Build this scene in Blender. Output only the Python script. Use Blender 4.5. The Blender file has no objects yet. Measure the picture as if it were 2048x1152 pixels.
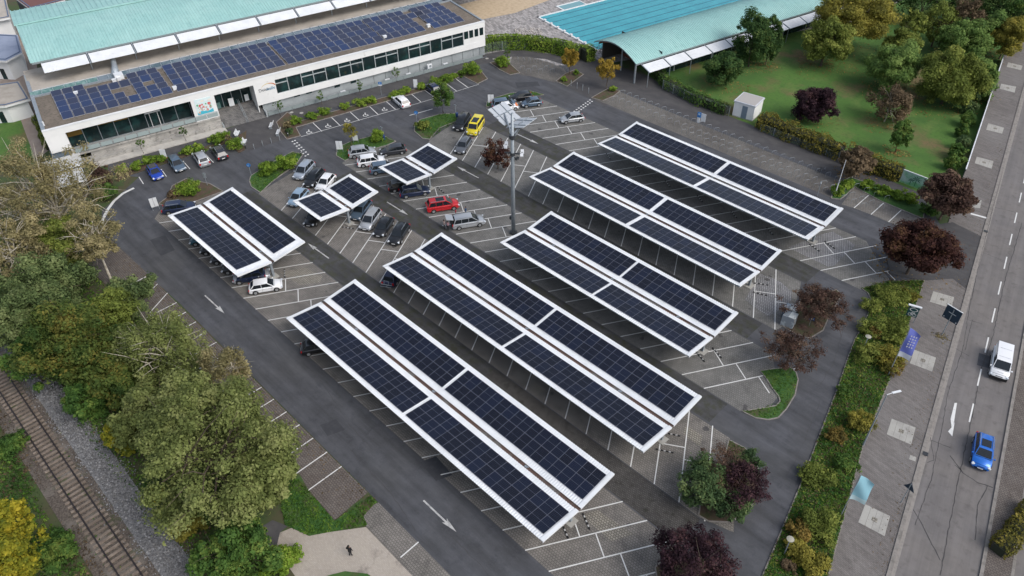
import bpy, bmesh, math, random
import numpy as np
from mathutils import Vector, Matrix
from mathutils.geometry import tessellate_polygon
random.seed(7)
rng = np.random.default_rng(7)
SC = bpy.context.scene
COL = SC.collection
# ------------------------------------------------------------------ camera, sky, sun, exposure
# world frame: X runs along the car park rows, Y across them, metres, ground at z = 0
CAMZ = 63.6
FPX = 1507.8
R_ = Vector((0.70858965, 0.70554113, -0.01060278))
U_ = Vector((-0.45455218, 0.46790619, 0.75792224))
W_ = Vector((-0.53970642, 0.53223634, -0.65225874))
cam_d = bpy.data.cameras.new('camera')
cam = bpy.data.objects.new('camera', cam_d); COL.objects.link(cam)
m3 = Matrix((R_, U_, -W_)).transposed()
cam.matrix_world = Matrix.Translation((0, 0, CAMZ)) @ m3.to_4x4()
cam_d.sensor_width = 36.0; cam_d.lens = 36.0 * FPX / 2048.0
cam_d.clip_start = 1.0; cam_d.clip_end = 3000.0
SC.camera = cam
world = bpy.data.worlds.new('World'); SC.world = world; world.use_nodes = True
wn = world.node_tree.nodes; wl = world.node_tree.links
bg = wn['Background']
sky = wn.new('ShaderNodeTexSky'); sky.sky_type = 'NISHITA'; sky.sun_disc = False
SUN_EL, SUN_AZ = math.radians(46), math.radians(12)
sky.sun_elevation = SUN_EL; sky.sun_rotation = math.radians(90) - SUN_AZ
sky.dust_density = 3.0; sky.ozone_density = 1.0; sky.air_density = 1.0
hsv = wn.new('ShaderNodeHueSaturation'); hsv.inputs['Saturation'].default_value = 0.62
wl.new(sky.outputs[0], hsv.inputs['Color']); wl.new(hsv.outputs[0], bg.inputs['Color'])
bg.inputs['Strength'].default_value = 0.15
sun_d = bpy.data.lights.new('sun', 'SUN'); sun_d.energy = 1.05; sun_d.angle = math.radians(32); sun_d.color = (1.0, 0.98, 0.955)
sun = bpy.data.objects.new('sun', sun_d); COL.objects.link(sun)
sdir = Vector((math.cos(SUN_EL) * math.cos(SUN_AZ), math.cos(SUN_EL) * math.sin(SUN_AZ), math.sin(SUN_EL)))
sun.rotation_euler = (-sdir).to_track_quat('-Z', 'Y').to_euler()
SC.view_settings.view_transform = 'Standard'; SC.view_settings.look = 'None'
SC.view_settings.exposure = 0.40; SC.view_settings.gamma = 1.0
SC.view_settings.use_curve_mapping = False
SC.cycles.max_bounces = 6; SC.cycles.diffuse_bounces = 3; SC.cycles.glossy_bounces = 3
SC.cycles.use_denoising = True

# ------------------------------------------------------------------ survey: photo point + height -> metres on site
def P(px, py, z=0.0):
    d = W_ + R_ * ((px - 1024) / FPX) + U_ * ((576 - py) / FPX)
    t = (CAMZ - z) / -d.z
    return Vector((d.x * t, d.y * t, z))
def ppm(px, py, z=0.0):
    p = P(px, py, z) - Vector((0, 0, CAMZ)); return FPX / p.dot(W_)
def heading(a, b, z=0.0):
    v = P(*b, z) - P(*a, z); return math.atan2(v.y, v.x)

# ------------------------------------------------------------------ materials
def S2L(c):
    return tuple((x / 12.92 if x <= 0.04045 else ((x + 0.055) / 1.055) ** 2.4) for x in (v / 255 for v in c))
MATS = {}
def mat(name, col, rough=0.7, metal=0.0, spec=0.5, noise=None, bump=None, coat=0.0):
    """noise = list of (scale, color, lo, hi, detail) masks mixed over the base"""
    if name in MATS: return MATS[name]
    m = bpy.data.materials.new(name); m.use_nodes = True; MATS[name] = m
    nt = m.node_tree; n = nt.nodes; l = nt.links; b = n['Principled BSDF']
    b.inputs['Roughness'].default_value = rough; b.inputs['Metallic'].default_value = metal
    b.inputs['Specular IOR Level'].default_value = spec
    if coat: b.inputs['Coat Weight'].default_value = coat; b.inputs['Coat Roughness'].default_value = 0.08
    b.inputs['Base Color'].default_value = (*col, 1)
    if noise or bump:
        geo = n.new('ShaderNodeNewGeometry')
    if noise:
        cur = None
        for (sc, c2, lo, hi, det) in noise:
            t = n.new('ShaderNodeTexNoise'); t.inputs['Scale'].default_value = sc; t.inputs['Detail'].default_value = det
            t.inputs['Roughness'].default_value = 0.62
            l.new(geo.outputs['Position'], t.inputs['Vector'])
            r = n.new('ShaderNodeMapRange'); r.inputs[1].default_value = lo; r.inputs[2].default_value = hi
            l.new(t.outputs['Fac'], r.inputs[0])
            mx = n.new('ShaderNodeMix'); mx.data_type = 'RGBA'
            l.new(r.outputs[0], mx.inputs[0])
            if cur is None: mx.inputs[6].default_value = (*col, 1)
            else: l.new(cur, mx.inputs[6])
            mx.inputs[7].default_value = (*c2, 1); cur = mx.outputs[2]
        l.new(cur, b.inputs['Base Color'])
    if bump:
        t = n.new('ShaderNodeTexNoise'); t.inputs['Scale'].default_value = bump[0]; t.inputs['Detail'].default_value = 3
        l.new(geo.outputs['Position'], t.inputs['Vector'])
        bp = n.new('ShaderNodeBump'); bp.inputs['Strength'].default_value = bump[1]; bp.inputs['Distance'].default_value = 0.05
        l.new(t.outputs['Fac'], bp.inputs['Height']); l.new(bp.outputs[0], b.inputs['Normal'])
    return m
def add_pavers(m, w=0.24, h=0.24, joint=0.02, dark=0.45, rot=0.0, vary=0.25, fade=1.0):
    """multiply a staggered paver pattern (world metres) into the base colour; fine joints and tone changes only"""
    nt = m.node_tree; n = nt.nodes; l = nt.links; b = n['Principled BSDF']
    geo = n.new('ShaderNodeNewGeometry'); mp = n.new('ShaderNodeMapping'); mp.inputs['Rotation'].default_value = (0, 0, rot)
    l.new(geo.outputs['Position'], mp.inputs['Vector'])
    br = n.new('ShaderNodeTexBrick'); br.inputs['Scale'].default_value = 1.0
    br.inputs['Brick Width'].default_value = w; br.inputs['Row Height'].default_value = h
    br.inputs['Mortar Size'].default_value = joint; br.inputs['Mortar Smooth'].default_value = 0.3
    br.inputs['Color1'].default_value = (1 - vary,) * 3 + (1,); br.inputs['Color2'].default_value = (1 + vary,) * 3 + (1,)
    br.inputs['Mortar'].default_value = (dark,) * 3 + (1,)
    l.new(mp.outputs[0], br.inputs['Vector'])
    mx = n.new('ShaderNodeMix'); mx.data_type = 'RGBA'; mx.blend_type = 'MULTIPLY'; mx.inputs[0].default_value = fade
    src = b.inputs['Base Color'].links
    if src: l.new(src[0].from_socket, mx.inputs[6])
    else: mx.inputs[6].default_value = b.inputs['Base Color'].default_value
    l.new(br.outputs['Color'], mx.inputs[7]); l.new(mx.outputs[2], b.inputs['Base Color'])
    return m
def leafmat(name, c1, c2, c3=None, scale=0.45):
    if name in MATS: return MATS[name]
    m = bpy.data.materials.new(name); m.use_nodes = True; MATS[name] = m
    nt = m.node_tree; n = nt.nodes; l = nt.links; b = n['Principled BSDF']
    b.inputs['Roughness'].default_value = 0.75; b.inputs['Specular IOR Level'].default_value = 0.2
    geo = n.new('ShaderNodeNewGeometry'); t = n.new('ShaderNodeTexNoise'); t.inputs['Scale'].default_value = scale; t.inputs['Detail'].default_value = 4
    l.new(geo.outputs['Position'], t.inputs['Vector'])
    at = n.new('ShaderNodeAttribute'); at.attribute_name = 'leaf'
    ad = n.new('ShaderNodeMath'); ad.operation = 'MULTIPLY_ADD'; ad.inputs[1].default_value = 0.55
    l.new(at.outputs['Fac'], ad.inputs[0]); 
    mr = n.new('ShaderNodeMapRange'); mr.inputs[1].default_value = 0.3; mr.inputs[2].default_value = 0.7; mr.inputs[4].default_value = 0.6
    mr.inputs[3].default_value = -0.1
    l.new(t.outputs['Fac'], mr.inputs[0]); l.new(mr.outputs[0], ad.inputs[2])
    cr = n.new('ShaderNodeValToRGB'); e = cr.color_ramp.elements
    e[0].position = 0.1; e[0].color = (*c1, 1); e[1].position = 0.6; e[1].color = (*c2, 1)
    if c3: k = e.new(0.92); k.color = (*c3, 1)
    l.new(ad.outputs[0], cr.inputs[0]); l.new(cr.outputs[0], b.inputs['Base Color'])
    tr = n.new('ShaderNodeBsdfTranslucent'); l.new(cr.outputs[0], tr.inputs['Color'])
    ms = n.new('ShaderNodeMixShader'); ms.inputs[0].default_value = 0.25
    l.new(b.outputs[0], ms.inputs[1]); l.new(tr.outputs[0], ms.inputs[2]); l.new(ms.outputs[0], n['Material Output'].inputs['Surface'])
    return m

asphalt = mat('asphalt', (0.060, 0.062, 0.068), 0.85, noise=[(0.12, (0.074, 0.077, 0.087), .42, .66, 4), (0.9, (0.046, 0.048, 0.055), .52, .7, 6), (6.0, (0.080, 0.083, 0.092), .5, .85, 5), (0.05, (0.064, 0.065, 0.068), .5, .62, 3)])
asphalt_aisle = mat('asphalt_aisle_moss', (0.045, 0.045, 0.046), 0.88, noise=[(0.35, (0.068, 0.068, 0.07), .45, .7, 5), (0.9, (0.040, 0.042, 0.028), .46, .62, 6), (2.5, (0.022, 0.022, 0.018), .58, .74, 6)])
asphalt_foot = mat('asphalt_footway', (0.06, 0.058, 0.06), 0.9, noise=[(0.4, (0.085, 0.082, 0.08), .45, .72, 6), (3.0, (0.045, 0.044, 0.045), .55, .8, 5)])
asphalt_road = mat('asphalt_main_road', (0.148, 0.138, 0.134), 0.85, noise=[(0.15, (0.155, 0.142, 0.133), .4, .65, 4), (1.1, (0.105, 0.095, 0.09), .54, .74, 6), (8.0, (0.17, 0.155, 0.15), .55, .85, 4)])
paver_bay = add_pavers(mat('paver_bay', (0.18, 0.166, 0.15), 0.88, noise=[(0.16, (0.20, 0.185, 0.165), .42, .64, 5), (0.7, (0.125, 0.116, 0.106), .5, .7, 6), (4.0, (0.205, 0.192, 0.17), .5, .8, 4)]), 0.26, 0.25, 0.032, 0.56, vary=0.12)
paver_bay_cool = add_pavers(mat('paver_bay_cool', (0.162, 0.158, 0.148), 0.88, noise=[(0.16, (0.18, 0.176, 0.164), .42, .64, 5), (0.7, (0.120, 0.118, 0.11), .5, .7, 6)]), 0.26, 0.25, 0.032, 0.6, vary=0.12)
paver_light = add_pavers(mat('paver_light', (0.26, 0.24, 0.20), 0.88, noise=[(0.5, (0.20, 0.185, 0.16), .45, .7, 5)]), 0.26, 0.25, 0.04, 0.42, vary=0.18)
paver_grid = add_pavers(mat('paver_grid', (0.33, 0.33, 0.34), 0.88, noise=[(0.6, (0.24, 0.24, 0.24), .45, .7, 5)]), 0.26, 0.25, 0.06, 0.30, vary=0.12)
paver_brown = add_pavers(mat('paver_brown', (0.125, 0.105, 0.092), 0.9, noise=[(0.25, (0.155, 0.135, 0.12), .42, .66, 5), (1.4, (0.085, 0.068, 0.058), .52, .72, 6)]), 0.3, 0.24, 0.03, 0.5, vary=0.12)
paver_aisle = add_pavers(mat('paver_aisle_dark', (0.062, 0.058, 0.054), 0.9, noise=[(0.5, (0.08, 0.075, 0.07), .42, .66, 5), (1.4, (0.03, 0.03, 0.022), .52, .7, 6)]), 0.22, 0.2, 0.03, 0.5, vary=0.2)
paver_tan = add_pavers(mat('paver_tan', (0.40, 0.355, 0.30), 0.9, noise=[(0.15, (0.33, 0.29, 0.245), .4, .62, 5), (1.2, (0.42, 0.375, 0.325), .5, .75, 5), (.5, (.24, .21, .18), .58, .7, 5)]), 0.22, 0.11, 0.012, 0.75, vary=0.07)
paver_bike = add_pavers(mat('paver_bike', (0.175, 0.165, 0.15), 0.92, noise=[(0.12, (0.12, 0.11, 0.10), .42, .62, 4), (0.8, (0.20, 0.185, 0.165), .52, .7, 6), (3.0, (0.10, 0.09, 0.075), .55, .72, 6)]), 0.24, 0.16, 0.03, 0.5, vary=0.15)
paver_side = add_pavers(mat('paver_sidewalk', (0.150, 0.136, 0.128), 0.9, noise=[(0.2, (0.18, 0.165, 0.155), .42, .66, 4), (1.2, (0.12, 0.107, 0.10), .5, .72, 6), (0.06, (0.175, 0.163, 0.155), .5, .62, 3)]), 0.34, 0.17, 0.02, 0.72, rot=math.radians(15), vary=0.09)
paver_pool = add_pavers(mat('paver_pool_deck', (0.33, 0.31, 0.30), 0.9, noise=[(0.5, (0.26, 0.25, 0.245), .45, .66, 5)]), 0.8, 0.4, 0.03, 0.7, rot=0.4, vary=0.35)
concrete = mat('concrete', (0.36, 0.35, 0.32), 0.85, noise=[(0.7, (0.27, 0.26, 0.24), .45, .7, 6), (5.0, (0.42, 0.41, 0.38), .55, .8, 4)])
concrete_wall = mat('concrete_wall_weathered', (0.40, 0.385, 0.355), 0.85, noise=[(0.5, (0.29, 0.28, 0.26), .42, .62, 6), (1.6, (0.13, 0.125, 0.115), .54, .70, 6)])
kerbmat = mat('kerb_stone', (0.24, 0.22, 0.20), 0.85, noise=[(1.5, (0.15, 0.14, 0.125), .45, .7, 5)])
paint_worn = mat('worn_line_paint', (0.46, 0.46, 0.45), 0.75, noise=[(2.2, (0.20, 0.20, 0.20), .5, .68, 6)])
paint_white = mat('line_paint', (0.66, 0.66, 0.64), 0.7, noise=[(3.0, (0.42, 0.41, 0.39), .56, .76, 6)])
soil = mat('ground_soil_grass', (0.05, 0.075, 0.022), 0.95, noise=[(0.12, (0.075, 0.06, 0.035), .42, .6, 5), (0.5, (0.035, 0.085, 0.018), .5, .68, 6), (1.8, (0.03, 0.03, 0.018), .56, .75, 6)])
lawn = mat('lawn_grass', (0.070, 0.155, 0.024), 0.95, noise=[(0.08, (0.048, 0.118, 0.020), .4, .6, 4), (0.20, (0.105, 0.165, 0.036), .5, .66, 6), (0.09, (0.15, 0.11, 0.05), .54, .66, 6), (2.0, (0.042, 0.095, 0.018), .5, .75, 6)], bump=(9, .5))
bed = mat('bed_soil', (0.085, 0.055, 0.038), 0.95, noise=[(0.8, (0.05, 0.06, 0.022), .45, .62, 5), (3.0, (0.13, 0.09, 0.06), .55, .75, 6)])
verge = mat('verge_grass', (0.035, 0.10, 0.018), 0.95, noise=[(0.35, (0.06, 0.115, 0.025), .45, .65, 5), (0.22, (0.07, 0.06, 0.03), .54, .66, 5), (2.5, (0.022, 0.065, 0.014), .5, .75, 6)], bump=(7, .6))
ballast_grey = mat('ballast_grey', (0.19, 0.19, 0.195), 0.9, noise=[(5, (0.11, 0.11, 0.11), .45, .62, 6), (0.5, (0.17, 0.17, 0.165), .5, .7, 4)], bump=(9, 1))
ballast_brown = mat('ballast_brown', (0.13, 0.108, 0.088), 0.92, noise=[(5, (0.06, 0.048, 0.04), .40, .60, 6), (0.35, (0.17, 0.15, 0.13), .5, .66, 5), (0.6, (0.06, 0.075, 0.03), .56, .7, 5)], bump=(9, 1))
white_metal = mat('white_coated_metal', (0.70, 0.72, 0.735), 0.45, noise=[(0.5, (0.62, 0.64, 0.655), .45, .7, 5), (2.5, (0.55, 0.56, 0.55), .62, .78, 5)])
white_render = mat('white_render', (0.74, 0.745, 0.735), 0.8, noise=[(0.3, (0.68, 0.685, 0.675), .45, .7, 5), (1.5, (0.58, 0.58, 0.56), .62, .76, 5)])
grey_render = mat('grey_render', (0.33, 0.36, 0.37), 0.8, noise=[(0.5, (0.28, 0.30, 0.31), .45, .7, 5)])
galv = mat('galvanised_steel', (0.33, 0.37, 0.40), 0.5, 0.4, noise=[(3, (0.25, 0.28, 0.31), .45, .7, 4)])
steel_dark = mat('dark_steel', (0.05, 0.055, 0.06), 0.5, 0.3)
gutter_m = mat('gutter_brown', (0.10, 0.058, 0.045), 0.7, noise=[(0.25, (0.13, 0.12, 0.11), .52, .56, 2), (2, (0.06, 0.035, 0.028), .5, .7, 4)])
pv_frame = mat('pv_frame', (0.105, 0.112, 0.14), 0.5, 0.0)
rooffill = mat('roof_gravel', (0.15, 0.125, 0.10), 0.95, noise=[(0.4, (0.20, 0.165, 0.13), .45, .66, 5), (2.2, (0.08, 0.07, 0.05), .5, .7, 6)])
beige_roof = mat('beige_roof', (0.42, 0.38, 0.33), 0.9, noise=[(0.4, (0.32, 0.29, 0.25), .45, .66, 5)])
teal = mat('teal_copper_roof', (0.285, 0.50, 0.475), 0.55, noise=[(0.15, (0.33, 0.54, 0.51), .4, .66, 4), (1.0, (0.25, 0.455, 0.43), .52, .72, 6)])
glass_dark = mat('window_glass_dark', (0.010, 0.022, 0.024), 0.08, noise=[(0.5, (0.02, 0.055, 0.055), .5, .66, 3), (1.2, (0.035, 0.04, 0.03), .6, .72, 3)])
glass_amber = mat('window_amber_interior', (0.016, 0.028, 0.028), 0.1, noise=[(0.22, (0.13, 0.08, 0.01), .48, .55, 1)])
glass_green = mat('skylight_glass', (0.10, 0.19, 0.18), 0.15, noise=[(0.9, (0.2, 0.3, 0.29), .45, .65, 2)])
glass_grey = mat('skylight_glass_grey', (0.16, 0.20, 0.23), 0.2, noise=[(0.6, (0.08, 0.12, 0.14), .45, .65, 2)])
black_pl = mat('black_plastic', (0.012, 0.012, 0.013), 0.5)
tyre_m = mat('tyre_rubber', (0.018, 0.018, 0.019), 0.8)
rim_m = mat('rim_alloy', (0.45, 0.46, 0.47), 0.35, 0.6)
carglass = mat('car_glass', (0.012, 0.016, 0.020), 0.05, spec=0.6)
plate_m = mat('number_plate', (0.75, 0.75, 0.74), 0.5)
lamp_m = mat('headlight_glass', (0.62, 0.66, 0.7), 0.1)
tail_m = mat('tail_light_red', (0.45, 0.01, 0.012), 0.2)
bark = mat('bark_brown', (0.10, 0.075, 0.055), 0.9, noise=[(2, (0.06, 0.045, 0.035), .45, .65, 4)])
bark_pale = mat('bark_pale', (0.50, 0.46, 0.38), 0.85, noise=[(2, (0.32, 0.28, 0.21), .45, .65, 4)])
wood_m = mat('sleeper_wood', (0.25, 0.205, 0.165), 0.9, noise=[(3, (0.16, 0.125, 0.10), .42, .62, 5), (0.4, (0.15, 0.12, 0.095), .42, .58, 3)])
rail_m = mat('rail_rust', (0.030, 0.024, 0.024), 0.5, 0.2)
woodchip = mat('timber_deck', (0.52, 0.41, 0.28), 0.85, noise=[(1.2, (0.42, 0.32, 0.21), .45, .66, 5)])

# panel glass: dark cells with fine pale grid, own tone per module
def pv_glass(name, base, alt, rough, ow=0.25, gridc=(0.085, 0.09, 0.12)):
    m = bpy.data.materials.new(name); m.use_nodes = True; MATS[name] = m
    nt = m.node_tree; n = nt.nodes; l = nt.links; b = n['Principled BSDF']
    b.inputs['Roughness'].default_value = rough; b.inputs['Specular IOR Level'].default_value = 0.32
    oi = n.new('ShaderNodeObjectInfo'); mx = n.new('ShaderNodeMix'); mx.data_type = 'RGBA'
    mx.inputs[6].default_value = (*base, 1); mx.inputs[7].default_value = (*alt, 1)
    pw = n.new('ShaderNodeMath'); pw.operation = 'POWER'; pw.inputs[1].default_value = 1.6
    l.new(oi.outputs['Random'], pw.inputs[0]); l.new(pw.outputs[0], mx.inputs[0])
    tc = n.new('ShaderNodeTexCoord'); br = n.new('ShaderNodeTexBrick'); br.offset = 0.0; br.inputs['Scale'].default_value = 1.0
    br.inputs['Brick Width'].default_value = 0.185; br.inputs['Row Height'].default_value = 0.185; br.inputs['Mortar Size'].default_value = 0.006
    l.new(tc.outputs['Object'], br.inputs['Vector']); 
    mx2 = n.new('ShaderNodeMix'); mx2.data_type = 'RGBA'; mx2.inputs[7].default_value = (*gridc, 1)
    l.new(br.outputs['Fac'], mx2.inputs[0]); l.new(mx.outputs[2], mx2.inputs[6]); l.new(mx2.outputs[2], b.inputs['Base Color'])
    return m
pvg = pv_glass('pv_cells_dark', (0.0045, 0.006, 0.013), (0.006, 0.010, 0.026), 0.16, gridc=(0.035, 0.04, 0.055))
pvb = pv_glass('pv_cells_blue', (0.034, 0.040, 0.068), (0.024, 0.044, 0.112), 0.3, gridc=(0.035, 0.048, 0.10))

# ------------------------------------------------------------------ mesh helpers
class MB:
    def __init__(s): s.v = []; s.f = []; s.m = []
    def add(s, vs, fs, mi=0):
        o = len(s.v); s.v += [tuple(v) for v in vs]; s.f += [tuple(i + o for i in f) for f in fs]; s.m += [mi] * len(fs)
    def box(s, c, d, rz=0.0, mi=0, M=None):
        x, y, z = d[0] / 2, d[1] / 2, d[2] / 2
        vs = [Vector((i * x, j * y, k * z)) for i in (-1, 1) for j in (-1, 1) for k in (-1, 1)]
        Mx = Matrix.Rotation(rz, 3, 'Z') if M is None else M
        vs = [Mx @ v + Vector(c) for v in vs]
        s.add(vs, [(0, 1, 3, 2), (4, 6, 7, 5), (0, 4, 5, 1), (2, 3, 7, 6), (0, 2, 6, 4), (1, 5, 7, 3)], mi)
    def bar(s, a, b, w, h=None, mi=0):
        """square bar from a to b"""
        a = Vector(a); b = Vector(b); h = h or w; d = (b - a)
        if d.length < 1e-6: return
        q = d.to_track_quat('X', 'Z').to_matrix(); s.box((a + b) / 2, (d.length, w, h), mi=mi, M=q)
    def tube(s, pts, rs, n=6, mi=0, cap=True):
        pts = [Vector(p) for p in pts]; rings = []
        base = len(s.v)
        for i, p in enumerate(pts):
            d = (pts[min(i + 1, len(pts) - 1)] - pts[max(i - 1, 0)])
            q = d.to_track_quat('Z', 'Y').to_matrix(); r = rs[i] if hasattr(rs, '__len__') else rs
            for k in range(n):
                a = 2 * math.pi * k / n; s.v.append(tuple(p + q @ Vector((r * math.cos(a), r * math.sin(a), 0))))
        for i in range(len(pts) - 1):
            for k in range(n):
                a = base + i * n + k; b2 = base + i * n + (k + 1) % n
                s.f.append((a, b2, b2 + n, a + n)); s.m.append(mi)
        if cap:
            s.f.append(tuple(base + k for k in reversed(range(n)))); s.m.append(mi)
            s.f.append(tuple(base + (len(pts) - 1) * n + k for k in range(n))); s.m.append(mi)
    def prism(s, poly, z0, z1, mi=0, mi_side=None):
        """poly list of (x,y)"""
        n = len(poly); ms = mi if mi_side is None else mi_side
        tris = tessellate_polygon([[Vector((x, y, 0)) for x, y in poly]])
        area = sum(poly[i][0] * poly[(i + 1) % n][1] - poly[(i + 1) % n][0] * poly[i][1] for i in range(n))
        o = len(s.v); s.v += [(x, y, z1) for x, y in poly] + [(x, y, z0) for x, y in poly]
        for t in tris:
            a, b, c = (Vector(poly[i]) for i in t)
            if (b - a).cross(c - a) < 0: t = (t[0], t[2], t[1])
            s.f.append((t[0] + o, t[1] + o, t[2] + o)); s.m.append(mi)
        if abs(z1 - z0) > 1e-6:
            for i in range(n):
                j = (i + 1) % n
                f = (o + i, o + n + i, o + n + j, o + j) if area > 0 else (o + j, o + n + j, o + n + i, o + i)
                s.f.append(f); s.m.append(ms)
    def cyl(s, c, r, h, n=12, mi=0, axis='Z'):
        c = Vector(c); e = {'Z': Vector((0, 0, h / 2)), 'Y': Vector((0, h / 2, 0)), 'X': Vector((h / 2, 0, 0))}[axis]
        s.tube([c - e, c + e], r, n, mi)
    def mesh(s, name, mats, smooth=False):
        me = bpy.data.meshes.new(name); me.from_pydata(s.v, [], s.f)
        for m in (mats if isinstance(mats, (list, tuple)) else [mats]): me.materials.append(m)
        me.polygons.foreach_set('material_index', s.m)
        if smooth:
            me.polygons.foreach_set('use_smooth', [True] * len(s.f))
        me.update(); return me
    def build(s, name, mats, parent=None, smooth=False, **kw):
        return obj(name, s.mesh(name, mats, smooth), parent, **kw)
def obj(name, me, parent=None, loc=None, rz=None, label=None, cat=None, group=None, kind=None, M=None):
    o = bpy.data.objects.new(name, me); COL.objects.link(o)
    if parent: o.parent = parent
    if M is not None: o.matrix_basis = M
    if loc is not None: o.location = loc
    if rz is not None: o.rotation_euler = (0, 0, rz)
    tag(o, label, cat, group, kind); return o
def tag(o, label=None, cat=None, group=None, kind=None):
    if label: o['label'] = label
    if cat: o['category'] = cat
    if group: o['group'] = group
    if kind: o['kind'] = kind
    return o
def thing(name, loc, rz=0.0, label=None, cat=None, group=None):
    o = bpy.data.objects.new(name, None); COL.objects.link(o); o.location = loc; o.rotation_euler = (0, 0, rz)
    o.empty_display_size = 0.3
    return tag(o, label, cat, group)
def pix(pts, z=0.0): return [tuple(P(x, y, z)[:2]) for x, y in pts]
def sheet(name, poly, z, m, kind='structure', label=None, z0=None):
    b = MB(); b.prism(poly, z if z0 is None else z0, z); return b.build(name, m, kind=kind, label=label)

# ------------------------------------------------------------------ ground and paved surfaces
sheet('ground', [(-900, -700), (600, -700), (600, 1100), (-900, 1100)], -0.03, soil)
lotp = pix([(278, 354), (205, 420), (200, 455), (213, 468), (277, 534), (297, 551)]) + [(-80.7, 20.3), (-40.5, 20.15), (-25, 20.0), (-8, 20.0), (-7.5, 36)] + \
    pix([(1500, 1230), (1525, 1152), (1556, 1078), (1603, 965), (1636, 878), (1679, 767), (1693, 724), (1709, 681), (1726, 651), (1741, 617), (1743, 601), (1736, 587), (1723, 577), (1780, 560), (1850, 562), (1905, 600), (1936, 584), (1969, 471), (1975, 440), (1960, 432), (1880, 448), (1839, 385),
         (1736, 343), (1536, 267), (1497, 247), (1391, 207), (1331, 177), (1301, 153), (1190, 118), (1100, 108), (1032, 97), (970, 108), (949, 116), (719, 173), (534, 231), (440, 262), (217, 316), (215, 350)])
sheet('car_park_road', lotp, 0.0, asphalt)
footp = pix([(213, 318), (440, 262), (534, 231), (719, 173), (949, 116), (970, 108), (1032, 97), (1100, 108), (1190, 118), (1301, 153), (1331, 177), (1391, 207), (1497, 247), (1536, 267), (1736, 343), (1839, 385), (1835, 405), (1676, 353), (1536, 297), (1407, 247), (1314, 210), (1237, 180), (1211, 213), (1181, 197), (1134, 173), (1150, 146), (1130, 130), (1090, 118), (1024, 113), (990, 125), (960, 128),
                   (900, 152), (820, 172), (740, 196), (640, 222), (600, 262), (572, 278), (493, 303), (490, 262), (330, 310), (230, 330)])
sheet('footpath', footp, 0.004, asphalt_foot)
def band(u0, u1, v0, v1, s0=0.0, s1=0.0): return [(u0, v0), (u1, v0), (u1 + s1, v1), (u0 + s0, v1)]
BAYS = {1: (26.5, 36.8, 6.1, -102.4, -14.0), 2: (40.6, 50.9, -5.9, -93.5, -15.0), 3: (54.65, 64.8, 6.0, -95.5, -19.2), 4: (68.6, 78.9, -5.8, -89.2, -23.0), 5: (82.8, 93.1, 5.8, -91.0, -18.5)}
sheet('parking_bay_paving', pix([(318, 424), (342, 398), (400, 402), (445, 383)]) + [(-99, 36.8), (-10, 36.8), (-10, 26.5), (-101, 26.5)], 0.006, paver_bay)
sheet('parking_bay_paving', [(-95.8, 40.6), (-16.2, 40.6), (-13, 41.5), (-15, 45), (-19.3, 50.7), (-84, 50.9), (-91, 50.9), (-97.5, 48.5), (-96.5, 43)], 0.006, paver_bay)
sheet('parking_bay_paving', [(-94.0, 54.65), (-20.3, 54.65), (-18.5, 56.5), (-18.6, 59.4), (-22.5, 64.8), (-92, 64.8), (-95.5, 62)], 0.006, paver_bay_cool)
sheet('parking_bay_paving', [(-89.5, 69.3), (-88.9, 68.6), (-24.2, 68.6), (-23.8, 71), (-26, 77.5), (-26.6, 78.9), (-88, 78.9), (-91, 76.3)], 0.006, paver_bay_cool)
sheet('parking_bay_paving', [(-90.8, 83.6), (-88.5, 82.8), (-20.4, 82.8), (-18.4, 87), (-24.5, 93.1), (-87, 93.1), (-89.5, 88)], 0.006, paver_bay_cool)
for k, (v0, v1, d, a, b_) in enumerate([(36.92, 40.48, 0, -97.5, -44), (51.02, 54.53, 0, -91, -45), (64.92, 68.48, 0, -88, -26), (79.02, 82.68, 0, -86, -26)]):
    sheet('parking_aisle', band(a, b_, v0, v1), 0.005, asphalt_aisle)
sheet('parking_aisle', band(-43.99, -16, 36.92, 40.48), 0.005, paver_aisle)
sheet('parking_aisle', band(-44.99, -22, 51.02, 54.53), 0.005, asphalt_aisle)
sheet('parking_strip_paving', pix([(213, 470)]) + [(-89, 20.1), (-41.0, 20.1), (-40.8, 16.0), (-52, 16.4), (-89, 15.4), (-97, 15.0)], 0.006, paver_brown)
sheet('parking_strip_paving', pix([(725, 1033), (742, 1012), (757, 1005), (902, 1152), (960, 1215), (880, 1215), (825, 1152), (732, 1053)]), 0.006, paver_bay)
sheet('pavement', pix([(552, 1098), (560, 1065), (585, 1055), (620, 1071), (660, 1064), (732, 1054), (825, 1152), (885, 1222), (600, 1260), (590, 1152)]), 0.004, paver_tan)
sheet('path', pix([(512, 1060), (545, 1040), (575, 1052), (560, 1065), (552, 1096), (515, 1085)]), 0.0, asphalt_foot)
for pl in ([(1577, 495), (1640, 470), (1665, 463), (1711, 490), (1668, 532), (1655, 533)], [(1520, 547), (1560, 563), (1583, 583), (1583, 600), (1548, 628), (1535, 632), (1490, 600)]):
    sheet('light_paving_patch', pix(pl), 0.010, paver_grid)
for pl in ([(1165, 1030), (1195, 1020), (1267, 1068), (1224, 1083), (1185, 1050)], [(1372, 850), (1405, 872), (1400, 893), (1366, 868)], [(560, 545), (610, 535), (645, 552), (640, 565), (600, 570)], [(1150, 795), (1172, 770), (1183, 777), (1175, 800)], [(1060, 776), (1075, 765), (1090, 778), (1072, 792)], [(798, 506), (808, 502), (832, 516), (822, 522)]):
    sheet('light_paving_patch', pix(pl), 0.010, paver_light)
sheet('bike_parking_paving', [(-79.5, 99.7), (-32.8, 99.7), (-33.6, 104.9), (-77.9, 105.2)], 0.006, paver_bike)
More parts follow.
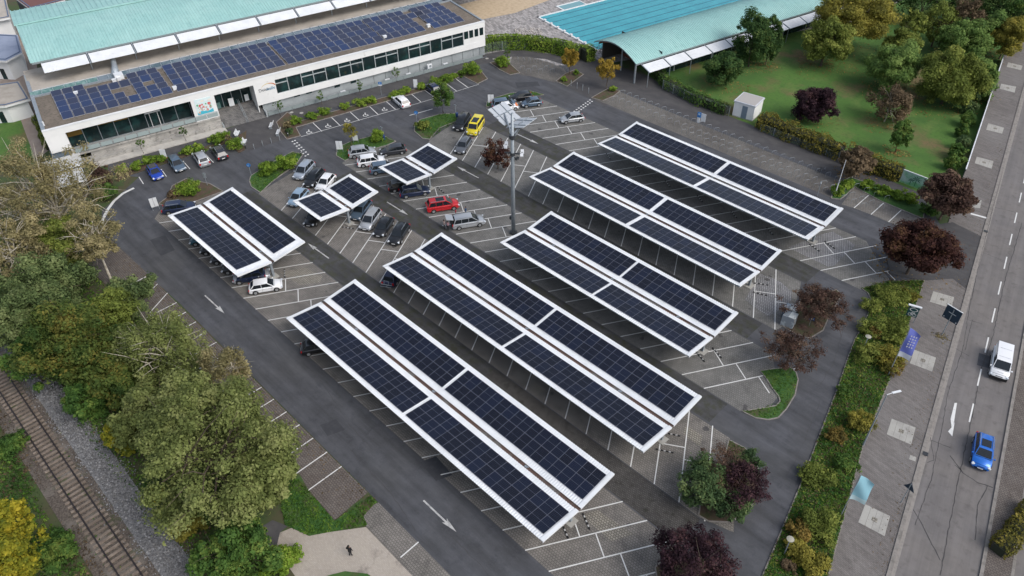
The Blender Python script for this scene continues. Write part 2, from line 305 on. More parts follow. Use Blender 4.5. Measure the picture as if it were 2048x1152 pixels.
sheet('bike_parking_paving', pix([(1024, 113), (1060, 114), (1100, 125), (1128, 137), (1134, 147), (1110, 165), (1060, 152), (1040, 150), (1020, 128)]), 0.008, paver_bike)
sheet('parking_bay_paving', pix([(1683, 409), (1708, 416), (1742, 429), (1777, 444), (1799, 452), (1850, 455), (1845, 440), (1760, 402), (1709, 373)]), 0.006, paver_bay)
sheet('footway_by_road', pix([(2100, -20), (2058, 150), (2039, 217), (2009, 327), (1996, 383), (1969, 471), (1936, 584), (1913, 667), (1886, 767), (1848, 911), (1813, 1025), (1781, 1152), (1760, 1225), (1636, 1225), (1656, 1152), (1726, 891), (1776, 768), (1803, 684), (1824, 631), (1848, 561), (1865, 515), (1895, 450), (1927, 348), (1983, 181), (2010, 110), (2045, 50), (2080, -20)]), 0.05, paver_side, z0=-0.02)
sheet('driveway_crossing', pix([(1799, 451), (1850, 455), (1905, 445), (1968, 476), (1938, 583), (1905, 558), (1845, 562), (1780, 548), (1770, 500)]), 0.056, asphalt_foot)
# main road, median and far carriageway
rd = Vector((-0.71 + 22.70, 47.57 - 148.54, 0)).normalized()
rn = Vector((rd.y, -rd.x, 0)) * -1
if rn.x < 0: rn = -rn
K0 = Vector((-13.35, 105.66, 0))
def RP(s, o): v = K0 + rd * s + rn * o; return (v.x, v.y)
sheet('main_road', [RP(-330, 0), RP(160, 0), RP(160, 26), RP(-330, 26)], 0.0, asphalt_road)
MEDO = (P(2048, 657) - K0).dot(rn)
med = MB(); med.prism([RP(-330, MEDO + 0.3), RP(160, MEDO + 0.3), RP(160, MEDO + 2.35), RP(-330, MEDO + 2.35)], -0.02, 0.12)
med.build('traffic_island_paving', paver_brown, kind='structure')
for o0, o1 in ((MEDO, MEDO + 0.3), (MEDO + 2.35, MEDO + 2.6), (-0.36, 0.0)):
    k = MB(); L = 1.0
    for i in range(-60, 90):
        a = i * L; k.prism([RP(a + .01, o0), RP(a + L - .01, o0), RP(a + L - .01, o1), RP(a + .01, o1)], -0.02, 0.135)
    k.build('kerb', kerbmat, kind='structure')
# gutter stone strip along left kerb
g_ = MB(); g_.prism([RP(-60, 0.0), RP(90, 0.0), RP(90, 0.32), RP(-60, 0.32)], 0.0, 0.005); g_.build('road_gutter_strip', mat('gutter_stone', (0.26, 0.24, 0.22), 0.9, noise=[(2, (.19, .175, .16), .45, .7, 4)]), kind='structure')

def kerb_line(pts, w=0.13, h=0.11, z=0.0, closed=False):
    """row of kerb stones along a polyline of (x,y)"""
    b = MB(); pts = [Vector((x, y, 0)) for x, y in pts]
    if closed: pts.append(pts[0])
    for a, c in zip(pts[:-1], pts[1:]):
        L = (c - a).length
        if L < .05: continue
        n = max(1, round(L / 1.0)); d = (c - a) / n; ang = math.atan2(d.y, d.x)
        for i in range(n):
            mid = a + d * (i + .5); b.box((mid.x, mid.y, z + h / 2 - .01), (d.length - .02, w, h + .02 + random.uniform(-.006, .006)), ang)
    return b.build('kerb', kerbmat, kind='structure')
def island(name, pts, m, h=0.10, kerb=True):
    sheet(name, pix(pts), h - .02, m, z0=-0.02)
    if kerb: kerb_line(pix(pts), closed=True, h=h)
island('planted_island', [(318, 408), (335, 395), (345, 372), (372, 358), (420, 368), (446, 383), (400, 400), (345, 418)], bed)
island('planted_island', [(499, 362), (502, 352), (540, 328), (585, 304), (606, 309), (592, 330), (560, 352), (544, 364), (521, 386), (503, 374)], verge)
island('planted_island', [(673, 312), (673, 297), (700, 284), (762, 268), (779, 279), (792, 283), (774, 291), (730, 303), (690, 322)], verge)
island('planted_island', [(829, 252), (840, 240), (879, 229), (915, 227), (921, 240), (879, 256), (859, 279), (845, 277), (829, 263)], verge)
island('planted_island', [(972, 214), (974, 204), (990, 196), (1020, 187), (1062, 183), (1088, 190), (1040, 195), (990, 213)], verge)
island('planted_island', [(1563, 651), (1590, 668), (1619, 677), (1646, 661), (1659, 631), (1684, 590), (1672, 580), (1640, 590), (1600, 600), (1590, 640)], bed)
island('planted_island', [(1520, 742), (1532, 757), (1543, 775), (1557, 793), (1560, 803), (1552, 812), (1524, 817), (1484, 823), (1510, 836), (1536, 840), (1556, 836), (1573, 818), (1590, 790), (1596, 760), (1592, 745), (1580, 735), (1550, 738)], verge)
island('planted_island', [(1457, 880), (1490, 897), (1515, 930), (1518, 980), (1500, 1020), (1460, 1045), (1417, 1043), (1397, 1031), (1405, 985), (1430, 950), (1452, 905)], bed)
island('planted_island', [(1310, 1135), (1345, 1105), (1420, 1120), (1470, 1180), (1440, 1240), (1330, 1240)], bed)
island('roadside_verge', [(1723, 577), (1780, 563), (1848, 561), (1824, 631), (1803, 684), (1776, 768), (1726, 891), (1656, 1152), (1636, 1225), (1505, 1225), (1525, 1152), (1556, 1078), (1603, 965), (1636, 878), (1679, 767), (1693, 724), (1709, 681), (1726, 651), (1741, 617), (1743, 601), (1736, 587)], verge)
sheet('grass_patch', pix([(575, 930), (600, 950), (620, 985), (645, 1014), (669, 1042), (742, 992), (753, 1004), (727, 1032), (735, 1050), (660, 1064), (618, 1072), (570, 1050), (560, 1000)]), 0.012, verge)
sheet('grass_patch', pix([(655, 1152), (690, 1143), (735, 1148), (760, 1165), (720, 1200), (650, 1195)]), 0.06, verge)
# beds and bays before the hall
island('planting_bed', [(232, 345), (330, 317), (470, 276), (493, 262), (490, 300), (478, 306), (452, 287), (330, 328), (262, 350), (236, 362)], bed, kerb=False)
island('planting_bed', [(553, 245), (575, 225), (600, 243), (700, 214), (860, 170), (945, 130), (962, 142), (975, 158), (955, 168), (925, 152), (860, 178), (700, 224), (592, 255), (601, 272), (574, 279), (562, 264)], bed)
island('planting_bed', [(980, 126), (1010, 118), (1020, 128), (1040, 146), (1020, 150), (1000, 140)], bed)
island('planting_bed', [(1112, 163), (1130, 148), (1150, 140), (1167, 149), (1134, 173)], bed)
island('planting_bed', [(1183, 196), (1215, 178), (1240, 182), (1228, 192), (1205, 202)], bed)
island('planting_bed', [(1662, 397), (1672, 370), (1700, 355), (1740, 368), (1800, 388), (1850, 415), (1846, 438), (1760, 402), (1709, 374), (1690, 392), (1680, 399)], verge)
# park lawn, pool surroundings
sheet('lawn', pix([(1272, 133), (1301, 155), (1331, 178), (1391, 208), (1450, 236), (1536, 268), (1676, 318), (1736, 344), (1839, 386), (1905, 400), (1927, 350), (1983, 183), (2048, 30), (2048, -60), (1700, -60), (1600, 20)]), 0.001, lawn)
sheet('lawn', pix([(0, 245), (40, 236), (75, 330), (0, 330), (-60, 320), (-60, 250)]), 0.004, lawn)
sheet('pool_deck', [(-100.6, 99.0), (-88, 111), (-60, 170), (-60, 230), (-180, 230), (-160, 110), (-107, 99.5)], 0.003, paver_pool)
sheet('timber_deck', pix([(948, 42), (1030, 26), (1110, -4), (1000, -10), (900, 14)]), 0.02, woodchip)
# ballast and track bed
rb = MB()
sheet('track_bed', [(-130, -2.6), (20, -2.6), (20, 1.75), (-130, 1.75)], 0.02, ballast_brown, z0=-0.02)
sheet('track_side_gravel', [(-130, 1.7), (-100, 1.7), (20, 1.7), (20, 3.9), (-48, 4.3), (-70, 4.4), (-90, 4.2), (-130, 4.2)], 0.05, ballast_grey, z0=-0.02)

# ------------------------------------------------------------------ painted markings
lines = MB()
def stroke(b, a, c, w, z=0.014):
    a = Vector((a[0], a[1], 0)); c = Vector((c[0], c[1], 0)); d = (c - a).normalized(); n = Vector((-d.y, d.x, 0)) * w / 2
    b.add([(a - n).to_tuple()[:2] + (z,), (c - n).to_tuple()[:2] + (z,), (c + n).to_tuple()[:2] + (z,), (a + n).to_tuple()[:2] + (z,)], [(0, 1, 2, 3)])
PIT = 2.955
def baylines(v0, v1, du, ustart, n, skip=(), div=True, short=None):
    for i in range(n):
        u = ustart + i * PIT
        if i in skip: continue
        stroke(lines, (u, v0), (u + du, v1), 0.115)
        if div:
            # head-to-head divider, offset from line to line
            vm = (v0 + v1) / 2; t = (vm + 0.72 - v0) / (v1 - v0); t2 = (vm - 0.62 - v0) / (v1 - v0)
            if du > 0:
                stroke(lines, (u + du * t, v0 + (v1 - v0) * t), (u + PIT + du * t2 - .0, v0 + (v1 - v0) * t2), 0.11)
            else:
                stroke(lines, (u + du * t2, v0 + (v1 - v0) * t2), (u + PIT + du * t, v0 + (v1 - v0) * t), 0.11)
baylines(26.5, 36.85, 6.1, -99.5, 29)
baylines(40.6, 50.85, -5.9, -89.46, 26)
baylines(54.65, 64.8, 5.95, -93.1, 24)
baylines(68.6, 78.9, -5.8, -83.5, 21)
baylines(82.8, 93.05, 5.8, -87.95, 23)
for k, (x0, y0, x1, y1) in enumerate([(235, 582, 297, 551), (275, 607, 315, 568), (300, 625, 335, 586)]): stroke(lines, P(x0, y0), P(x1, y1), 0.12)
for i in range(15): stroke(lines, (-88.95 + 2.56 * (i + 3), 16.05), (-88.95 + 2.56 * (i + 3) - .0, 20.1), 0.12)
stroke(lines, P(801, 1115), P(837, 1084), 0.12)
for a, c in (((1708, 416), (1740, 388)), ((1742, 429), (1774, 400)), ((1777, 444), (1807, 416))): stroke(lines, P(*a), P(*c), 0.12)
for a, c in (((644, 263), (622, 242)), ((681, 252), (660, 232)), ((719, 241), (697, 221)), ((757, 230), (736, 210)), ((791, 219), (769, 200)), ((842, 204), (819, 185)), ((869, 195), (845, 177)), ((914, 183), (890, 165)), ((937, 176), (912, 158)), ((287, 368), (278, 354)), ((333, 353), (322, 338)), ((380, 338), (366, 322)), ((427, 325), (412, 310))): stroke(lines, P(*a), P(*c), 0.12)
stroke(lines, P(602, 273.5), P(842, 205), 0.10)
stroke(lines, P(842, 205), P(958, 168.5), 0.08)
stroke(lines, P(819, 231), P(865, 218), 0.16)
cv = [(268, 376), (246, 387), (228, 402), (215, 420), (206, 438), (202, 456)]
for a, c in zip(cv[:-1], cv[1:]): stroke(lines, P(*a), P(*c), 0.45)
stroke(lines, P(1941, 428), P(1974, 437), 0.4, .075)
lines.build('parking_lines', paint_white, kind='structure')
sheet('asphalt_patch', pix([(1958, 706), (1986, 714), (1983, 738), (1954, 730)]), .006, asphalt)
for pl in ([(300, 480), (330, 470), (350, 500), (322, 512)], [(1030, 165), (1075, 163), (1080, 172), (1035, 176)], [(640, 850), (672, 838), (690, 860), (655, 872)], [(1290, 246), (1350, 270), (1335, 280), (1275, 255)], [(840, 925), (872, 912), (905, 950), (872, 962)], [(1600, 940), (1626, 925), (1612, 962), (1590, 972)]): sheet('asphalt_patch', pix(pl), .007, mat('asphalt_patch', (.040, .042, .048), .9, noise=[(1.2, (.055, .057, .063), .45, .7, 5)]))
ov = MB(); rq = random.Random(11)
for k in range(130):
    b_ = rq.choice([(26.9, 36.4), (41, 50.5), (55, 64.4), (69, 78.5), (83.2, 92.7)]); u = rq.uniform(-95, -20); v = rq.uniform(*b_); a0 = rq.random() * 3; r0 = rq.uniform(.12, .42)
    ov.prism([(u + r0 * rq.uniform(.6, 1.2) * math.cos(j * .785), v + r0 * rq.uniform(.6, 1.1) * math.sin(j * .785)) for j in range(8)], .009 + k * .00001, .009 + k * .00001)
ov.build('oil_stains', mat('oil_stain', (.055, .052, .05), .6, noise=[(3, (.09, .085, .08), .45, .65, 4)]), kind='structure')

def arrow(tail, tip, head=2.2, w=0.17, hw=0.62):
    a = P(*tail); c = P(*tip); a.z = c.z = 0; d = (c - a).normalized(); n = Vector((-d.y, d.x, 0)); L = (c - a).length; h = min(head, L * .36)
    b = MB(); q = c - d * h
    b.prism([(v.x, v.y) for v in (a - n * w / 2, q - n * w / 2 + d * .25, q - n * hw / 2, c, q + n * hw / 2, q + n * w / 2 + d * .25, a + n * w / 2)], .016, .016)
    b.build('direction_arrow_marking', paint_worn, kind='structure')
for t, h in (((410, 591), (449, 627)), ((847, 1001), (913, 1064)), ((658, 517), (616, 487)), ((774, 404), (816, 430)), ((957, 356), (914, 333)), ((1033, 267.5), (1077, 288))): arrow(t, h)
ra = MB(); ra.prism(pix([(1909, 806), (1914, 806), (1907, 850), (1909.5, 843), (1904.5, 873), (1896, 863), (1903, 855), (1901, 838)]), .016, .016); ra.build('direction_arrow_marking', paint_white, kind='structure')
dsh = MB()
s0 = (P(2029, 446) - K0).dot(rd); off = (P(2008, 537) - K0).dot(rn); off2 = (P(1938, 846) - K0).dot(rn); s2 = (P(1938, 846) - K0).dot(rd)
for i in range(-25, 8):
    s = s0 + i * 6.05; o = off + (off2 - off) * (s - s0) / (s2 - s0)
    if s > s2 + 1: break
    dsh.prism([RP(s - 3, o - .075), RP(s, o - .075), RP(s, o + .075), RP(s - 3, o + .075)], .012, .012)
dsh.build('lane_markings', paint_white, kind='structure')
# dotted crossing guides: studs
st = MB()
for a, c, k in (((585, 283), (611, 312), 7), ((590, 281), (616, 309), 7), ((1144, 226), (1180, 200), 9), ((1149, 229), (1184, 203), 9)):
    A = P(*a); C_ = P(*c)
    for i in range(k):
        q = A.lerp(C_, i / (k - 1)); st.cyl((q.x, q.y, .012), .17, .012, 8)
st.build('crossing_studs', paint_white, kind='structure')
# wheelchair symbols
wheel = MB()
def icon(b, o, s, ang):
    def T(x, y): c_, s_ = math.cos(ang), math.sin(ang); return (o[0] + s * (x * c_ - y * s_), o[1] + s * (x * s_ + y * c_))
    n = 12; r0, r1 = .30, .42
    for k in range(9):
        a0 = math.radians(120 + k * 27); a1 = math.radians(120 + (k + 1) * 27)
        b.prism([T(r0 * math.cos(a0), r0 * math.sin(a0) - .1), T(r1 * math.cos(a0), r1 * math.sin(a0) - .1), T(r1 * math.cos(a1), r1 * math.sin(a1) - .1), T(r0 * math.cos(a1), r0 * math.sin(a1) - .1)], .014, .014)
    b.prism([T(-.08, .05), T(.08, .05), T(.08, .5), T(-.08, .5)], .014, .014)
    b.prism([T(.08, .05), T(.35, .05), T(.5, -.35), T(.38, -.38), T(.27, -.05), T(.08, -.05)], .014, .014)
    b.prism([T(.1 * math.cos(a), .64 + .1 * math.sin(a)) for a in [i * math.pi / 4 for i in range(8)]], .014, .014)
for q in ((618, 264), (656, 252), (694, 241), (731, 230), (769, 219)):
    p = P(*q); b = MB(); icon(b, (p.x, p.y), 1.15, math.radians(60)); b.build('wheelchair_marking', paint_white, kind='structure')
# crack sealing on the main road and the ring road
cr = MB(); cm = mat('crack_sealer', (0.045, 0.042, 0.042), .7)
def crack(pts, w=.05, jit=.05):
    q = [P(*p) for p in pts]; L = []
    for a, c in zip(q[:-1], q[1:]):
        n = max(2, int((c - a).length / .5))
        for i in range(n): L.append(a.lerp(c, i / n) + Vector((random.uniform(-jit, jit), random.uniform(-jit, jit), 0)))
    L.append(q[-1])
    for a, c in zip(L[:-1], L[1:]): stroke(cr, a, c + (c - a).normalized() * .03, w * random.uniform(.7, 1.4), .008)
for pts, w in (([(2044, 445), (2010, 560), (1985, 675), (1962, 740), (1945, 830), (1925, 920), (1905, 1020), (1880, 1150)], .07), ([(1990, 400), (1960, 520), (1940, 610), (1925, 700), (1895, 790), (1885, 850), (1862, 960), (1830, 1050)], .05), ([(1900, 911), (1925, 945), (1955, 965), (1985, 975)], .09), ([(1862, 880), (1900, 895)], .06), ([(1826, 1018), (1850, 1060), (1880, 1120)], .07), ([(1975, 972), (1955, 1010), (1950, 1080)], .07), ([(1930, 700), (1945, 640)], .04), ([(1912, 698), (1938, 712)], .05), ([(1930, 638), (1965, 648)], .05), ([(1990, 415), (2030, 424)], .05), ([(1965, 505), (2010, 522)], .04), ([(1908, 930), (1922, 940)], .05), ([(1860, 875), (1868, 920), (1855, 925)], .05)): crack(pts, w)
for pts, w in (([(420, 520), (470, 580), (520, 650), (560, 700)], .03), ([(700, 900), (780, 985), (830, 1060)], .035), ([(640, 760), (700, 850), (745, 900)], .03), ([(900, 1070), (960, 1130), (1000, 1180)], .04), ([(1640, 800), (1610, 880), (1570, 960)], .03), ([(1400, 300), (1500, 345), (1600, 385)], .03), ([(600, 300), (700, 272), (800, 245)], .03), ([(1690, 640), (1670, 720), (1640, 770)], .03)): crack(pts, w, .08)
cr.build('crack_sealing', cm, kind='structure')
# manhole lids and drains
for i, (px, py, r) in enumerate([(234, 317, .35), (258, 311, .35), (583, 225, .35), (603, 226, .35), (974, 117, .33), (988, 118, .3)]):
    p = P(px, py); b = MB(); b.cyl((0, 0, 0), r, .02, 16); b.build('manhole_cover', concrete, loc=(p.x, p.y, .012), label=['left', 'right', 'left', 'right', 'left', 'right'][i] + ' of the two round pale manhole covers in the footpath ' + ['before the left windows', 'before the left windows', 'right of the plaza', 'right of the plaza', 'by the hall end', 'by the hall end'][i], cat='manhole cover')
for px, py, l in ((1825, 917, 'small square drain lid in the paved footway beside the road kerb'),):
    p = P(px, py); b = MB(); b.box((0, 0, 0), (.6, .6, .02), .26); b.cyl((0, 0, .015), .12, .02, 10); b.build('drain_cover', concrete, loc=(p.x, p.y, .06), label=l, cat='drain cover')
for px, py, w, l in ((948 + 902, 909, .5, 'iron gully grate in the kerb near the small drain lid'), (1971, 464, .5, 'iron gully grate in the kerb by the driveway crossing')):
    p = P(px, py); b = MB(); b.box((0, 0, 0), (.5, .5, .02), .26)
    for k in range(5): b.box((-.18 + k * .09, 0, .02), (.03, .44, .02), .0)
    b.build('gully_grate', steel_dark, loc=(p.x, p.y, .15), label=l, cat='drain')
# pale concrete plates in the footway
plates = [([(1866, 583), (1908, 595), (1903, 617), (1859, 604)], 'fourth pale concrete slab up the footway, beside the blue backed road sign'), ([(1828, 700), (1872, 716), (1864, 744), (1819, 727)], 'pale concrete slab in the footway beside the violet banner'), ([(1783, 838), (1831, 856), (1822, 890), (1773, 869)], 'pale concrete slab in the footway between street lamp and road arrow'), ([(1730, 1009), (1780, 1033), (1769, 1073), (1716, 1045)], 'largest pale concrete slab, in the footway at the light blue banner'),
          ([(2016, 125), (2045, 132), (2042, 141), (2013, 134)], 'farthest pale concrete slab up the footway along the park wall'), ([(2002, 168), (2032, 174), (2029, 186), (1999, 178)], 'second farthest pale concrete slab in the footway along the park wall'), ([(1976, 247), (2008, 256), (2004, 268), (1972, 260)], 'pale concrete slab in the footway beside the middle of the park wall'), ([(1953, 314), (1987, 323), (1983, 338), (1949, 327)], 'pale concrete slab in the footway at the near end of the park wall'), ([(1935, 401), (1963, 401), (1960, 417), (1932, 415)], 'pale concrete slab half hidden behind the dark red maple')]
for pts, l in plates:
    q = [P(*p) for p in pts]; c = sum(q, Vector()) / 4; c.z = 0; t = thing('concrete_slab', (c.x, c.y, .05), 0, l, 'concrete slab', 'concrete slabs set in the footway')
    for k in range(4):
        a0, a1 = k / 4 + .004, (k + 1) / 4 - .004
        pl = [q[0].lerp(q[1], a0) - c, q[0].lerp(q[1], a1) - c, q[3].lerp(q[2], a1) - c, q[3].lerp(q[2], a0) - c]
        b = MB(); b.prism([(v.x, v.y) for v in pl], -.04, .012); b.build('panel', concrete, t)
    cc = [(q[i] - c) * .2 for i in range(4)]; b = MB(); b.prism([(v.x, v.y) for v in cc], .0, .022); b.build('lid', paver_light, t)
# ------------------------------------------------------------------ solar canopies
MW, ML, MT = 1.134, 1.722, 0.035
def module_mesh(name, w, l, t, g, fr, mid=True, fw=0.022):
    b = MB(); b.box((0, 0, -t / 2), (w, l, t), mi=0)
    z = .002
    if mid:
        for y0, y1 in ((-l / 2 + fw, -.012), (.012, l / 2 - fw)):
            b.add([(-w / 2 + fw, y0, z), (w / 2 - fw, y0, z), (w / 2 - fw, y1, z), (-w / 2 + fw, y1, z)], [(0, 1, 2, 3)], 1)
    else: b.add([(-w / 2 + fw, -l / 2 + fw, z), (w / 2 - fw, -l / 2 + fw, z), (w / 2 - fw, l / 2 - fw, z), (-w / 2 + fw, l / 2 - fw, z)], [(0, 1, 2, 3)], 1)
    return b.mesh(name, [fr, g])
mod_me = module_mesh('solar_module', MW, ML, MT, pvg, pv_frame)
VW = 9.938 / 2
ZD = 0.53
SL = math.atan2(ZD, VW)
def canopy(u0, v0, L, zo, secs, label, posts_at):
    t = thing('solar_canopy', (u0, v0 + VW, 0), 0, label, 'solar carport', 'V-roofed solar carports over the parking bays')
    zc = zo - ZD
    for side in (-1, 1):
        # corrugated deck: ribs run from the eave down to the valley
        b = MB(); pitch = .275; n = int(L / pitch); pitch = L / n; prof = []
        for i in range(n):
            a = i * pitch; prof += [(a, 0), (a + pitch * .46, 0), (a + pitch * .56, .042), (a + pitch * .88, .042)]
        prof.append((L, 0))
        vo, vi = side * VW, side * .17
        vs = []
        for (x, h) in prof:
            vs += [(x, vo, zo + h - .05), (x, vi, zc + h - .05 + ZD * .17 / VW)]
        fs = [(2 * i, 2 * i + 1, 2 * i + 3, 2 * i + 2) for i in range(len(prof) - 1)]
        b.add(vs, fs if side < 0 else [f[::-1] for f in fs])
        b.build('roof_deck', white_metal, t)
        # flashings along both gable ends, box gutter edge at the valley
        for x in (.19, L - .19):
            f = MB(); q = Matrix.Rotation(side * SL, 3, 'X')
            f.box((x, side * (VW + .17) / 2, (zo + zc) / 2 + .017 + .02), (.38, (VW - .17) / math.cos(SL), .02), M=q)
            f.box((.0 if x < 1 else L, side * (VW + .17) / 2, (zo + zc) / 2 - .07), (.03, (VW - .17) / math.cos(SL), .2), M=q)
            f.build('end_flashing', white_metal, t)
        e = MB()
        for v, z in ((side * (VW - .12), zo - .17), (side * 1.75, zc + ZD * 1.75 / VW - .17), (side * .55, zc + ZD * .55 / VW - .17), (side * 3.3, zc + ZD * 3.3 / VW - .17)):
            e.box((L / 2, v, z), (L - .1, .07, .16))
        e.build('purlin', galv, t)
        for (a0, cnt) in secs:
            for i in range(cnt):
                for r in (0, 1):
                    v = .64 + (VW - .60 - .64) * 0 ; 
                    d = VW - .62 - ML * math.cos(SL) * (1.5 - r) + ML * math.cos(SL) * 0
                    d = VW - .60 - (ML + .012) * math.cos(SL) * (r + .5)
                    z = zc + ZD * d / VW + .055
                    o = bpy.data.objects.new('solar_panel', mod_me); COL.objects.link(o); o.parent = t
                    o.location = (a0 + (i + .5) * 1.1392, side * d, z); o.rotation_euler = (side * SL, 0, 0)
    g = MB(); 
    for x0 in np.arange(0.05, L - .05, 6.0):
        x1 = min(x0 + 5.98, L - .05)
        g.box(((x0 + x1) / 2, 0, zc - .10), (x1 - x0, .34, .02)); g.box(((x0 + x1) / 2, -.18, zc - .04), (x1 - x0, .015, .13)); g.box(((x0 + x1) / 2, .18, zc - .04), (x1 - x0, .015, .13))
    g.build('valley_gutter', gutter_m, t)
    for k in range(3):
        x = L * (k + .5) / 3; b = MB(); b.box((x, 0, zc - .02), (.3, .2, .06)); b.box((x + .2, .05, zc + .01), (.1, .12, .1)); b.build('gutter_box', galv, t)
    dp = MB(); xx = .25
    dp.tube([(xx, -.25, zc + .1), (xx, -.1, zc + .2), (xx, .08, zc + .16), (xx, .1, zc - .1)], .05, 6); dp.build('cable_conduit', steel_dark, t)
    for x in posts_at:
        for sx in (0,):
            p = MB(); h = zc - .3
            for dx in (-.11, .11): p.box((x + dx, 0, h / 2 + .02), (.05, .3, h))
            p.box((x, 0, h / 2 + .02), (.2, .04, h)); pp = p.build('post', galv, t)
            bp = MB(); bp.prism([(x - .55, -.55), (x + .55, -.55), (x + .55, .55), (x - .55, .55)], 0, .09); bp.build('base_slab', concrete, pp)
            a = MB()
            for s in (-1, 1):
                a.bar((x, 0, h - .15), (x, s * (VW - .3), zo - .32), .12, .2)
                a.bar((x, 0, h - 1.0), (x, s * 1.6, zc - .14), .09, .1)
            a.build('arm', galv, t)
    return t
CN = [('A', -64.91, 26.72, 41.23, 3.50, [(.48, 18), (21.38, 17)], 'longest of the near solar carports, lowest in the photo beside the ring road'),
      ('B', -64.53, 40.61, 41.25, 3.50, [(.48, 18), (21.38, 17)], 'long solar carport, second from the ring road, with the bike rack car under its corner'),
      ('C', -57.34, 54.43, 29.77, 3.52, [(.48, 13), (15.65, 12)], 'solar carport in the middle row directly right of the foot of the tall steel mast'),
      ('D', -65.62, 68.57, 35.63, 3.55, [(.45, 15), (18.15, 15)], 'solar carport in the fourth row, second from the bicycle stands'),
      ('E', -64.52, 82.85, 35.78, 3.57, [(.45, 15), (18.10, 15)], 'solar carport in the uppermost row beside the road and the bicycle stands'),
      ('F', -94.72, 26.62, 18.83, 3.60, [(.5, 15)], 'medium length solar carport at the left bend with a silver coupe under its corner'),
      ('G', -85.33, 40.71, 6.82, 3.57, [(.5, 5)], 'small square solar carport with a blue grey car beside its post'),
      ('H', -83.78, 54.73, 6.67, 3.57, [(.48, 5)], 'small square solar carport just above the two black cars and the red car')]
for k, u0, v0, L, zo, secs, lab in CN:
    if L > 10:
        n = max(1, round((L - 2) / 5.87)); ps = [1.0 + (L - 2.0) * i / n for i in range(n + 1)]
    else: ps = [L - 1.0]
    canopy(u0, v0, L, zo, secs, lab, ps)
# wheel stops: black blocks with white bands, in pairs beside the canopy posts
ws = MB()
for i in range(7): ws.box((-.9 + i * .26, 0, .05), (.26 if i % 2 == 0 else .2, .13, .10), mi=i % 2)
ws_me = ws.mesh('wheel_stop', [black_pl, paint_worn])
def wstop(a, c):
    A = P(*a); C_ = P(*c); m = (A + C_) / 2
    return obj('wheel_stop', ws_me, loc=(m.x, m.y, .01), rz=math.atan2(C_.y - A.y, C_.x - A.x), cat='wheel stop', group='striped wheel stops by the carport posts')
WS = [((1167, 1030), (1180, 1061), 'striped wheel stop right of the front post of the nearest long carport'), ((1126, 1052), (1135, 1074), 'striped wheel stop left of the front post of the nearest long carport'), ((1313, 899), (1350, 907), 'striped wheel stop below the front post of the second long carport'), ((1338, 868), (1352, 871), 'striped wheel stop above the front post of the second long carport'),
      ((1393, 705), (1410, 725), 'striped wheel stop left of the concrete foot of the middle carport'), ((1426, 697), (1444, 718), 'striped wheel stop right of the concrete foot of the middle carport'), ((1510, 567), (1537, 571), 'striped wheel stop above the front post of the fourth row carport'), ((1507, 585), (1536, 592), 'striped wheel stop below the front post of the fourth row carport'),
      ((1620, 490), (1640, 504), 'striped wheel stop left of the front post of the uppermost carport'), ((1650, 484), (1671, 499), 'striped wheel stop right of the front post of the uppermost carport'), ((569, 541), (570, 556), 'striped wheel stop beside the post of the carport with the silver coupe'), ((687, 455), (708, 458), 'striped wheel stop under the small carport beside the blue grey car'), ((878, 377), (887, 385), 'striped wheel stop beside the post of the small carport above the red car')]
for a, c, l in WS: wstop(a, c)['label'] = l
for k in range(6):
    u = -63.9 + k * 5.85
    for dv in (-.9, 1.4):
        o = obj('wheel_stop', ws_me, loc=(u + dv * .5, 86.7 + dv, .01), rz=math.radians(-30), cat='wheel stop', group='striped wheel stops in the shade of the uppermost carport'); o['label'] = 'striped wheel stop in the shade under the uppermost carport'

# ------------------------------------------------------------------ swimming hall
FA = Vector((0.22089584, 0.9752974, 0)); FN = Vector((-0.9752974, 0.22089584, 0)); F0 = Vector((-124.75, 21.91, 0))
hall = thing('swimming_hall', F0, math.atan2(FA.y, FA.x), 'long white flat roofed swimming hall with blue solar panels and dark windows', 'building')
HL = 79.3
# local axes: x along the front, y inward
def hbox(b, x0, x1, y0, y1, z0, z1, mi=0): b.box(((x0 + x1) / 2, (y0 + y1) / 2, (z0 + z1) / 2), (x1 - x0, y1 - y0, z1 - z0), mi=mi)
def hpart(name, boxes, m, parent=hall):
    b = MB()
    for x in boxes: hbox(b, *x)
    return b.build(name, m, parent)
hpart('fascia', [(0, HL, -.02, .4, 5.85, 7.0), (0, 2.9, 0, .4, 3.05, 5.85), (22.2, 26.1, 0, .5, 2.0, 5.85), (32.85, 36.65, 0, .5, 2.0, 5.85), (36.65, HL - 1.3, 0, .35, 2.05, 3.2), (74.46, HL, 0.03, .4, 2.0, 4.32), (74.46, HL, .07, .4, 4.32, 5.85)], white_render)
hpart('wall', [(33.7, HL - .05, .45, .8, 0, 2.06), (33.7, 76.8, .5, 24, 1.8, 2.0), (0, .25, 2.4, 24, 0, 6.9), (HL - .3, HL - .02, .42, 24, 0, 6.9), (0.1, HL, 23.6, 23.9, 0, 6.6)], grey_render)
hpart('parapet', [(0, .55, .4, 20.6, 6.7, 7.06), (HL - .4, HL, .4, 20.6, 6.7, 7.02), (0, HL, 13.4, 13.75, 6.7, 7.12)], galv)
hpart('roof', [(.5, HL - .4, .2, 13.4, 6.5, 6.86)], rooffill)
hpart('roof', [(.1, HL - .1, 16.1, 26.0, 6.4, 6.83)], beige_roof)
hpart('roof_edge_trim', [(0, HL, -.05, .02, 6.82, 7.04)], white_metal)
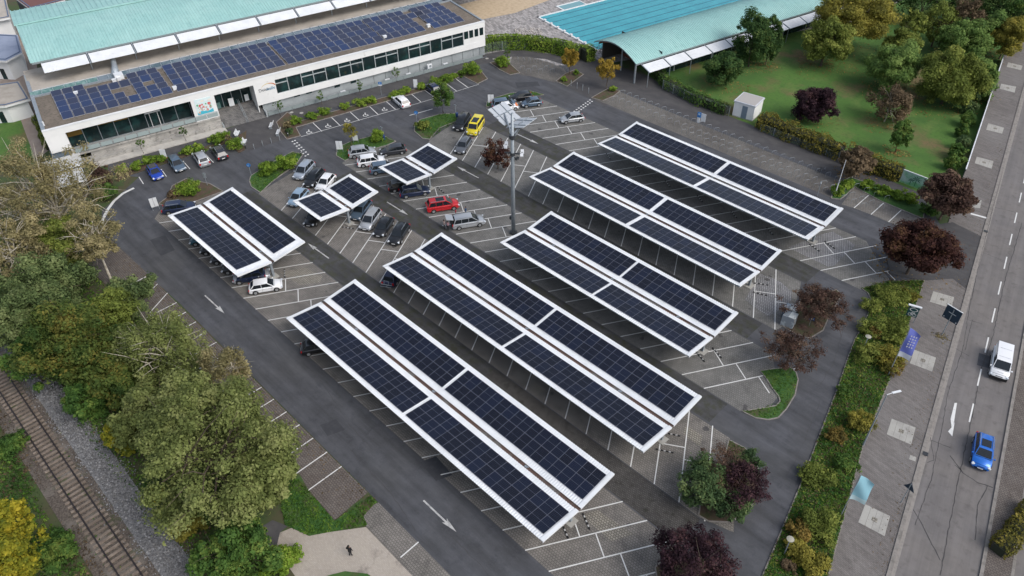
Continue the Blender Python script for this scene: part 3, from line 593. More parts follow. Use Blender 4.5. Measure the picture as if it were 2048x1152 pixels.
# skylight strip
for i in range(44):
    x0 = .1 + i * 1.76; x1 = x0 + 1.68
    if x1 > HL - 1: break
    b = MB(); m = glass_green if i < 6 else glass_grey
    b.add([(x0, 13.8, 6.9), (x1, 13.8, 6.9), (x1, 15.0, 7.3), (x0, 15.0, 7.3)], [(0, 1, 2, 3)]); b.add([(x0, 15.0, 7.3), (x1, 15.0, 7.3), (x1, 16.05, 6.95), (x0, 16.05, 6.95)], [(0, 1, 2, 3)])
    w = b.build('skylight', m, hall)
    f = MB(); f.bar((x1 + .04, 13.8, 6.93), (x1 + .04, 15.0, 7.33), .07); f.bar((x1 + .04, 15.0, 7.33), (x1 + .04, 16.05, 6.98), .07); f.build('glazing_bar', galv, w)
hpart('skylight_kerb', [(0, HL, 13.72, 13.8, 6.6, 6.93), (0, HL, 16.05, 16.15, 6.6, 6.98)], white_metal)
# terrace in front of the left windows and entrance recess
hpart('terrace', [(2.9, 26.1, -.05, 2.5, 1.7, 1.98), (2.9, 26.1, -.15, .2, 0, 1.0)], concrete_wall)
hpart('terrace_wall', [(5.2, 26.1, .2, .5, 0, 1.7), (5.2, 26.2, -.6, -.15, 0, .62)], concrete_wall)
hpart('terrace_wall', [(5.0, 26.3, -2.3, -.6, -.02, .14)], mat('light_strip', (.46, .44, .40), .85, noise=[(.8, (.36, .34, .31), .45, .7, 5)]))
hpart('ceiling', [(2.9, 33, .3, 3.6, 5.75, 5.88)], grey_render)
hpart('room', [(2.9, 26.2, 2.9, 3.1, 1.98, 5.8), (26.0, 33, 6.5, 6.7, 1.8, 5.8)], mat('interior_dark', (.02, .022, .022), .8))
hpart('wall', [(2.7, 2.95, .3, 3.0, 1.9, 5.85), (26.0, 26.15, .3, 6.6, 1.8, 5.85), (32.85, 33.0, .3, 6.6, 0, 5.85)], white_render)
mull = [2.95, 5.28, 7.65, 10.05, 12.4, 14.95, 17.4, 19.8, 22.2]
for i in range(len(mull) - 1):
    a, c = mull[i] * 1.0, mull[i + 1]
    m = glass_dark
    w = hpart('window', [(a + .04, c - .04, 2.42, 2.46, 2.0, 5.75)], m)
    hpart('window_frame', [(c - .05, c + .05, 2.34, 2.44, 1.98, 5.76), (a, c, 2.36, 2.43, 1.98, 2.1)], galv, w)
    if i == 5:
        for x in (15.6, 16.9): hpart('door_frame', [(x - .05, x + .05, 2.28, 2.4, 1.98, 4.6)], white_metal, w)
        hpart('door_head', [(15.0, 17.4, 2.28, 2.4, 4.5, 4.7)], white_metal, w)
# amber back wall piece seen through left glazing
for i, zz in ((0, 3.9), (2, 4.6), (3, 4.5), (4, 4.7), (7, 4.8)): hpart('amber_blind', [(mull[i] + .06, mull[i + 1] - (.1 if i < 4 else 1.1), 2.40, 2.415, zz, 5.74)], mat('amber', (.16, .095, .01), .7))
for i in range(4):
    a = 26.15 + i * 1.675; c = a + 1.675
    w = hpart('entrance_glass', [(a + .04, c - .04, 3.3, 3.34, 1.82, 5.75)], glass_dark)
    hpart('door_frame', [(c - .06, c + .03, 3.2, 3.3, 1.8, 5.76), (a, c, 3.22, 3.3, 4.4, 4.5)], galv, w)
hpart('notice_board', [(28.6, 29.5, 2.6, 2.7, 1.95, 3.4)], white_metal)
hpart('notice_board', [(31.5, 32.2, 2.8, 2.85, 2.1, 3.3)], white_metal)
hpart('notice_board', [(26.6, 27.2, 2.8, 2.85, 2.0, 3.1)], glass_green)
# steps
for i in range(11):
    z = 1.8 * (11 - i) / 12; y = 2.7 - i * .33
    hpart('step', [(26.15, 33.65, y - .33 - (0), y, 0, z)], concrete if False else mat('step_stone', (.18, .175, .17), .9, noise=[(1, (.085, .085, .085), .45, .7, 4)]))
hpart('landing', [(26.15, 33.6, 2.7, 6.5, 0, 1.8)], mat('landing_stone', (.16, .15, .14), .9))
hr = MB(); 
for s in (-.12, .12):
    hr.tube([(30.2 + s, 2.9, 2.8), (30.2 + s, 2.5, 2.75), (30.2 + s, -.9, .95), (30.2 + s, -1.0, .05)], .03, 6)
    for k in range(4): hr.tube([(30.2 + s, 2.4 - k * 1.1, .3 + 1.4 - k * .55), (30.2 + s, 2.4 - k * 1.1, 2.7 - k * .57)], .025, 5)
hr.build('handrail', galv, hall)
hpart('stair_cheek', [(33.65, 33.9, -1.0, .5, 0, 1.0), (26.05, 26.25, -.9, .3, 0, .7)], grey_render)
# terrace railing
r = MB()
for x in np.arange(3.2, 26, 1.9): r.bar((x, 0, 1.9), (x, 0, 2.95), .05)
r.bar((3, 0, 2.95), (25.9, 0, 2.95), .06); r.bar((3, 0, 2.15), (25.9, 0, 2.15), .03); r.build('railing', galv, hall)
for k, x in enumerate(np.arange(3.25, 25.5, 1.9)):
    hpart('railing_glass', [(x, x + 1.75, -.02, .0, 2.15, 2.85)], mat('railing_panel', (.30, .36, .36), .25))
# big window band
bw = [36.7, 38.87, 41.4, 43.65, 46.0, 48.48, 50.83, 53.18, 55.62, 57.96, 60.28, 62.6, 64.96, 67.2, 69.61, 72.0, 74.45]
for i in range(len(bw) - 1):
    a, c = bw[i], bw[i + 1]
    full = i in (1, 4, 7, 10, 13)
    w = hpart('window', [(a + .05, c - .05, .24, .28, 3.22, 5.85)], glass_dark)
    fr = [(c - .06, c + .06, .10, .26, 3.2, 5.86), (a, c, .14, .26, 3.18, 3.26)]
    if not full: fr.append((a, c, .12, .26, 4.98, 5.12))
    hpart('window_frame', fr, mat('grey_frame', (.38, .42, .43), .5), w)
for a, c in ((74.6, 75.5), (75.75, 76.6), (76.95, 77.75), (78.1, 78.9)):
    w = hpart('window', [(a, c, .01, .05, 4.35, 5.84)], glass_dark); hpart('window_frame', [(c, c + .1, -.02, .06, 4.3, 5.86)], white_render, w)
for x in (39.5, 41.8, 47.2, 50.4): hpart('window', [(x, x + 1.1, .42, .46, 1.35 if x > 45 else 1.6, 1.98)], glass_dark)
for x in np.arange(55, 77, 2.4): hpart('wall_joint', [(x, x + .08, .40, .46, 0, 2.04)], mat('joint_grey', (.16, .18, .18), .8))
# units standing by the basement wall
def ac(x, y, z, s=1.0, fans=1, lab=''):
    p = F0 + FA * x + FN * y; t = thing('air_conditioner', (p.x, p.y, z), math.atan2(FA.y, FA.x), lab, 'air conditioner', 'outdoor cooling units along the hall')
    b = MB(); b.box((0, 0, .35 * s * fans + .05), (.95 * s, .38, .7 * s * fans)); b.build('case', white_metal, t)
    for k in range(fans):
        b = MB(); b.cyl((.12, -.2, .4 * s + k * .7 * s), .24 * s, .02, 14, axis='Y'); b.build('fan', galv, t)
for x, f, l in ((66.4, 2, 'tall twin fan cooling unit against the grey basement wall'), (69.9, 1, 'small cooling unit right of the twin fan unit'), (61.8, 1, 'cooling unit left of the twin fan unit'), (57.4, 1, 'cooling unit at the basement wall behind the blue parking sign'), (48.4, 1, 'lowest leftmost cooling unit under the small basement windows')): ac(x, -.35, .0, 1.0, f, l)
# basement area railing and glass bicycle cage at the right end
fence_m = galv
r = MB()
for x in np.arange(34, 79, 2.2): r.bar((x, -.95, 0), (x, -.95, .85), .04)
r.bar((34, -.95, .85), (79, -.95, .85), .05); r.bar((34, -.95, .15), (79, -.95, .15), .04)
r.build('basement_railing', galv, hall)
for x in np.arange(34.05, 78, 2.2): hpart('railing_glass', [(x, x + 2.1, -.97, -.94, .2, .8)], mat('railing_panel2', (.24, .28, .28), .3))
# solar modules on the roof
RMW, RML = 1.60, 2.10
rmod = module_mesh('roof_module', RMW, RML, .04, pvb, mat('alu_frame', (.40, .40, .41), .5), mid=False, fw=.035)
def rrow(r, x0, x1, skip=()):
    n = int(round((x1 - x0) / 1.71))
    for i in range(n):
        if i in skip: continue
        x = x0 + (i + .5) * 1.71; o = bpy.data.objects.new('roof_solar_panel', rmod); COL.objects.link(o); o.parent = hall
        y = 2.30 + 1.16 + r * 2.28; o.location = (x, y, 7.10); o.rotation_euler = (math.radians(9), 0, 0)
for r_, (a, c, sk) in enumerate([(3.3, 20.4, ()), (3.2, 20.3, (6,)), (3.15, 20.2, (5, 6, 8)), (3.1, 20.2, ()), (3.0, 20.1, (3, 4, 5, 6))]): rrow(r_, a, c, sk)
for r_ in range(5): rrow(r_, 21.0, 39.8 - .6)
for r_ in range(5): rrow(r_, 40.2, 58.6)
for r_ in range(5): rrow(r_, 59.2, 67.9 + (3.5 if r_ >= 3 else 0) * (r_ < 4))
for r_ in range(5): rrow(r_, 69.4, 76.3)
rk = MB()
for s in range(2): pass
# roof vents
for x, y, l in ((6.3, 10.5, 0), (12.6, 12.0, 0), (13.4, 12.4, 0), (20.6, 3.3, 0), (59.2, 3.2, 0), (68.6, 3.5, 0)):
    hpart('roof_vent', [(x, x + .6, y, y + .5, 6.86, 7.35), (x - .05, x + .65, y - .05, y + .55, 7.35, 7.42)], white_metal)
b = MB(); b.tube([(13.5, 14.5, 6.9), (14.0, 17.0, 7.6), (14.3, 19.2, 8.3), (14.35, 19.6, 8.9)], [.75, .5, .42, .4], 10); b.build('exhaust_duct', galv, hall, smooth=True)
hpart('exhaust_duct', [(13.2, 14.6, 12.7, 14.1, 6.86, 7.7)], white_metal)
b = MB(); b.tube([(.6, 2.0, 6.9), (.6, 2.0, 7.6)], .12, 8); b.build('roof_vent', white_metal, hall)
# lettering and logo on the white wall
def text(body, size, M, m, name, parent=None, extr=.01, **kw):
    c = bpy.data.curves.new(name, 'FONT'); c.body = body; c.size = size; c.extrude = extr; c.align_x = 'CENTER'; c.materials.append(m)
    tmp = bpy.data.objects.new(name, c); COL.objects.link(tmp); me = bpy.data.meshes.new_from_object(tmp.evaluated_get(bpy.context.evaluated_depsgraph_get())); bpy.data.objects.remove(tmp)
    o = bpy.data.objects.new(name, me); COL.objects.link(o); o.parent = parent; o.matrix_basis = M; return tag(o, **kw)
RX90 = Matrix.Rotation(math.pi / 2, 4, 'X')
text('Deich', .78, Matrix.Translation((34.45, -.03, 4.35)) @ RX90, mat('sign_grey', (.09, .10, .11), .6), 'sign_lettering', hall)
text('welle', .78, Matrix.Translation((35.65, -.03, 4.35)) @ RX90, mat('sign_blue', (.03, .20, .35), .6), 'sign_lettering', hall)
a_ = MB(); n = 14
for k in range(n):
    t0, t1 = math.radians(165 - k * 10.5), math.radians(165 - (k + 1) * 10.5); w0, w1 = .02 + .012 * k, .02 + .012 * (k + 1)
    f = lambda t, w: (35.3 + (1.25 + w) * math.cos(t), -.03, 4.75 + (.75 + w) * math.sin(t))
    a_.add([f(t0, 0), f(t1, 0), f(t1, w1), f(t0, w0)], [(0, 1, 2, 3)], 1 if k > 7 else 0)
a_.build('logo_arc', [mat('logo_yellow', (.6, .45, .12), .6), mat('logo_orange', (.55, .16, .03), .6)], hall)
# painted panel beside the entrance: bathers over waves, in loose colour patches
b = MB(); mural_cols = [(.62, .75, .76), (.05, .42, .55), (.60, .10, .10), (.75, .72, .66), (.10, .38, .18), (.55, .40, .33), (.70, .78, .80)]
b.box((24.1, -.04, 4.5), (2.7, .05, 2.75), mi=0)
r_ = random.Random(3)
b.add([(22.78, -.075, 3.15), (25.42, -.075, 3.15), (25.42, -.075, 3.75), (24.6, -.075, 3.5), (23.6, -.075, 3.8), (22.78, -.075, 3.45)], [(0, 1, 2, 3, 4, 5)], 1)
for k in range(44):
    x = 22.95 + r_.random() * 2.3; z = 3.5 + r_.random() * 1.5; s = .06 + r_.random() * .17; mi = r_.choice([1, 2, 3, 4, 5, 5, 6, 2]); q = r_.random() * 3
    b.add([(x + s * math.cos(q + j * 1.257), -.078 - k * .0004, z + s * math.sin(q + j * 1.257) * 1.2) for j in range(5)], [(0, 1, 2, 3, 4)], mi)
for k in range(4):
    x = 23.4 + k * .6; z = 5.35 + .12 * math.sin(k); b.add([(x + .33 * math.cos(j * math.pi / 4), -.098, z + .2 * math.sin(j * math.pi / 4)) for j in range(8)], [tuple(range(8))], 3 if k % 2 else 6)
b.build('mural_panel', [mat('mural_%s' % n_, c, .6) for n_, c in zip('pale cyan red cream green skin light'.split(), mural_cols)], hall)
# boxes and carport under the left corner
hpart('lean_to', [(-.2, 2.9, .4, 2.0, 1.2, 2.9), (-.1, 2.9, .6, 2.2, 0, 1.2)], mat('slate_blue', (.14, .18, .22), .6))
p = F0 + FA * 1.5 + FN * -3.2
for k, (x0, x1, y0, y1, z, l) in enumerate([(-1.5, 3.2, -9.8, -5.6, 2.5, 'flat pale roofed shelter nearest the road bend, beside the dark red shrub'), (-2.0, 3.6, -5.2, -1.4, 2.8, 'flat pale roofed shelter against the white corner of the hall')]):
    t = thing('shelter', F0, math.atan2(FA.y, FA.x), l, 'shelter')
    b = MB(); hbox(b, x0, x1, y0, y1, z - .18, z); b.build('roof', mat('shelter_roof', (.50, .50, .48), .8, noise=[(1.2, (.36, .35, .32), .45, .7, 5)]), t)
    b = MB(); hbox(b, x0, x1, y0 - .06, y0 - .005, z - .24, z + .05); hbox(b, x1 + .005, x1 + .06, y0, y1, z - .24, z + .05); b.build('roof_trim', white_metal, t)
    for q in ((x0 + .1, y0 + .1), (x1 - .1, y0 + .1), (x0 + .1, y1 - .1), (x1 - .1, y1 - .1)): b = MB(); b.bar((q[0], q[1], 0), (q[0], q[1], z - .18), .1); b.build('post', galv, t)
    b = MB(); hbox(b, x0 + .1, x1 - .1, y1 - .2, y1 - .1, 0, z - .2); b.build('back_wall', mat('dark_brown_board', (.03, .02, .02), .8), t)

# main pool hall with the green ribbed roof behind
th = thing('pool_hall', F0, math.atan2(FA.y, FA.x), 'large hall with ribbed turquoise green metal roof and white sun screens', 'building')
def ribroof(name, prof, x0, x1, pitch, m, parent, rib=.07, rw=.10, thick=.12):
    """roof swept along x from profile of (y,z), standing seams across"""
    b = MB(); n = int((x1 - x0) / pitch)
    xs = []
    for i in range(n + 1):
        a = x0 + i * pitch; xs += [(a, 0), (a + pitch - rw, 0), (a + pitch - rw * .8, rib), (a + pitch - rw * .2, rib)]
    xs = [(min(x, x1), h) for x, h in xs]; K = len(prof); vs = []
    for x, h in xs:
        for y, z in prof: vs.append((x, y, z + h))
    fs = []
    for i in range(len(xs) - 1):
        for k in range(K - 1): fs.append((i * K + k, (i + 1) * K + k, (i + 1) * K + k + 1, i * K + k + 1))
    b.add(vs, fs); r0 = b.build(name, m, parent)
    b = MB(); vs = []
    for x in (x0, x1):
        for y, z in prof: vs += [(x, y, z + .01), (x, y, z - thick)]
    fs = [(2 * k, 2 * k + 1, 2 * k + 3, 2 * k + 2) for k in range(K - 1)] + [(2 * (K + k), 2 * (K + k) + 2, 2 * (K + k) + 3, 2 * (K + k) + 1) for k in range(K - 1)]
    fs += [(1 + 2 * k, 1 + 2 * (K + k), 3 + 2 * (K + k), 3 + 2 * k) for k in range(K - 1)]
    b.add(vs, fs); b.add([(x0, prof[0][0] - .003, prof[0][1] + .02), (x1, prof[0][0] - .003, prof[0][1] + .02), (x1, prof[0][0] - .003, prof[0][1] - .3), (x0, prof[0][0] - .003, prof[0][1] - .3)], [(0, 1, 2, 3)])
    b.build('roof_edge', mat('roof_edge_grey', (.20, .24, .25), .6), parent); return r0
ribroof('roof', [(20.1, 10.0), (24, 10.95), (28.5, 11.75), (33.2, 12.15)], 2.05, 100, .52, teal, th)
ribroof('upper_roof', [(33.3, 12.42), (38, 12.3), (43.2, 11.7)], 1.6, 100, .9, teal, th, rib=.10, rw=.2)
b = MB(); b.box((51, 33.25, 12.35), (98.8, .5, .24)); b.build('ridge_cap', teal, th)
b = MB(); b.bar((2.0, 20.1, 10.08), (2.0, 33.2, 12.28), .25, .16); b.bar((1.75, 33.3, 12.45), (1.75, 43.2, 11.8), .25, .16); b.build('verge_cap', teal, th)
b = MB(); hbox(b, 3.5, 99, 23.5, 23.8, 6.6, 10.4); b.build('glass_wall', glass_dark, th)
b = MB(); hbox(b, 3.5, 99, 42.5, 42.8, 0, 11.4); hbox(b, 3.3, 3.5, 23.5, 42.8, 0, 10.7); b.build('wall', white_render, th)
for i in range(12):
    x0 = 3.35 + i * 7.5; x1 = x0 + 7.1
    s = MB(); s.add([(x0, 17.35, 9.0), (x1, 17.35, 9.0), (x1, 19.75, 9.75), (x0, 19.75, 9.75), (x0, 17.35, 8.93), (x1, 17.35, 8.93), (x1, 19.75, 9.68), (x0, 19.75, 9.68)], [(0, 1, 2, 3), (7, 6, 5, 4), (0, 4, 5, 1), (1, 5, 6, 2), (2, 6, 7, 3), (3, 7, 4, 0)])
    for k in range(1, 8): y = 17.35 + k * .3; z = 9.0 + k * .09375; s.bar((x0, y, z + .01), (x1, y, z + .01), .05, .03)
    s.build('sun_screen', white_metal, th)
    s = MB(); s.bar((x1 + .2, 17.2, 8.95), (x1 + .2, 20.2, 9.9), .16); s.bar((x1 + .2, 20.0, 6.85), (x1 + .2, 20.0, 9.8), .14); s.bar((x1 + .2, 17.4, 8.95), (x1 + .2, 20.0, 8.2), .08); s.build('screen_support', galv, th)
# low pavilion and white annexes left of the hall
def poly_building(label, pts, z0, z1, roofm, wallm, inset=.5, cat='building'):
    q = pix(pts, z1); c = Vector((sum(x for x, y in q) / len(q), sum(y for x, y in q) / len(q), 0)); t = thing('pavilion', c, 0, label, cat)
    q = [(x - c.x, y - c.y) for x, y in q]
    b = MB(); b.prism(q, z1 - .35, z1, 0, 1); b.build('roof', [roofm, white_render], t)
    q2 = [(x * .86, y * .86) for x, y in q]; b = MB(); b.prism(q2, z0, z1 - .35); b.build('wall', wallm, t)
    q3 = [(x * .9, y * .9) for x, y in q]; b = MB()
    for a_, c_ in zip(q3, q3[1:] + q3[:1]): b.bar((*a_, z1 + .06), (*c_, z1 + .06), .2, .14)
    b.build('roof_upstand', mat('slate_edge', (.10, .14, .22), .6), t)
    # door and windows on the side facing the car park
    b = MB(); k = min(range(len(q2)), key=lambda i: (q2[i][1] + q2[(i + 1) % len(q2)][1]) - (q2[i][0] + q2[(i + 1) % len(q2)][0])); a_, c_ = Vector((*q2[k], 0)), Vector((*q2[(k + 1) % len(q2)], 0))
    d = (c_ - a_).normalized(); o = Vector((d.y, -d.x, 0)); m_ = (a_ + c_) / 2
    if o.dot(m_) < 0: o = -o
    b.box(m_ + o * .02 + Vector((0, 0, z0 + 1.1)), (.9, .06, 2.1), math.atan2(d.y, d.x)); b.build('door', glass_dark, t)
    return t
poly_building('pavilion with slate blue faceted flat roof at the left end of the green roof', [(0, 68), (35, 70), (44, 105), (12, 122), (-30, 120), (-40, 80)], 0, 4.2, mat('blue_grey_roof', (.30, .34, .44), .7, noise=[(.6, (.24, .28, .37), .45, .7, 4)]), white_render)
poly_building('white flat roofed annex left of the gravel roof end', [(-30, 172), (38, 162), (60, 198), (10, 212), (-30, 215)], 0, 3.4, beige_roof, white_render)
poly_building('white walled rooftop block at the upper left corner behind the green roof', [(-40, 10), (10, -10), (20, 35), (-30, 45)], 0, 6.0, beige_roof, white_render)
poly_building('far brown roofed building beyond the upper left end of the green roof', [(20, -12), (80, -30), (130, 0), (60, 18)], 0, 7.0, mat('brown_red_roof', (.16, .07, .06), .8), mat('far_wall', (.06, .07, .07), .8))
sheet('terrace_paving', pix([(-80, 40), (62, 50), (98, 300), (60, 330), (30, 240), (0, 250), (-80, 260)]), 0.002, mat('terrace_pink', (.27, .215, .18), .9, noise=[(.5, (.33, .28, .24), .45, .7, 5)]))
hg = MB()

# ------------------------------------------------------------------ arched bathing hall on the right, outdoor pool
A0 = Vector((-77.55, 109.45, 0))
ah = thing('arched_hall', A0, math.atan2(FA.y, FA.x), 'long low hall with barrel vaulted turquoise roof between pool and lawn', 'building')
prof = []
for k in range(11):
    t = k / 10; y = 12.9 * t; prof.append((y, 3.95 + 1.75 * math.sin(math.pi * t) ** .9 - .15 * t))
ribroof('roof', prof, 0, 62, .45, teal, ah, rib=.06, rw=.10, thick=.22)
b = MB(); vs = []
for (y, z) in prof: vs += [(1.0, y * .96 + .25, z - .24), (1.0, y * .96 + .25, z - .62)]
b.add(vs, [(2 * k, 2 * k + 1, 2 * k + 3, 2 * k + 2) for k in range(10)]); b.build('gable_board', mat('red_brown_wood', (.16, .055, .03), .7), ah)
b = MB(); hbox(b, 6.5, 6.6, .4, 12.4, 0, 4.6); b.build('inner_glass_wall', glass_dark, ah)
b = MB(); hbox(b, 6.4, 6.5, .6, 12.2, .0, .5); b.build('inner_plinth', mat('red_brown_wood', (.14, .05, .03), .7), ah)
b = MB(); hbox(b, 2, 60, 12.3, 12.6, 0, 3.7); b.build('back_wall', mat('hall_inner_dark', (.05, .045, .04), .8), ah)
b = MB(); hbox(b, 6, 60, .45, .6, 0, 3.7); b.build('glass_wall', glass_dark, ah)
for x in (.25, 10, 20, 30, 40, 50): b = MB(); b.bar((x, .35, 0), (x, .35, 3.8), .26); b.build('column', galv, ah)
b = MB(); b.bar((1.6, 6, 0), (1.6, 6, 4.9), .2); b.build('column', galv, ah)
for i in range(11):
    x0 = 1.3 + i * 5.28; x1 = x0 + 4.95
    s = MB(); s.add([(x0, -2.5, 3.0), (x1, -2.5, 3.0), (x1, -.25, 3.62), (x0, -.25, 3.62), (x0, -2.5, 2.94), (x1, -2.5, 2.94), (x1, -.25, 3.56), (x0, -.25, 3.56)], [(0, 1, 2, 3), (7, 6, 5, 4), (0, 4, 5, 1), (1, 5, 6, 2), (2, 6, 7, 3), (3, 7, 4, 0)])
    for k in range(1, 6): s.bar((x0, -2.5 + k * .37, 3.01 + k * .103), (x1, -2.5 + k * .37, 3.01 + k * .103), .05, .03)
    s.build('sun_screen', white_metal, ah)
    s = MB(); s.bar((x0 - .16, -2.7, 2.98), (x0 - .16, .2, 3.75), .12); s.bar((x0 - .16, -2.3, 0), (x0 - .16, -2.3, 2.95), .09); s.build('screen_support', galv, ah)
# pool
PA = math.atan2(FA.y, FA.x)
pool = thing('outdoor_pool', (-113.1, 121.3, 0), PA, 'large outdoor swimming pool with turquoise water and dark lane lines', 'swimming pool')
water = mat('pool_water', (.035, .30, .36), .07, noise=[(.3, (.045, .36, .42), .42, .62, 4), (2.2, (.03, .26, .32), .5, .75, 4)], bump=(2.2, .12))
b = MB(); b.prism([(0, -21), (55, -21), (55, 0), (0, 0)], .05, .05); b.build('water', water, pool)
b = MB()
for bx in ((-.45, 0, -21.4, .45), (-.45, 55.4, 0, .45), (55, 55.4, -21, 0)): hbox(b, *bx, 0, .14)
b.build('pool_rim', mat('pool_rim', (.68, .70, .70), .6), pool)
ln = mat('lane_line', (.012, .10, .16), .3)
for k in range(8):
    y = -1.55 - k * 2.45; b = MB(); hbox(b, .6, 54, y - .09, y + .09, .055, .075); b.build('lane_line', ln, pool)
    if k < 7:
        s = MB(); yy = y - 1.2; hbox(s, -.75, -.2, yy - .28, yy + .28, .5, .58); hbox(s, -.6, -.35, yy - .2, yy + .2, .12, .5); s.build('starting_block', white_metal, pool)
b = MB(); hbox(b, 7, 13, .45, 3.0, .02, .06); b.build('shallow_bay', mat('shallow_water', (.16, .33, .36), .1), pool)
b = MB(); hbox(b, 6.6, 13.3, 3.0, 3.4, 0, .14); hbox(b, 6.6, 7, .45, 3, 0, .14); hbox(b, 13, 13.3, .45, 3, 0, .14); b.build('pool_rim', mat('pool_rim', (.7, .7, .7)), pool)
# stone heap by the pool
b = MB(); r_ = random.Random(5)
for k in range(150):
    q = P(1030 + r_.random() * 52, 56 + r_.random() * 11 + 5 * r_.random()); s = .12 + r_.random() * .3
    b.box((q.x, q.y, .1), (s, s * .8, s * .7), r_.random() * 3)
b.build('rubble_stones', mat('pale_rubble', (.48, .45, .42), .9, noise=[(3, (.3, .27, .25), .4, .7, 4)]), kind='stuff', label='heap of pale rubble stones behind the hedge by the pool')
# white transformer shed
q0, q1, q2_, q3 = P(1464, 231), P(1504, 243), P(1527, 228), None
d1 = (q1 - q0); d2 = (q2_ - q1); ang = math.atan2(d1.y, d1.x); wd, dp_ = d1.length, d2.length
sh = thing('utility_shed', (q0.x, q0.y, 0), ang, 'small white flat roofed shed with grey door beside the lawn fence', 'shed')
wd += 0; b = MB(); hbox(b, 0, wd, 0, dp_, 0, 2.65); b.build('wall', white_render, sh)
b = MB(); hbox(b, -.12, wd + .12, -.12, dp_ + .12, 2.65, 2.9); b.build('roof_edge', mat('shed_edge', (.55, .57, .6), .7), sh)
b = MB(); hbox(b, .08, wd - .08, .08, dp_ - .08, 2.88, 2.93); b.build('roof', mat('shed_roof', (.38, .36, .34), .9), sh)
b = MB(); hbox(b, wd * .42, wd * .68, -.04, 0.01, .08, 2.35); d_ = b.build('door', mat('door_grey', (.16, .21, .26), .6), sh)
b = MB(); hbox(b, wd * .645, wd * .66, -.07, -.04, 1.1, 1.25); b.build('handle', galv, d_)
b = MB(); hbox(b, -.02, wd + .02, -.03, dp_, -.02, .16); b.build('plinth', concrete, sh)

# ------------------------------------------------------------------ mast with lights and backs of solar panels
mb = P(1027, 466)
mast = thing('floodlight_mast', (mb.x, mb.y, 0), 0, 'tall grey steel mast with four solar panels on top and floodlights halfway', 'light mast')
b = MB(); b.tube([(0, 0, 0), (0, 0, 10), (0, 0, 18.6)], [.29, .25, .18], 16); b.build('pole', galv, mast, smooth=True)
b = MB(); b.tube([(0, 0, 0), (0, 0, .3)], [.55, .5], 12); b.build('base_flange', steel_dark, mast)
fr_b = mat('pv_back_white', (.44, .47, .50), .5)
def backpanel(c, ax, ay, w, l, name='solar_panel'):
    ax = ax.normalized(); ay = (ay - ax * ay.dot(ax)).normalized(); nz = ax.cross(ay)
    if nz.z < 0: ay = -ay; nz = ax.cross(ay)
    M = Matrix((ax, ay, nz)).transposed().to_4x4(); M.translation = c
    b = MB(); b.box((0, 0, 0), (w, l, .05), mi=0); b.box((0, 0, -.032), (w - .04, l - .04, .01), mi=1)
    return b.build(name, [fr_b, pvb], mast, M=M)
def quad_from(pts, zs):
    return [P(*q, z) - Vector((mb.x, mb.y, 0)) for q, z in zip(pts, zs)]
for pts, zs, nw, nl in (([(976, 219), (1009, 203), (1041, 235), (1008, 252)], (16.2, 16.2, 15.2, 15.2), 2, 3), ([(1014, 254), (1041, 235), (1079, 237), (1046, 256)], (15.3, 15.3, 16.3, 16.3), 2, 2)):
    q = quad_from(pts, zs); e1 = q[1] - q[0]; e2 = q[3] - q[0]
    for i in range(nw):
        for j in range(nl):
            backpanel(q[0] + e1 * (i + .5) / nw + e2 * (j + .5) / nl, e1, e2, e1.length / nw - .015, e2.length / nl - .015)
    b = MB(); nz = e1.cross(e2).normalized(); nz = nz if nz.z > 0 else -nz
    for t in (.22, .7): b.bar(q[0] + e1 * t + nz * .08, q[3] + e1 * t + nz * .08, .09)
    for t in (.5,): b.bar(q[0] + e2 * t + nz * .1, q[1] + e2 * t + nz * .1, .08)
    b.bar((0, 0, 15.4), (q[0] + q[2]) / 2 + nz * .1, .12); b.bar((0, 0, 14.8), (q[0] + q[2]) / 2, .1); b.build('panel_frame', galv, mast)
b = MB(); b.cyl((0, 0, 15.3), .42, .5, 12); b.bar((-.9, -.6, 12.9), (.9, .6, 12.9), .16); b.bar((-.5, .9, 12.6), (.5, -.9, 12.6), .14); b.cyl((0, 0, 12.8), .36, .4, 12); b.build('bracket', steel_dark, mast)
for px, py, r in ((1012, 290, .5), (1044, 306, -.4)):
    c = P(px, py, 12.9) - Vector((mb.x, mb.y, 0))
    for k in (-1, 1):
        b = MB(); b.box((c.x + k * .3 * math.cos(.7), c.y - k * .3, c.z), (.42, .9, .14), .8); b.build('floodlight', white_metal, mast)
b = MB(); c = P(1034, 317, 12.2) - Vector((mb.x, mb.y, 0)); b.bar((0, 0, 12.4), c, .1); b.box((c.x, c.y, c.z), (.3, .5, .3)); b.build('camera_housing', steel_dark, mast)
b = MB(); b.box((-.38, -.1, 2.5), (.3, .3, .5)); b.build('junction_box', steel_dark, mast)
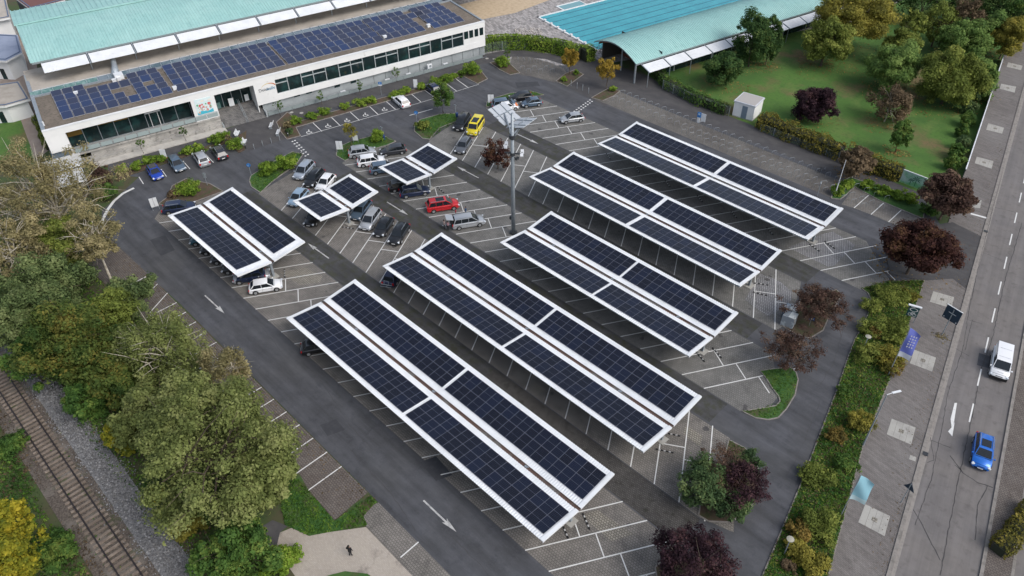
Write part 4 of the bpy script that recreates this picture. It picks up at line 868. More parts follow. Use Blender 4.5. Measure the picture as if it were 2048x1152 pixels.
# ------------------------------------------------------------------ vegetation
LEAF = {
 'olive': leafmat('leaf_olive', (.072, .098, .018), (.18, .225, .044), (.28, .30, .066)),
 'green': leafmat('leaf_green', (.028, .070, .015), (.080, .155, .030), (.165, .22, .045)),
 'bright': leafmat('leaf_bright', (.06, .12, .015), (.165, .265, .028), (.29, .37, .06)),
 'dark': leafmat('leaf_dark', (.020, .050, .015), (.050, .105, .026), (.12, .17, .045)),
 'bluegreen': leafmat('leaf_bluegreen', (.030, .060, .024), (.078, .130, .046), (.145, .19, .07)),
 'purple': leafmat('leaf_purple', (.018, .009, .013), (.048, .022, .030), (.10, .05, .05)),
 'red': leafmat('leaf_darkred', (.026, .010, .009), (.070, .028, .022), (.14, .075, .035)),
 'redbrown': leafmat('leaf_redbrown', (.045, .026, .020), (.100, .056, .042), (.17, .115, .075)),
 'orange': leafmat('leaf_orange', (.08, .07, .02), (.20, .145, .035), (.33, .22, .055)),
 'amber': leafmat('leaf_amber', (.10, .10, .020), (.235, .215, .036), (.36, .31, .06)),
 'yellow': leafmat('leaf_yellow', (.07, .10, .012), (.25, .24, .02), (.42, .34, .03)),
 'birch': leafmat('leaf_birch', (.13, .12, .055), (.27, .235, .11), (.38, .32, .17)),
 'willow': leafmat('leaf_willow', (.085, .110, .030), (.185, .218, .066), (.265, .285, .105)),
 'autumn': leafmat('leaf_autumn_mix', (.035, .070, .015), (.100, .135, .028), (.19, .165, .035), scale=.3),
 'gold': leafmat('leaf_gold_hedge', (.06, .065, .015), (.17, .155, .028), (.29, .235, .05), scale=.8),
 'pale': leafmat('leaf_pale_green', (.060, .115, .030), (.145, .235, .055), (.24, .33, .09)),
 'brown': leafmat('leaf_brown', (.06, .042, .024), (.14, .10, .058), (.22, .16, .095)),
 'grass': leafmat('grass_blades', (.034, .088, .012), (.090, .185, .022), (.165, .25, .04), scale=.7),
 'drygrass': leafmat('grass_dry', (.10, .085, .04), (.22, .18, .09), (.36, .30, .18)),
 'sage': leafmat('leaf_sage', (.045, .075, .026), (.125, .172, .060), (.21, .25, .10)),
 'golden': leafmat('leaf_golden', (.15, .11, .02), (.32, .215, .03), (.44, .33, .06)),
}
def leaf_mesh(name, cen, nrm, size, m, aspect=.6, wob=.5, drop=0.0, val=None):
    """one small rhombic leaf per centre"""
    n = len(cen); g = np.random.default_rng(len(cen) + int(abs(cen[0][0] * 100)) if n else 1)
    N = nrm + g.normal(0, wob, (n, 3)); N /= np.linalg.norm(N, axis=1)[:, None] + 1e-9
    T = g.normal(0, 1, (n, 3)); T[:, 2] -= drop; T -= N * (T * N).sum(1)[:, None]; T /= np.linalg.norm(T, axis=1)[:, None] + 1e-9
    B = np.cross(N, T); s = (size * np.clip(g.lognormal(-.05, .38, n), .35, 2.2))[:, None]
    V = np.empty((n, 4, 3)); V[:, 0] = cen - T * s * .5; V[:, 1] = cen + B * s * aspect * .5 ; V[:, 2] = cen + T * s * .5; V[:, 3] = cen - B * s * aspect * .5
    V[:, 1] += N * s * .08; V[:, 3] += N * s * .08
    me = bpy.data.meshes.new(name); me.vertices.add(n * 4); me.vertices.foreach_set('co', V.astype(np.float32).ravel())
    me.loops.add(n * 4); me.loops.foreach_set('vertex_index', np.arange(n * 4, dtype=np.int32))
    me.polygons.add(n); me.polygons.foreach_set('loop_start', np.arange(0, n * 4, 4, dtype=np.int32)); me.polygons.foreach_set('loop_total', np.full(n, 4, dtype=np.int32))
    a = me.attributes.new('leaf', 'FLOAT', 'FACE'); v = g.uniform(0, 1, n) if val is None else np.clip(val + g.normal(0, .27, n), 0, 1); a.data.foreach_set('value', v.astype(np.float32))
    me.materials.append(m); me.update(calc_edges=True); return me
def crown_points(n, rx, rz, zc, clumps=26, csize=.36, g=None, flat=.0, hollow=.5, droop=0):
    """leaf centres gathered in clumps over an uneven full ellipsoid, plus loose inner leaves"""
    g = g or rng
    clumps = int(clumps * 1.5)
    d = g.normal(0, 1, (clumps * 3, 3)); d /= np.linalg.norm(d, axis=1)[:, None]; d = d[d[:, 2] > -.72][:clumps]; clumps = len(d)
    ang = np.arctan2(d[:, 1], d[:, 0]); ph = g.random(3) * 6.28
    lump = 1 + .11 * np.sin(2 * ang + ph[0]) + .09 * np.sin(3 * ang + ph[1]) + .07 * np.sin(5 * ang + ph[2] + d[:, 2] * 3)
    rr = (hollow + (1 - hollow) * g.random(clumps) ** .5) * g.uniform(.86, 1.12, clumps) * lump
    taper = np.where(d[:, 2] < 0, 1 + .25 * d[:, 2], 1 - .12 * d[:, 2])
    cs = csize * g.uniform(.5, 1.25, clumps) * .82
    C = d * (rr * (1.06 - cs * .5))[:, None] * np.array([rx, rx, rz]); C[:, :2] *= taper[:, None]
    w = cs ** 2; w /= w.sum(); idx = g.choice(clumps, n, p=w)
    q = g.normal(0, 1, (n, 3)); q /= np.linalg.norm(q, axis=1)[:, None]; r = g.random(n)[:, None] ** .5
    r = np.where(g.random((n, 1)) < .08, r * 1.35, r)
    pts = C[idx] + q * r * cs[idx][:, None] * np.array([rx, rx, min(rz, rx) * .9])
    inner = g.random(n) < .10; k = inner.sum(); qi = g.normal(0, 1, (k, 3)); qi /= np.linalg.norm(qi, axis=1)[:, None]
    pts[inner] = qi * (g.random((k, 1)) ** .5 * .78) * np.array([rx, rx, rz])
    if droop: pts[:, 2] -= droop * g.random(n) ** 1.5 * (np.hypot(pts[:, 0], pts[:, 1]) / rx)
    nr = q + np.array([0, 0, .7]); val = .2 + .6 * g.random(clumps)[idx]
    pts[:, 2] += zc
    return pts, nr, val, C + np.array([0, 0, zc])
TREES = 0
def tree(px, py, zc, rpx, kind, label, rz=None, leaves=None, size=.34, cat='tree', group=None, trunk_m=bark, clumps=None, csize=.36, droop=0, limbs=9, trunk_r=None, name='tree', flat=0, hollow=.5, sparse=1.0, lean=0, limb_w=1.0, z0=0):
    global TREES; TREES += 1
    g = np.random.default_rng(100 + TREES)
    p = P(px, py, zc); r = rpx / ppm(px, py, zc); rz = rz or r * .85
    c_full = None
    t = thing(name, (p.x, p.y, z0), 0, label, cat, group)
    size = size * .78; n = int(leaves * 1.25) if leaves else int(min(52000, 1330 * r * r + 900) * sparse)
    clumps = clumps or int(14 + r * 6)
    pts, nr, val, C = crown_points(n, r, rz, zc - z0, clumps, csize, g, flat, hollow, droop)
    low = pts[:, 2] < .25; pts[low, 2] = .25 + g.random(low.sum()) * .4
    obj('crown', leaf_mesh('crown', pts, nr, size, LEAF[kind], drop=1.0 if droop else 0, val=val), t)
    b = MB(); tr = trunk_r or max(.06, r * .045); H = zc - z0
    top = Vector((lean, 0, H + rz * .25)); mid = Vector((lean * .4 + g.normal(0, .1), g.normal(0, .1), max(.6, H - rz * .75)))
    b.tube([(0, 0, -.1), (0, 0, .15), mid, top], [tr * 1.5, tr, tr * .8, tr * .2], 8)
    order = g.permutation(len(C))[:limbs]
    for k in order:
        c = Vector(C[k]); f = g.uniform(.3, .95); s = mid.lerp(top, f * .6); m_ = s.lerp(c, .5) + Vector((g.normal(0, .1) * r, g.normal(0, .1) * r, r * .10))
        e = c + (c - s) * .04; b.tube([s, s.lerp(m_, .5) + Vector((0, 0, .04 * r)), m_, m_.lerp(e, .6) + Vector(g.normal(0, .04 * r, 3)), e], [tr * .42 * limb_w, tr * .34 * limb_w, tr * .24 * limb_w, tr * .14 * limb_w, tr * .05], 5, cap=False)
        for j in range(3):
            e2 = m_.lerp(c, .4) + Vector(g.normal(0, .28 * r, 3)); b.tube([m_, (m_ + e2) / 2 + Vector((0, 0, .05 * r)), e2], [tr * .2 * limb_w, tr * .13 * limb_w, tr * .04], 4, cap=False)
    b.build('trunk', trunk_m, t, smooth=True)
    return t
def shrub(px, py, rpx, h, kind, label, leaves=None, size=.22, group=None, cat='shrub', asp=1.0, name='shrub', clumps=None):
    global TREES; TREES += 1
    g = np.random.default_rng(500 + TREES)
    p = P(px, py, h * .5); r = rpx / ppm(px, py, h * .5)
    t = thing(name, (p.x, p.y, 0.05), g.random() * 3, label, cat, group)
    n = int(leaves * 1.0) if leaves else int(min(10000, 1500 * r * r + 500)); pts, nr, val, C = crown_points(n, r, h * .55, h * .45, clumps or int(9 + r * 6), .38, g, 0, .22)
    pts[:, 2] = np.maximum(pts[:, 2], .05 + g.random(n) * .2)
    obj('crown', leaf_mesh('crown', pts, nr, size, LEAF[kind], val=val), t)
    b = MB()
    for k in range(5): c = Vector(C[k]); b.tube([(0, 0, -.1), c * .5 + Vector((0, 0, .1)), c], [.05, .035, .012], 4, cap=False)
    b.build('stem', bark, t)
    return t
def hedge(pts, w, h, kind, label, size=.2, dens=260, group=None, z0=0, inpix=True, name='hedge', wob=.12, kind2=None):
    """clipped hedge along a polyline: added solid dark core box under a leaf skin"""
    q = [P(x, y, 0) for x, y in pts] if inpix else [Vector((x, y, 0)) for x, y in pts]
    o = q[0].copy(); t = thing(name, (o.x, o.y, z0), 0, label, 'hedge', group)
    cen = []; nr = []; b = MB(); g = np.random.default_rng(int(abs(o.x * 10)) + 3)
    for a, c in zip(q[:-1], q[1:]):
        a = a - o; c = c - o; d = c - a; L = d.length; d.normalize(); n = Vector((-d.y, d.x, 0)); ang = math.atan2(d.y, d.x)
        b.box(((a + c) / 2 + Vector((0, 0, h * .42))), (L, w * .7, h * .8), ang)  # plain dark box added to fill the hedge behind its leaves
        k = int(dens * L * (w + 2 * h) / 3); s = g.random(k) * L; per = g.random(k) * (w + 2 * h)
        bump_ = wob * (np.sin(s * 1.9 + o.x) + np.sin(s * .73 + 1.3) + g.normal(0, .7, k))
        off = np.where(per < h, -w / 2, np.where(per < 2 * h, w / 2, per - 2 * h - w / 2)); z = np.where(per < h, per, np.where(per < 2 * h, per - h, h))
        ox = np.where(per < h, -1.0, np.where(per < 2 * h, 1.0, 0)); oz = np.where(per < 2 * h, .35, 1.0)
        edge = np.clip((z / h - .75) * 4, 0, 1) * (np.abs(ox)); off = off - ox * edge * w * .15
        off = off + ox * bump_; z = z + (per >= 2 * h) * bump_ * 1.2 - (per >= 2 * h) * (np.abs(off) / w * 2) ** 3 * .15 * h
        X = a.x + d.x * s + n.x * off; Y = a.y + d.y * s + n.y * off
        cen.append(np.stack([X, Y, np.maximum(z, .03)], 1)); nr.append(np.stack([n.x * ox, n.y * ox, oz], 1))
    cen = np.concatenate(cen); nr = np.concatenate(nr)
    obj('foliage', leaf_mesh('foliage', cen, nr, size, LEAF[kind], wob=.6), t)
    b.build('core', mat('hedge_core', (.02, .025, .012), .95), t); return t

# large trees on the left, between railway and car park
tree(100, 395, 8.5, 122, 'birch', 'tall yellowing birch with pale forked trunks at the left edge, nearest the hall', trunk_m=bark_pale, clumps=60, csize=.20, limbs=40, size=.27, sparse=.62, rz=7.5, limb_w=1.0, trunk_r=.34, hollow=.25, name='birch_tree')
tree(20, 500, 7.5, 85, 'birch', 'yellowing birch cut by the left photo edge with bare pale twigs', trunk_m=bark_pale, clumps=46, csize=.20, limbs=26, size=.27, sparse=.62, limb_w=1.1, name='birch_tree', hollow=.3)
tree(185, 480, 7.0, 62, 'birch', 'slim sparse birch overhanging the road bend at the left', trunk_m=bark_pale, clumps=34, csize=.22, limbs=22, size=.26, sparse=.65, limb_w=1.2, name='birch_tree', hollow=.3)
tree(85, 580, 5.2, 92, 'sage', 'grey green broad tree below the yellowing birches at the left', clumps=36, csize=.3)
tree(150, 690, 5.6, 98, 'autumn', 'broad tree turning orange and green beside the bright ballast strip', clumps=40, csize=.3)
tree(25, 640, 5.0, 58, 'sage', 'grey green tree cut by the left edge above the railway gravel', clumps=26)
tree(212, 632, 4.6, 56, 'olive', 'olive tree between the grey green tree and the weeping birch', clumps=26)
tree(240, 765, 3.8, 56, 'autumn', 'orange tinted tree right of the broad turning tree at the left', clumps=26)
tree(165, 800, 2.8, 42, 'green', 'low green tree beside the gravel below the broad turning tree', clumps=20)
tree(130, 480, 6.0, 60, 'olive', 'olive green tree showing through between the yellow birches', clumps=26)
tree(60, 720, 3.6, 60, 'green', 'low green tree at the left edge beside the railway gravel', clumps=24)
tree(255, 590, 3.6, 50, 'sage', 'green tree beside the first parking strip at the left', clumps=26)
tree(318, 690, 6.4, 90, 'willow', 'weeping birch with pale bare twigs overhanging the ring road', trunk_m=bark_pale, clumps=34, csize=.26, droop=4.0, limbs=34, size=.28, limb_w=1.3, sparse=.8, name='weeping_birch_tree')
tree(445, 735, 6.5, 50, 'birch', 'thin yellow birch top reaching over the ring road', trunk_m=bark_pale, clumps=18, csize=.3, limbs=12, size=.28, sparse=.7, limb_w=1.2, name='birch_tree', droop=1.5)
tree(425, 900, 6.8, 165, 'willow', 'very broad olive green willow in the lower left, largest crown of the photo', clumps=90, csize=.21, size=.30, leaves=52000, limbs=16, rz=5.2, name='willow_tree', hollow=.62)
tree(300, 830, 4.4, 75, 'willow', 'rounded olive tree against the left side of the very broad willow', clumps=30, csize=.3)
tree(245, 870, 2.4, 42, 'yellow', 'low yellowish tree at the gravel edge left of the very broad willow', clumps=16)
tree(520, 960, 4.6, 70, 'willow', 'olive tree at the lower right edge of the very broad willow beside the grass patch', clumps=28, csize=.3)
tree(480, 1105, 3.2, 82, 'green', 'leafy green tree at the bottom edge left of the light paved yard', clumps=34, csize=.28)
tree(20, 1030, 4.2, 40, 'yellow', 'bright yellow tree in the bottom left corner, upper of the two', clumps=22, csize=.32)
tree(28, 1115, 4.0, 66, 'yellow', 'bright yellow tree in the bottom left corner, lower of the two', clumps=30, csize=.3)
shrub(375, 1050, 36, 1.8, 'amber', 'amber shrub on the bank below the very broad willow')
shrub(310, 990, 24, 1.4, 'yellow', 'small yellow shrub at the bank below the left part of the willow')
shrub(110, 1100, 48, 1.6, 'green', 'green bush left of the track at the bottom, beside the yellow trees')
shrub(20, 890, 40, 1.4, 'green', 'green bush at the left edge beyond the railway')
shrub(420, 1010, 40, 2.0, 'dark', 'dark green bush in the gap under the very broad willow')
shrub(185, 800, 50, 2.0, 'green', 'green bush between ballast strip and orange tinted tree')
shrub(560, 1120, 40, 1.5, 'bright', 'light green bush at the bottom edge beside the light paved yard')
shrub(30, 620, 45, 2.2, 'dark', 'dark bush at the left edge below the grey green tree')
shrub(200, 355, 30, 3.6, 'redbrown', 'tall dark red bush beside the shelter roofs at the left end of the hall', name='shrub', leaves=4500)
shrub(212, 385, 24, 2.2, 'green', 'green bush at the foot of the tall dark red bush by the road bend')
# hedge row bushes before the hall
HB = [(242, 338, 15, 1.3), (272, 331, 14, 1.2), (300, 319, 18, 1.3), (322, 316, 13, 1.2), (372, 302, 15, 1.2), (396, 296, 16, 1.3), (428, 278, 17, 1.7), (447, 272, 15, 1.8), (470, 289, 22, 2.0), (590, 240, 15, 1.3), (623, 230, 16, 1.2), (648, 222, 16, 1.2), (690, 213, 13, 1.0), (722, 204, 17, 1.3), (742, 199, 13, 1.2), (790, 188, 19, 1.2), (812, 180, 13, 1.1), (842, 172, 10, 1.3), (872, 162, 19, 1.4), (893, 157, 18, 1.4), (908, 152, 11, 1.1), (925, 145, 11, 1.5)]
bigb = [(943, 137, 20, 2.4, 'rounded clipped green bush at the right end of the bay hedge'), (1004, 121, 17, 2.4, 'rounded green bush between the footpath and the curved bicycle paving')]
ORD = 'first second third fourth fifth sixth seventh eighth ninth tenth eleventh twelfth'.split()
for i, (x, y, r, h) in enumerate(HB): shrub(x, y, r, h, 'bright', (ORD[i] + ' light green bush from the left, in the hedge left of the entrance plaza') if i < 9 else ORD[min(i - 9, 11)] + ' light green bush from the plaza, in the hedge right of the entrance' if i < 21 else 'last light green bush before the rounded clipped bush at the bay hedge end', group='light green bushes between bays and footpath', leaves=1500, size=.2)
for x, y, r, h, l in bigb: shrub(x, y, r, h, 'bright', l, leaves=3500, size=.2)
shrub(573, 249, 9, 1.4, 'drygrass', 'clump of plumed pampas grass right of the entrance plaza', name='pampas_grass', cat='grass clump', leaves=900)
shrub(457, 279, 7, 2.4, 'drygrass', 'clump of plumed pampas grass left of the entrance plaza', name='pampas_grass', cat='grass clump', leaves=700)
shrub(578, 262, 10, 1.0, 'bluegreen', 'grey green grass clump in the bed with brown mulch', leaves=700)
for x, y, r, h, l in ((374, 375, 28, 2.3, 'large light green bush on the corner island above the left carport'), (535, 335, 24, 2.2, 'light green bush, left of the two on the island below the studded crossing'), (572, 324, 24, 2.2, 'light green bush, right of the two on the island below the studded crossing'), (753, 271, 16, 2.2, 'light green bush on the island beside the thin autumn tree'), (846, 250, 14, 1.6, 'olive bush on the island beside the round topped green tree')):
    shrub(x, y, r, h, 'bright' if x != 846 else 'olive', l, leaves=4200, size=.2)
shrub(345, 388, 16, .8, 'brown', 'low brown ground shrub beside the large bush on the corner island')
# trees of the car park
tree(884, 192, 3.4, 24, 'green', 'round topped green tree on the island before the hall', rz=2.2, size=.24, leaves=5200, clumps=22)
tree(698, 262, 2.6, 16, 'amber', 'thin autumn brown tree on the island left of the light green bush', rz=1.1, size=.2, leaves=1700, clumps=12)
tree(995, 306, 2.9, 30, 'red', 'small dark red tree in the bays beside the tall mast', rz=2.5, size=.28, leaves=4600, clumps=26, csize=.34)
tree(1140, 116, 3.4, 19, 'golden', 'narrow orange autumn tree, left of the two by the arched hall', rz=2.3, size=.30, leaves=4200, clumps=18)
tree(1215, 140, 3.6, 22, 'golden', 'narrow orange autumn tree, right of the two by the arched hall', rz=2.5, size=.30, leaves=4800, clumps=20)
shrub(1128, 158, 7, .9, 'bright', 'small bush left of the left orange tree'); shrub(1152, 145, 7, .9, 'bright', 'small bush right of the left orange tree')
shrub(1227, 178, 8, 1.0, 'bright', 'small yellow green bush beside the right orange tree')
for i, (x, y) in enumerate(((280, 287), (366, 262), (556, 212), (640, 189), (718, 171), (792, 145), (1015, 105))):
    tree(x, y, 2.0, 8.5, 'green', 'young staked %s tree on the footpath before the hall, number %s from the left' % (('',) * 7)[i:i + 1] if False else ['thin young tree in the footpath, leftmost of the row before the hall', 'thin young tree in the footpath before the wide glass doors of the hall', 'thin young tree at the corner of the steps under the hall sign', 'thin staked young tree under the left end of the long window band', 'thin staked young tree beside the single small cooling unit', 'thin staked young tree right of the blue parking sign', 'thin young tree rising behind the rounded bush by the long hedge'][i], rz=1.1, size=.18, leaves=500, clumps=9, limbs=4, trunk_r=.05, group='young trees along the hall')
# park trees
PK = [(1508, 78, 5.5, 37, 'dark', 5.5, 'dark dense upright tree on the lawn before the arched hall'), (1541, 82, 4.8, 22, 'dark', 4.6, 'smaller dark green tree right behind the dark dense upright tree'), (1450, 137, 3.4, 37, 'dark', 2.8, 'round dark brown green tree above the fence by the arched hall'),
      (1655, 82, 5.0, 46, 'olive', 4.2, 'olive yellow tree on the lawn at the end of the arched hall'), (1712, 28, 7.5, 72, 'amber', 4.5, 'large spreading yellow oak with dark trunk at the top of the lawn'), (1805, 95, 4.0, 34, 'olive', 3.0, 'small olive tree behind the pale green park tree'), (1792, 130, 4.6, 50, 'pale', 3.8, 'pale green round tree in the middle of the park'),
      (1780, 210, 3.2, 38, 'brown', 3.2, 'half bare brown tree with pale stems in front of the pale green tree'), (1903, 155, 5.0, 55, 'olive', 4.8, 'large olive green tree at the right side of the lawn'), (1632, 208, 3.0, 39, 'purple', 2.9, 'round dark purple tree on the lawn above the golden hedge'), (1803, 270, 3.2, 21, 'green', 2.6, 'small leaning green tree at the lower edge of the lawn'),
      (1715, 322, 3.0, 32, 'brown', 2.0, 'thin brown leaved tree beside the path at the flagpole bed'), (1902, 387, 4.4, 49, 'redbrown', 2.6, 'broad dark red brown tree in front of the palm picture board'), (1838, 490, 4.8, 64, 'red', 2.8, 'broad dark red maple at the driveway between car park and main road'),
      (1930, 80, 4.0, 45, 'pale', 3.4, 'light green feathery tree along the park wall'), (1985, 62, 4.4, 38, 'pale', 3.2, 'upper light green tree beside the park wall'), (2018, 72, 4.6, 36, 'amber', 3.4, 'orange brown tree at the upper right edge by the footway'), (1960, 155, 3.6, 32, 'pale', 3.4, 'light green tree pressed against the upper park wall')]
for x, y, zc, r, k, rz, l in PK:
    tree(x, y, zc, r * 1.08, k, l, rz=rz * 1.02, size=.36, trunk_m=bark_pale if k == 'brown' else bark, sparse=(.40 if x == 1780 else 1.25), limbs=14 if k == 'brown' else 8, csize=.34, clumps=44 if r > 40 else 34, hollow=.6)
bgk = ['dark', 'green', 'olive', 'dark', 'dark', 'green', 'olive', 'dark', 'brown', 'dark', 'dark', 'green']
bgl = ['dark evergreen at the top edge right of the yellow oak', 'green tree at the top edge behind the park clearing', 'olive tree at the top edge above the brown clearing', 'dark tree at the top edge above the light green trees', 'dark blue green tree in the upper right corner group', 'green tree behind the orange brown tree at the right edge', 'olive bush tree left of the clearing in the upper park', 'dark tree at the very top behind the arched hall end', 'brown leaved tree in the shade at the top of the park', 'dark conifer like tree near the top right corner', 'dark tree filling the top right corner', 'green tree between oak and clearing at the top edge']
for i, (x, y, r) in enumerate(((1850, 5, 45), (1905, -5, 50), (1880, 45, 38), (1960, 10, 48), (2005, 20, 45), (2040, 35, 36), (1820, 62, 26), (1790, -15, 50), (1925, 42, 36), (1985, -15, 50), (2045, -12, 50), (1760, -35, 45))):
    tree(x, y, 5.0, r, bgk[i], bgl[i], rz=4.5, size=.42, leaves=4200, limbs=5, csize=.32, clumps=28)
for i, (x, y, r, h) in enumerate(((1940, 212, 17, 2.8), (1937, 238, 18, 2.6), (1925, 262, 15, 2.2), (1925, 285, 17, 2.4), (1915, 303, 19, 2.6), (1908, 325, 19, 2.6), (1950, 190, 15, 2.6), (1962, 168, 15, 2.6))):
    shrub(x, y, r, h, 'green' if i % 3 else 'bluegreen', ['fourth', 'fifth', 'sixth', 'seventh', 'eighth', 'nearest', 'third', 'second'][i] + ' dense green bush down the inner side of the park fence', group='green bushes along the park wall', leaves=2600, size=.26)
# hedges
hedge([(952, 104), (978, 98), (1010, 95), (1060, 97), (1110, 104), (1150, 114), (1162, 118)], 2.4, 2.6, 'bright', 'long tall clipped hedge curving between footpath and pool paving', size=.24, dens=150, wob=.08)
hedge([(1165, 121), (1184, 116)], 2.6, 2.7, 'bright', 'short tall hedge block against the left corner of the arched hall', size=.24, dens=150, wob=.08)
hedge([(1310, 146), (1330, 172), (1385, 202), (1452, 229)], 1.8, 1.8, 'green', 'untrimmed green hedge behind the wire fence between arched hall and shed', size=.26, dens=110, wob=.22)
hedge([(1518, 250), (1560, 268), (1620, 292), (1680, 316)], 2.6, 2.3, 'gold', 'golden brown overgrown hedge along the path from shed to brown tree', size=.28, dens=110, wob=.25)
hedge([(1690, 318), (1736, 339), (1800, 360)], 2.4, 2.2, 'gold', 'yellow green hedge between the brown tree and the palm picture board', size=.28, dens=100, wob=.22)
for i, (x, y, r, h, l) in enumerate(((1677, 380, 16, 1.5, 'round bush around the flagpole foot'), (1697, 368, 15, 1.4, 'round bush right of the flagpole foot'), (1737, 370, 16, 1.3, 'round bush at the first bay beside the path'), (1765, 380, 19, 1.4, 'round bush at the second bay beside the path'), (1795, 388, 19, 1.4, 'round bush at the third bay beside the path'), (1822, 397, 18, 1.4, 'round bush before the dark red brown tree'), (1858, 418, 20, 1.5, 'green bush under the dark red brown tree'))):
    shrub(x, y, r, h, 'bright' if i < 6 else 'green', 'light green ' + l if i < 6 else l, leaves=2600, size=.2)
# reddish trees on the car park islands
tree(1640, 608, 2.9, 62, 'redbrown', 'sparse dark red tree on the bed beside the clothing containers', rz=2.0, size=.2, leaves=10500, clumps=46, csize=.24, limbs=26, hollow=.3)
tree(1583, 702, 2.9, 62, 'redbrown', 'sparse dark red tree on the small green crescent island', rz=1.9, size=.19, leaves=7500, clumps=44, csize=.24, limbs=26, hollow=.3)
tree(1408, 965, 2.5, 52, 'bluegreen', 'blue green tree, left part of the mixed clump on the island', rz=2.0, size=.26, leaves=7000)
tree(1448, 932, 2.4, 52, 'redbrown', 'bare looking red brown tree, upper part of the mixed clump on the island', rz=1.7, size=.17, leaves=4200, limbs=26, clumps=34, csize=.26)
tree(1487, 970, 2.4, 50, 'purple', 'dark purple tree, right part of the mixed clump on the island', rz=1.8, size=.2, leaves=6500)
tree(1466, 1008, 1.8, 42, 'bluegreen', 'green shrubby tree, lower part of the mixed clump on the island', rz=1.3, size=.24, leaves=3800)
tree(1495, 922, 2.2, 32, 'bluegreen', 'small green tree at the upper right of the mixed clump on the island', rz=1.3, size=.24, leaves=2200)
tree(1386, 1128, 3.2, 90, 'purple', 'broad dark purple tree at the bottom edge near the last bays', rz=2.6, size=.22, leaves=17000, clumps=60, csize=.24, limbs=14)
# shrubs of the roadside verge
VS = [(1790, 590, 34, 1.6, 'olive', 'olive shrub at the top of the verge below the dark red maple'), (1745, 610, 22, 1.5, 'olive', 'low olive shrub at the lane bend of the verge'), (1822, 590, 18, 1.3, 'amber', 'amber shrub at the upper right corner of the verge'), (1750, 655, 28, 1.6, 'olive', 'sparse olive shrub on the verge above the round lamp head'), (1795, 650, 28, 1.6, 'olive', 'olive shrub below the green bicycle sign'),
      (1750, 665, 14, 1.2, 'orange', 'small orange shrub above the round pale lamp head'), (1795, 668, 24, 1.7, 'olive', 'brown green shrub left of the violet banner'), (1745, 705, 30, 1.8, 'olive', 'olive brown shrub below the round lamp head'), (1778, 712, 32, 2.0, 'amber', 'amber and rust shrub left of the banner pole'), (1790, 735, 20, 1.5, 'orange', 'rust red shrub at the banner pole foot'),
      (1722, 842, 28, 1.9, 'amber', 'yellow brown rounded bush beside the street lamp mast'), (1672, 868, 20, 1.2, 'orange', 'light orange shrub left of the yellow brown rounded bush'), (1635, 950, 34, 1.5, 'olive', 'grey brown shrub leaning over the lane kerb'), (1690, 930, 24, 1.2, 'green', 'green shrub in the middle of the verge'), (1600, 1060, 24, 1.6, 'orange', 'bright orange shrub at the lower verge'),
      (1640, 1050, 40, 1.8, 'olive', 'grey olive shrub right of the bright orange shrub'), (1625, 1120, 36, 1.8, 'amber', 'yellow green shrub at the bottom edge of the verge'), (1575, 1130, 16, .8, 'brown', 'brown low plants left of the bottom yellow green shrub'), (1592, 1092, 22, 1.4, 'amber', 'yellow shrub just below the bright orange shrub'), (1690, 780, 16, .9, 'green', 'small green shrub at the lane edge of the verge')]
for x, y, r, h, k, l in VS: shrub(x, y, r * 1.15, h, k, l, size=.18 if k != 'olive' else .16, leaves=int(r * r * 4.2))
hedge([(2062, 1020), (2040, 1052), (2018, 1082), (1990, 1108)], 1.5, 1.3, 'gold', 'low yellow green hedge on the traffic island at the bottom right edge', size=.2, dens=260)
hedge([(72, 240), (98, 300)], .8, .8, 'olive', 'low dark hedge along the left end wall of the hall', size=.2)
# loose grass over verges and islands
def add_streaks(m, rot, along, across, lo, hi, fac):
    nt = m.node_tree; n = nt.nodes; l = nt.links; b = n['Principled BSDF']
    geo = n.new('ShaderNodeNewGeometry'); mp = n.new('ShaderNodeMapping'); mp.vector_type = 'TEXTURE'; mp.inputs['Rotation'].default_value = (0, 0, rot); mp.inputs['Scale'].default_value = (along, across, 1)
    l.new(geo.outputs['Position'], mp.inputs['Vector']); t = n.new('ShaderNodeTexNoise'); t.inputs['Scale'].default_value = 1.0; t.inputs['Detail'].default_value = 5; t.inputs['Roughness'].default_value = .65
    l.new(mp.outputs[0], t.inputs['Vector']); r = n.new('ShaderNodeMapRange'); r.inputs[1].default_value = .32; r.inputs[2].default_value = .68; r.inputs[3].default_value = lo; r.inputs[4].default_value = hi
    l.new(t.outputs['Fac'], r.inputs[0]); mx = n.new('ShaderNodeMix'); mx.data_type = 'RGBA'; mx.blend_type = 'MULTIPLY'; mx.inputs[0].default_value = fac
    src = b.inputs['Base Color'].links[0].from_socket; cc = n.new('ShaderNodeCombineColor'); [l.new(r.outputs[0], cc.inputs[i]) for i in range(3)]
    l.new(src, mx.inputs[6]); l.new(cc.outputs[0], mx.inputs[7]); l.new(mx.outputs[2], b.inputs['Base Color'])
add_streaks(asphalt, 0.0, 14, 1.4, .70, 1.28, 1.0)
add_streaks(asphalt, 0.4, 2.2, 1.6, .86, 1.14, 1.0)
add_streaks(teal, math.atan2(FN.y, FN.x), 6, .5, .93, 1.06, 1.0)
add_streaks(asphalt_road, 0.2, 3, 2, .90, 1.10, 1.0)
add_streaks(asphalt_aisle, 0.0, 9, .9, .7, 1.25, 1.0)
add_streaks(asphalt_road, math.atan2(rd.y, rd.x), 22, .9, .86, 1.14, 1.0)
add_streaks(paver_side, math.atan2(rd.y, rd.x) + 1.2, 3.5, .35, .82, 1.18, 1.0)
add_streaks(asphalt_foot, 0.2, 5, 1.2, .85, 1.15, 1.0)
add_streaks(paver_bay, 0.6, 4, 2.0, .82, 1.15, 1.0)
add_streaks(paver_bay_cool, 0.6, 4, 2.0, .82, 1.15, 1.0)
